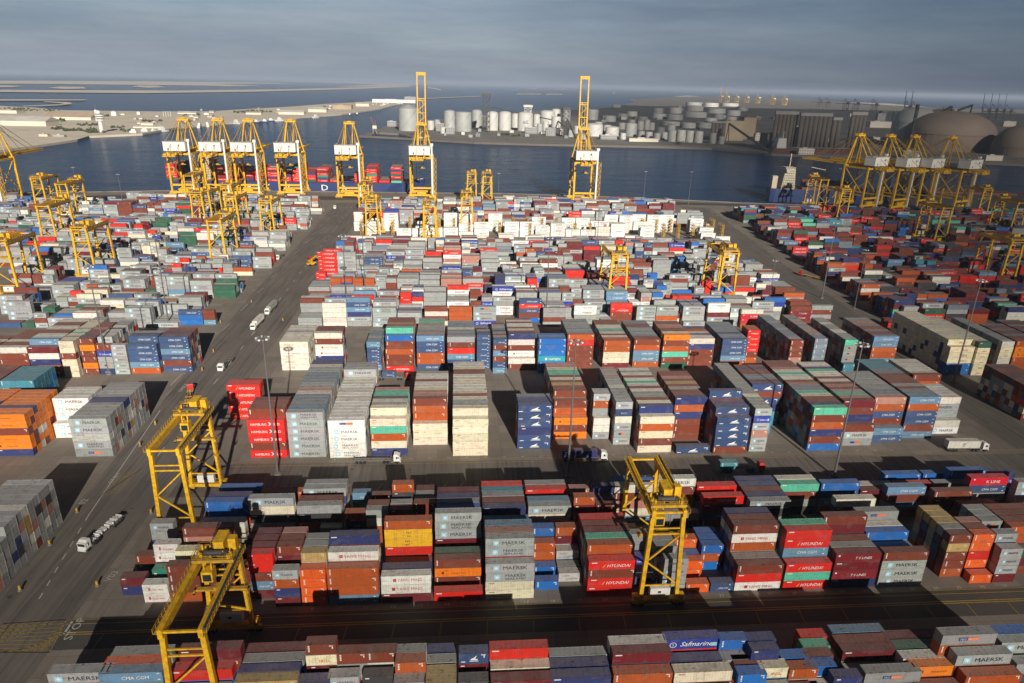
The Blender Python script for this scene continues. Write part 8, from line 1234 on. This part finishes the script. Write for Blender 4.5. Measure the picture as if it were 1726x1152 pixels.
lattice(820, 224, 163, 11, 'tall dark process tower with a pale top between the tank clusters'); lattice(889, 214, 180, 12, 'pale framed tower behind the lettered tank', M_TANKW); lattice(953, 232, 185, 10, 'dark framed tower left of the right raised boom'); lattice(1530, 262, 182, 3, 'slim dark stack beside the grey dome'); lattice(1503, 212, 190, 2, 'slim dark stack between silos and dome'); lattice(815, 214, 196, 6, 'small framed unit between grey and white tanks', M_STEEL)
# quay of the far shore
fs_ = MB(); A_ = [U(606, 229), U(700, 234), U(800, 240), U(900, 243), U(1100, 247), U(1200, 250), U(1262, 256), U(1300, 260), U(1440, 264), U(1560, 270), U(1740, 278)]
for a, b in zip(A_, A_[1:]): fs_.beam((a[0], a[1]-2, -1.2), (b[0], b[1]-2, -1.2), 5, 4.6)
tag(fs_.build('quay_wall', M_CONC), kind='structure')
# portal crane on the spit
def spit_crane():
    X, Y = U(632, 226); root = empty('harbour_crane', (X, Y, .8)); tag(root, 'grey and red portal crane on the tip of the far quay', 'harbour crane'); k_ = pxm(632, 226, 1)
    s = MB()
    for sx in (-1, 1):
        for sy in (-1, 1): s.beam((sx*5*k_/1.6, sy*6, 0), (sx*3*k_/1.6, sy*4, 12*k_/1.6), 1.6)
    s.box(-6, -6, 12*k_/1.6-1, 6, 6, 12*k_/1.6+1); s.build('portal', M_STEEL, root)
    s = MB(); z = 12*k_/1.6; s.box(-5, -4, z+1, 5, 4, z+8); s.build('slewing_house', M_BLDW, root)
    s = MB(); s.beam((-1, 0, z+8), (-6*k_, 0, 26*k_), 2.2); s.beam((3, 0, z+6), (1.5, 0, z+20), 1.6); s.beam((1.5, 0, z+20), (-6*k_, 0, 26*k_), .8); s.build('jib', M_DECK, root)
spit_crane()

# ------------------------------------------------------------------ the sandy peninsula
def control_tower():
    X, Y = U(172, 224); root = empty('control_tower', (X, Y, .6)); tag(root, 'white harbour control tower with round decks and a mast on the sandy shore', 'tower'); k_ = pxm(172, 224, 1)
    s = MB(); s.cyl((0, 0, 0), (0, 0, 22*k_), 3.6*k_, 3.1*k_, n=20); s.build('shaft', M_WHITE, root)
    for j, (z, r) in enumerate(((19, 5.6), (23, 6.4), (26.5, 7.2))):
        s = MB(); s.cyl((k_*.8, 0, z*k_), (k_*.8, 0, (z+2.2)*k_), r*k_, r*k_*1.02, n=24); s.build('deck', M_WHITE, root)
        s = MB(); s.cyl((k_*.8, 0, (z+2.2)*k_), (k_*.8, 0, (z+3.4)*k_), r*k_*.88, n=24); s.build('window', M_GLASS, root)
    s = MB(); s.box(-5.5*k_, -2*k_, 18*k_, -2.5*k_, 2*k_, 36*k_); s.build('lift_shaft', M_WHITE, root)
    s = MB(); s.cyl((-1*k_, 0, 30*k_), (-1*k_, 0, 33*k_), 4.5*k_, n=20); s.dome((-1*k_, 0, 33*k_), 4.5*k_, 2.5*k_, 20, 4); s.build('cupola', M_WHITE, root)
    s = MB(); s.cyl((-4*k_, 0, 36*k_), (-4*k_, 0, 48*k_), .35*k_, .1*k_, n=8); s.build('antenna', M_STEEL, root)
control_tower()
PG = 'buildings of the sandy peninsula'
for a in ((-10, 76, 213, 203, 60, M_BLDW, M_ROOF, 'long pale warehouse at the left picture edge', True), (76, 152, 203, 197, 70, M_BLDW, M_ROOFT, 'long tan roofed warehouse left of the control tower', True), (10, 60, 206, 200, 40, M_BLDW, M_ROOF, 'low white roofed store behind the long warehouse', True), (0, 28, 192, 186, 40, M_BLDW, M_ROOFT, 'beige block on the far left sand', False), (188, 196, 196, 188, 16, M_WHITE, M_ROOF, 'white block just right of the control tower', False), (231, 236, 194, 189, 12, M_WHITE, M_ROOF, 'small white block on the sand', False), (238, 258, 212, 208, 14, M_BLDW, M_ROOF, 'long low white shed near the water', True), (225, 270, 217, 214, 12, M_BLDW, M_ROOF, 'row of pale sheds at the waterfront', True), (300, 330, 193, 190.5, 30, M_BLDW, M_ROOF, 'white low hall on the seaward side', True), (344, 352, 194, 191, 12, M_WHITE, M_ROOF, 'white hut right of the low hall', False), (415, 440, 194, 190, 24, M_BLDW, M_ROOFT, 'pinkish hall beside the dark trees', True), (470, 512, 194, 189, 40, M_BLDW, M_ROOF, 'pale hall at the boat yard', True), (520, 550, 190, 184, 50, M_BLDW, M_ROOF, 'long shed with pale roof near the boat yard', True), (561, 592, 185, 177, 60, M_TAN, M_ROOFT, 'large tan hall toward the tip of the peninsula', False), (600, 622, 180, 175, 40, M_BLDW, M_ROOF, 'pale hall past the large tan one', True), (628, 700, 174, 167.5, 40, M_WHITE, M_ROOF, 'long white quay building at the tip', False), (682, 701, 174, 162, 18, M_BLDG, M_BLDG, 'grey silo building at the tip of the peninsula', False), (66, 80, 231, 227, 10, M_BLDW, M_ROOFT, 'small site hut by the sand bank', False), (90, 108, 232, 229, 10, M_BLDG, M_ROOF, 'grey site hut by the sand bank', False)):
    building(*a[:8], pitched=a[8], group=PG)
for i in range(38):
    t = rb.random()**.8; px = rb.uniform(180, 690); f_ = (px-180)/510; y0 = 190-f_*17; y1 = 222-f_*43-4; py_ = rb.uniform(min(y0, y1)+1.5, max(y0, y1)); w = rb.uniform(2.5, 9)*(1-.3*f_)
    building(px, px+w, py_, py_-rb.uniform(1, 2.6), rb.uniform(8, 24), rb.choice([M_BLDW, M_BLDW, M_WHITE, M_TAN]), rb.choice([M_ROOF, M_ROOFT, M_ROOF]), 'small pale building scattered on the sandy peninsula', rb.random() < .5, 'small buildings of the sandy peninsula')
for i, px in enumerate((276, 280, 284, 288)):
    X, Y = U(px, 197); s = MB(); s.cyl((0, 0, 0), (0, 0, 16), .7, .5, n=8); o = s.build('chimney_post', M_WHITE, None, (X, Y, .6)); tag(o, 'white post of a row of four on the sand, %s from the left' % ORD[i+1], 'post', 'white posts on the sand')
# scrub and trees: clumps of many small leaf faces
def leaf_mat():
    m, n, b = newmat('dusty_foliage'); g = N(n, 'ShaderNodeNewGeometry')
    c = mixc(n, g.outputs['Random Per Island'], (.035, .05, .022), (.10, .11, .05)); n.links.new(c, b.inputs['Base Color']); b.inputs['Roughness'].default_value = .8; return m
M_LEAF = leaf_mat()
def leaf_cloud(s, c, rx, ry, rz, n, r, size):
    for _ in range(n):
        while True:
            p = Vector((r.uniform(-1, 1), r.uniform(-1, 1), r.uniform(-.3, 1)))
            if .25 < p.length < 1: break
        p = Vector((c[0]+p.x*rx, c[1]+p.y*ry, c[2]+max(0, p.z)*rz)); d = Vector((r.uniform(-1, 1), r.uniform(-1, 1), r.uniform(-.4, 1))).normalized(); a = d.orthogonal().normalized()*size*r.uniform(.6, 1.3); b = d.cross(a).normalized()*size*r.uniform(.5, 1.1)
        s.quad(p-a-b, p+a-b, p+a+b, p-a+b)
rt = random.Random(8); s = MB()
for px, py_, wpx, n in ((40, 209, 30, 26), (150, 212, 20, 12), (110, 202, 16, 12), (135, 221, 26, 26), (95, 218, 10, 8), (160, 224, 18, 14), (60, 187, 40, 30), (20, 185, 30, 20), (170, 196, 14, 12), (440, 189, 18, 24), (405, 190, 14, 14), (420, 189, 16, 16), (255, 206, 16, 14), (215, 222, 10, 6), (555, 180, 12, 10), (320, 196, 16, 8), (90, 205, 20, 12), (600, 172, 20, 10), (500, 193, 10, 6), (200, 216, 14, 8)):
    for k_ in range(n):
        X, Y = U(px+rt.uniform(-wpx, wpx), py_+rt.uniform(-1.4, 1.4)); q = rt.uniform(2.5, 6); leaf_cloud(s, (X, Y, .6), q, q, q*1.1, 34, rt, q*.26)
for px, py_, n in ((850, 229, 4), (865, 230, 5), (700, 228, 3), (1085, 233, 6), (1040, 234, 4), (1150, 244, 4)):
    for k_ in range(n): X, Y = U(px+rt.uniform(-8, 8), py_+rt.uniform(-1, 1)); q = rt.uniform(3, 6); leaf_cloud(s, (X, Y, .8), q, q, q*1.2, 34, rt, q*.26)
tag(s.build('scrub', M_LEAF), 'dark dusty scrub growing on the sand', 'scrub', kind='stuff')

# reefer racks: yellow steel platforms between the white containers
def make_rack():
    root = empty('reefer_rack'); s = MB()
    for k_ in range(4):
        z = .2+k_*2.7; s.box(-1.0, 0, z+2.5, 1.0, 8.5, z+2.62); s.rail((-1.0, 0, z+2.62), (1.0, 0, z+2.62), 1.1, .7, .14); s.rail((1, 0, z+2.62), (1, 8.5, z+2.62), 1.1, 1.4, .14)
        d = 1 if k_ % 2 else -1; s.beam((-d*.9, -.5, z), (d*.9, -.5, z+2.7), .35)
    for x in (-1, 1):
        for y in (0, 4.2, 8.5): s.beam((x, y, 0), (x, y, 13), .28)
    s.build('frame', M_YEL2, root); return root
rk0 = make_rack(); x = -93.6; n_ = 0
while x < 222:
    for Y in (577.5, 600.5):
        if rk.random() < .75:
            o = rk0 if n_ == 0 else copy_tree(rk0); o.location = (x+12.58, Y, 0); o.scale = (.8, 1, 1); n_ += 1
            tag(o, 'yellow stair rack between white reefer stacks, %s of its %s row' % (ORD[min(40, int((x+93.6)/12.95)+1)], 'nearer' if Y < 590 else 'farther'), 'reefer rack', 'yellow racks between the white reefers')
    x += 12.95

# ------------------------------------------------------------------ finish the mass of containers
V = np.concatenate(BK.V).astype('f'); ls = np.array(BK.ls, 'i'); F = np.concatenate(BK.F).astype('i'); starts = np.zeros(len(ls), 'i'); starts[1:] = np.cumsum(ls)[:-1]
me = bpy.data.meshes.new('yard_containers'); me.vertices.add(len(V)); me.vertices.foreach_set('co', V.ravel()); me.loops.add(len(F)); me.loops.foreach_set('vertex_index', F); me.polygons.add(len(ls)); me.polygons.foreach_set('loop_start', starts); me.polygons.foreach_set('loop_total', ls)
me.materials.append(M_STUFF); me.materials.append(M_LET); me.polygons.foreach_set('material_index', np.array(BK.mi, 'i')); me.polygons.foreach_set('use_smooth', np.zeros(len(ls), bool))
at = me.attributes.new('paint', 'FLOAT_COLOR', 'FACE'); at.data.foreach_set('color', np.array(BK.col, 'f').ravel()); me.update(calc_edges=True); me.validate()
yo = bpy.data.objects.new('yard_containers', me); COL.objects.link(yo); tag(yo, 'mass of stacked shipping containers filling the yard and the ships', 'shipping container', 'stacked shipping containers', 'stuff')

# ------------------------------------------------------------------ unseen cloud layer added behind the viewpoint to dim the right, left and front
hz_ = 900.0; off = hz_/math.tan(SUN_EL); ox, oy = math.sin(SUN_AZ)*off, -math.cos(SUN_AZ)*off
def added_cloud_mat():
    """unseen shade sheet: denser right, left and in front, open over the mid yard"""
    m, n, b = newmat('added_cloud_veil'); out = n.nodes['Material Output']; g = N(n, 'ShaderNodeNewGeometry').outputs['Position']
    n.nodes.remove(b); tr = N(n, 'ShaderNodeBsdfTransparent'); df = N(n, 'ShaderNodeBsdfDiffuse'); df.inputs[0].default_value = (.85, .86, .88, 1); ms = N(n, 'ShaderNodeMixShader')
    sp = N(n, 'ShaderNodeSeparateXYZ'); n.links.new(g, sp.inputs[0]); wander = math_(n, 'MULTIPLY', math_(n, 'SUBTRACT', noise(n, g, .004, 4, .55), .5), 160)
    gx = math_(n, 'ADD', math_(n, 'SUBTRACT', sp.outputs[0], ox), wander); gy = math_(n, 'SUBTRACT', sp.outputs[1], oy)
    def sm(v, a, b_, hi):
        r = N(n, 'ShaderNodeMapRange', interpolation_type='SMOOTHSTEP'); r.inputs[1].default_value = a; r.inputs[2].default_value = b_; r.inputs[3].default_value = 0; r.inputs[4].default_value = hi; n.links.new(v, r.inputs[0]); return r.outputs[0]
    right = sm(math_(n, 'SUBTRACT', gx, math_(n, 'MULTIPLY', math_(n, 'MINIMUM', gy, 1050.0), .36)), 20, 230, .47)
    left = sm(math_(n, 'ADD', gx, math_(n, 'MULTIPLY', gy, .62)), -60, -230, .20)
    front = sm(math_(n, 'ADD', gy, math_(n, 'MULTIPLY', wander, .12)), 150, 92, .40)
    d = math_(n, 'MAXIMUM', math_(n, 'MAXIMUM', right, left), front)
    d = math_(n, 'MULTIPLY', d, math_(n, 'ADD', noise(n, g, .006, 4, .6), .5)); n.links.new(d, ms.inputs[0]); n.links.new(tr.outputs[0], ms.inputs[1]); n.links.new(df.outputs[0], ms.inputs[2]); n.links.new(ms.outputs[0], out.inputs[0]); return m
s = MB(); n = 48; rings = 8
for j in range(rings+1):
    t = math.pi*j/rings
    for i in range(n):
        a = 2*math.pi*i/n; w = 1+.10*math.sin(3*a)+.06*math.sin(7*a+1); r = math.sin(t)*w
        s.v.append((600+ox+7000*r*math.cos(a), 1400+oy+4400*r*math.sin(a), hz_+(40*math.cos(t) if t < math.pi/2 else 16*math.cos(t))))
for j in range(rings):
    for i in range(n): s.f.append((j*n+i, (j+1)*n+i, (j+1)*n+(i+1) % n, j*n+(i+1) % n)); s.m.append(0)
tag(s.build('added_cloud', added_cloud_mat()), kind='structure')
# ------------------------------------------------------------------ air
s = MB(); s.box(-61000, -440, -12, 61000, 61000, 190); hz = s.build('haze', None); hz.data.materials.clear()
hm = bpy.data.materials.new('haze_air'); hm.use_nodes = True; hn = hm.node_tree; hn.nodes.clear(); ho = hn.nodes.new('ShaderNodeOutputMaterial'); hv = hn.nodes.new('ShaderNodeVolumePrincipled')
hv.inputs['Color'].default_value = (.66, .78, 1.0, 1); hv.inputs['Density'].default_value = 4.2e-5; hv.inputs['Anisotropy'].default_value = 0.0; hn.links.new(hv.outputs[0], ho.inputs['Volume']); hz.data.materials.append(hm); tag(hz, kind='stuff')
for o in list(bpy.data.objects):
    if o.type == 'MESH' and o.name.startswith('lettering') and o.parent is None: o.name = 'lettering'
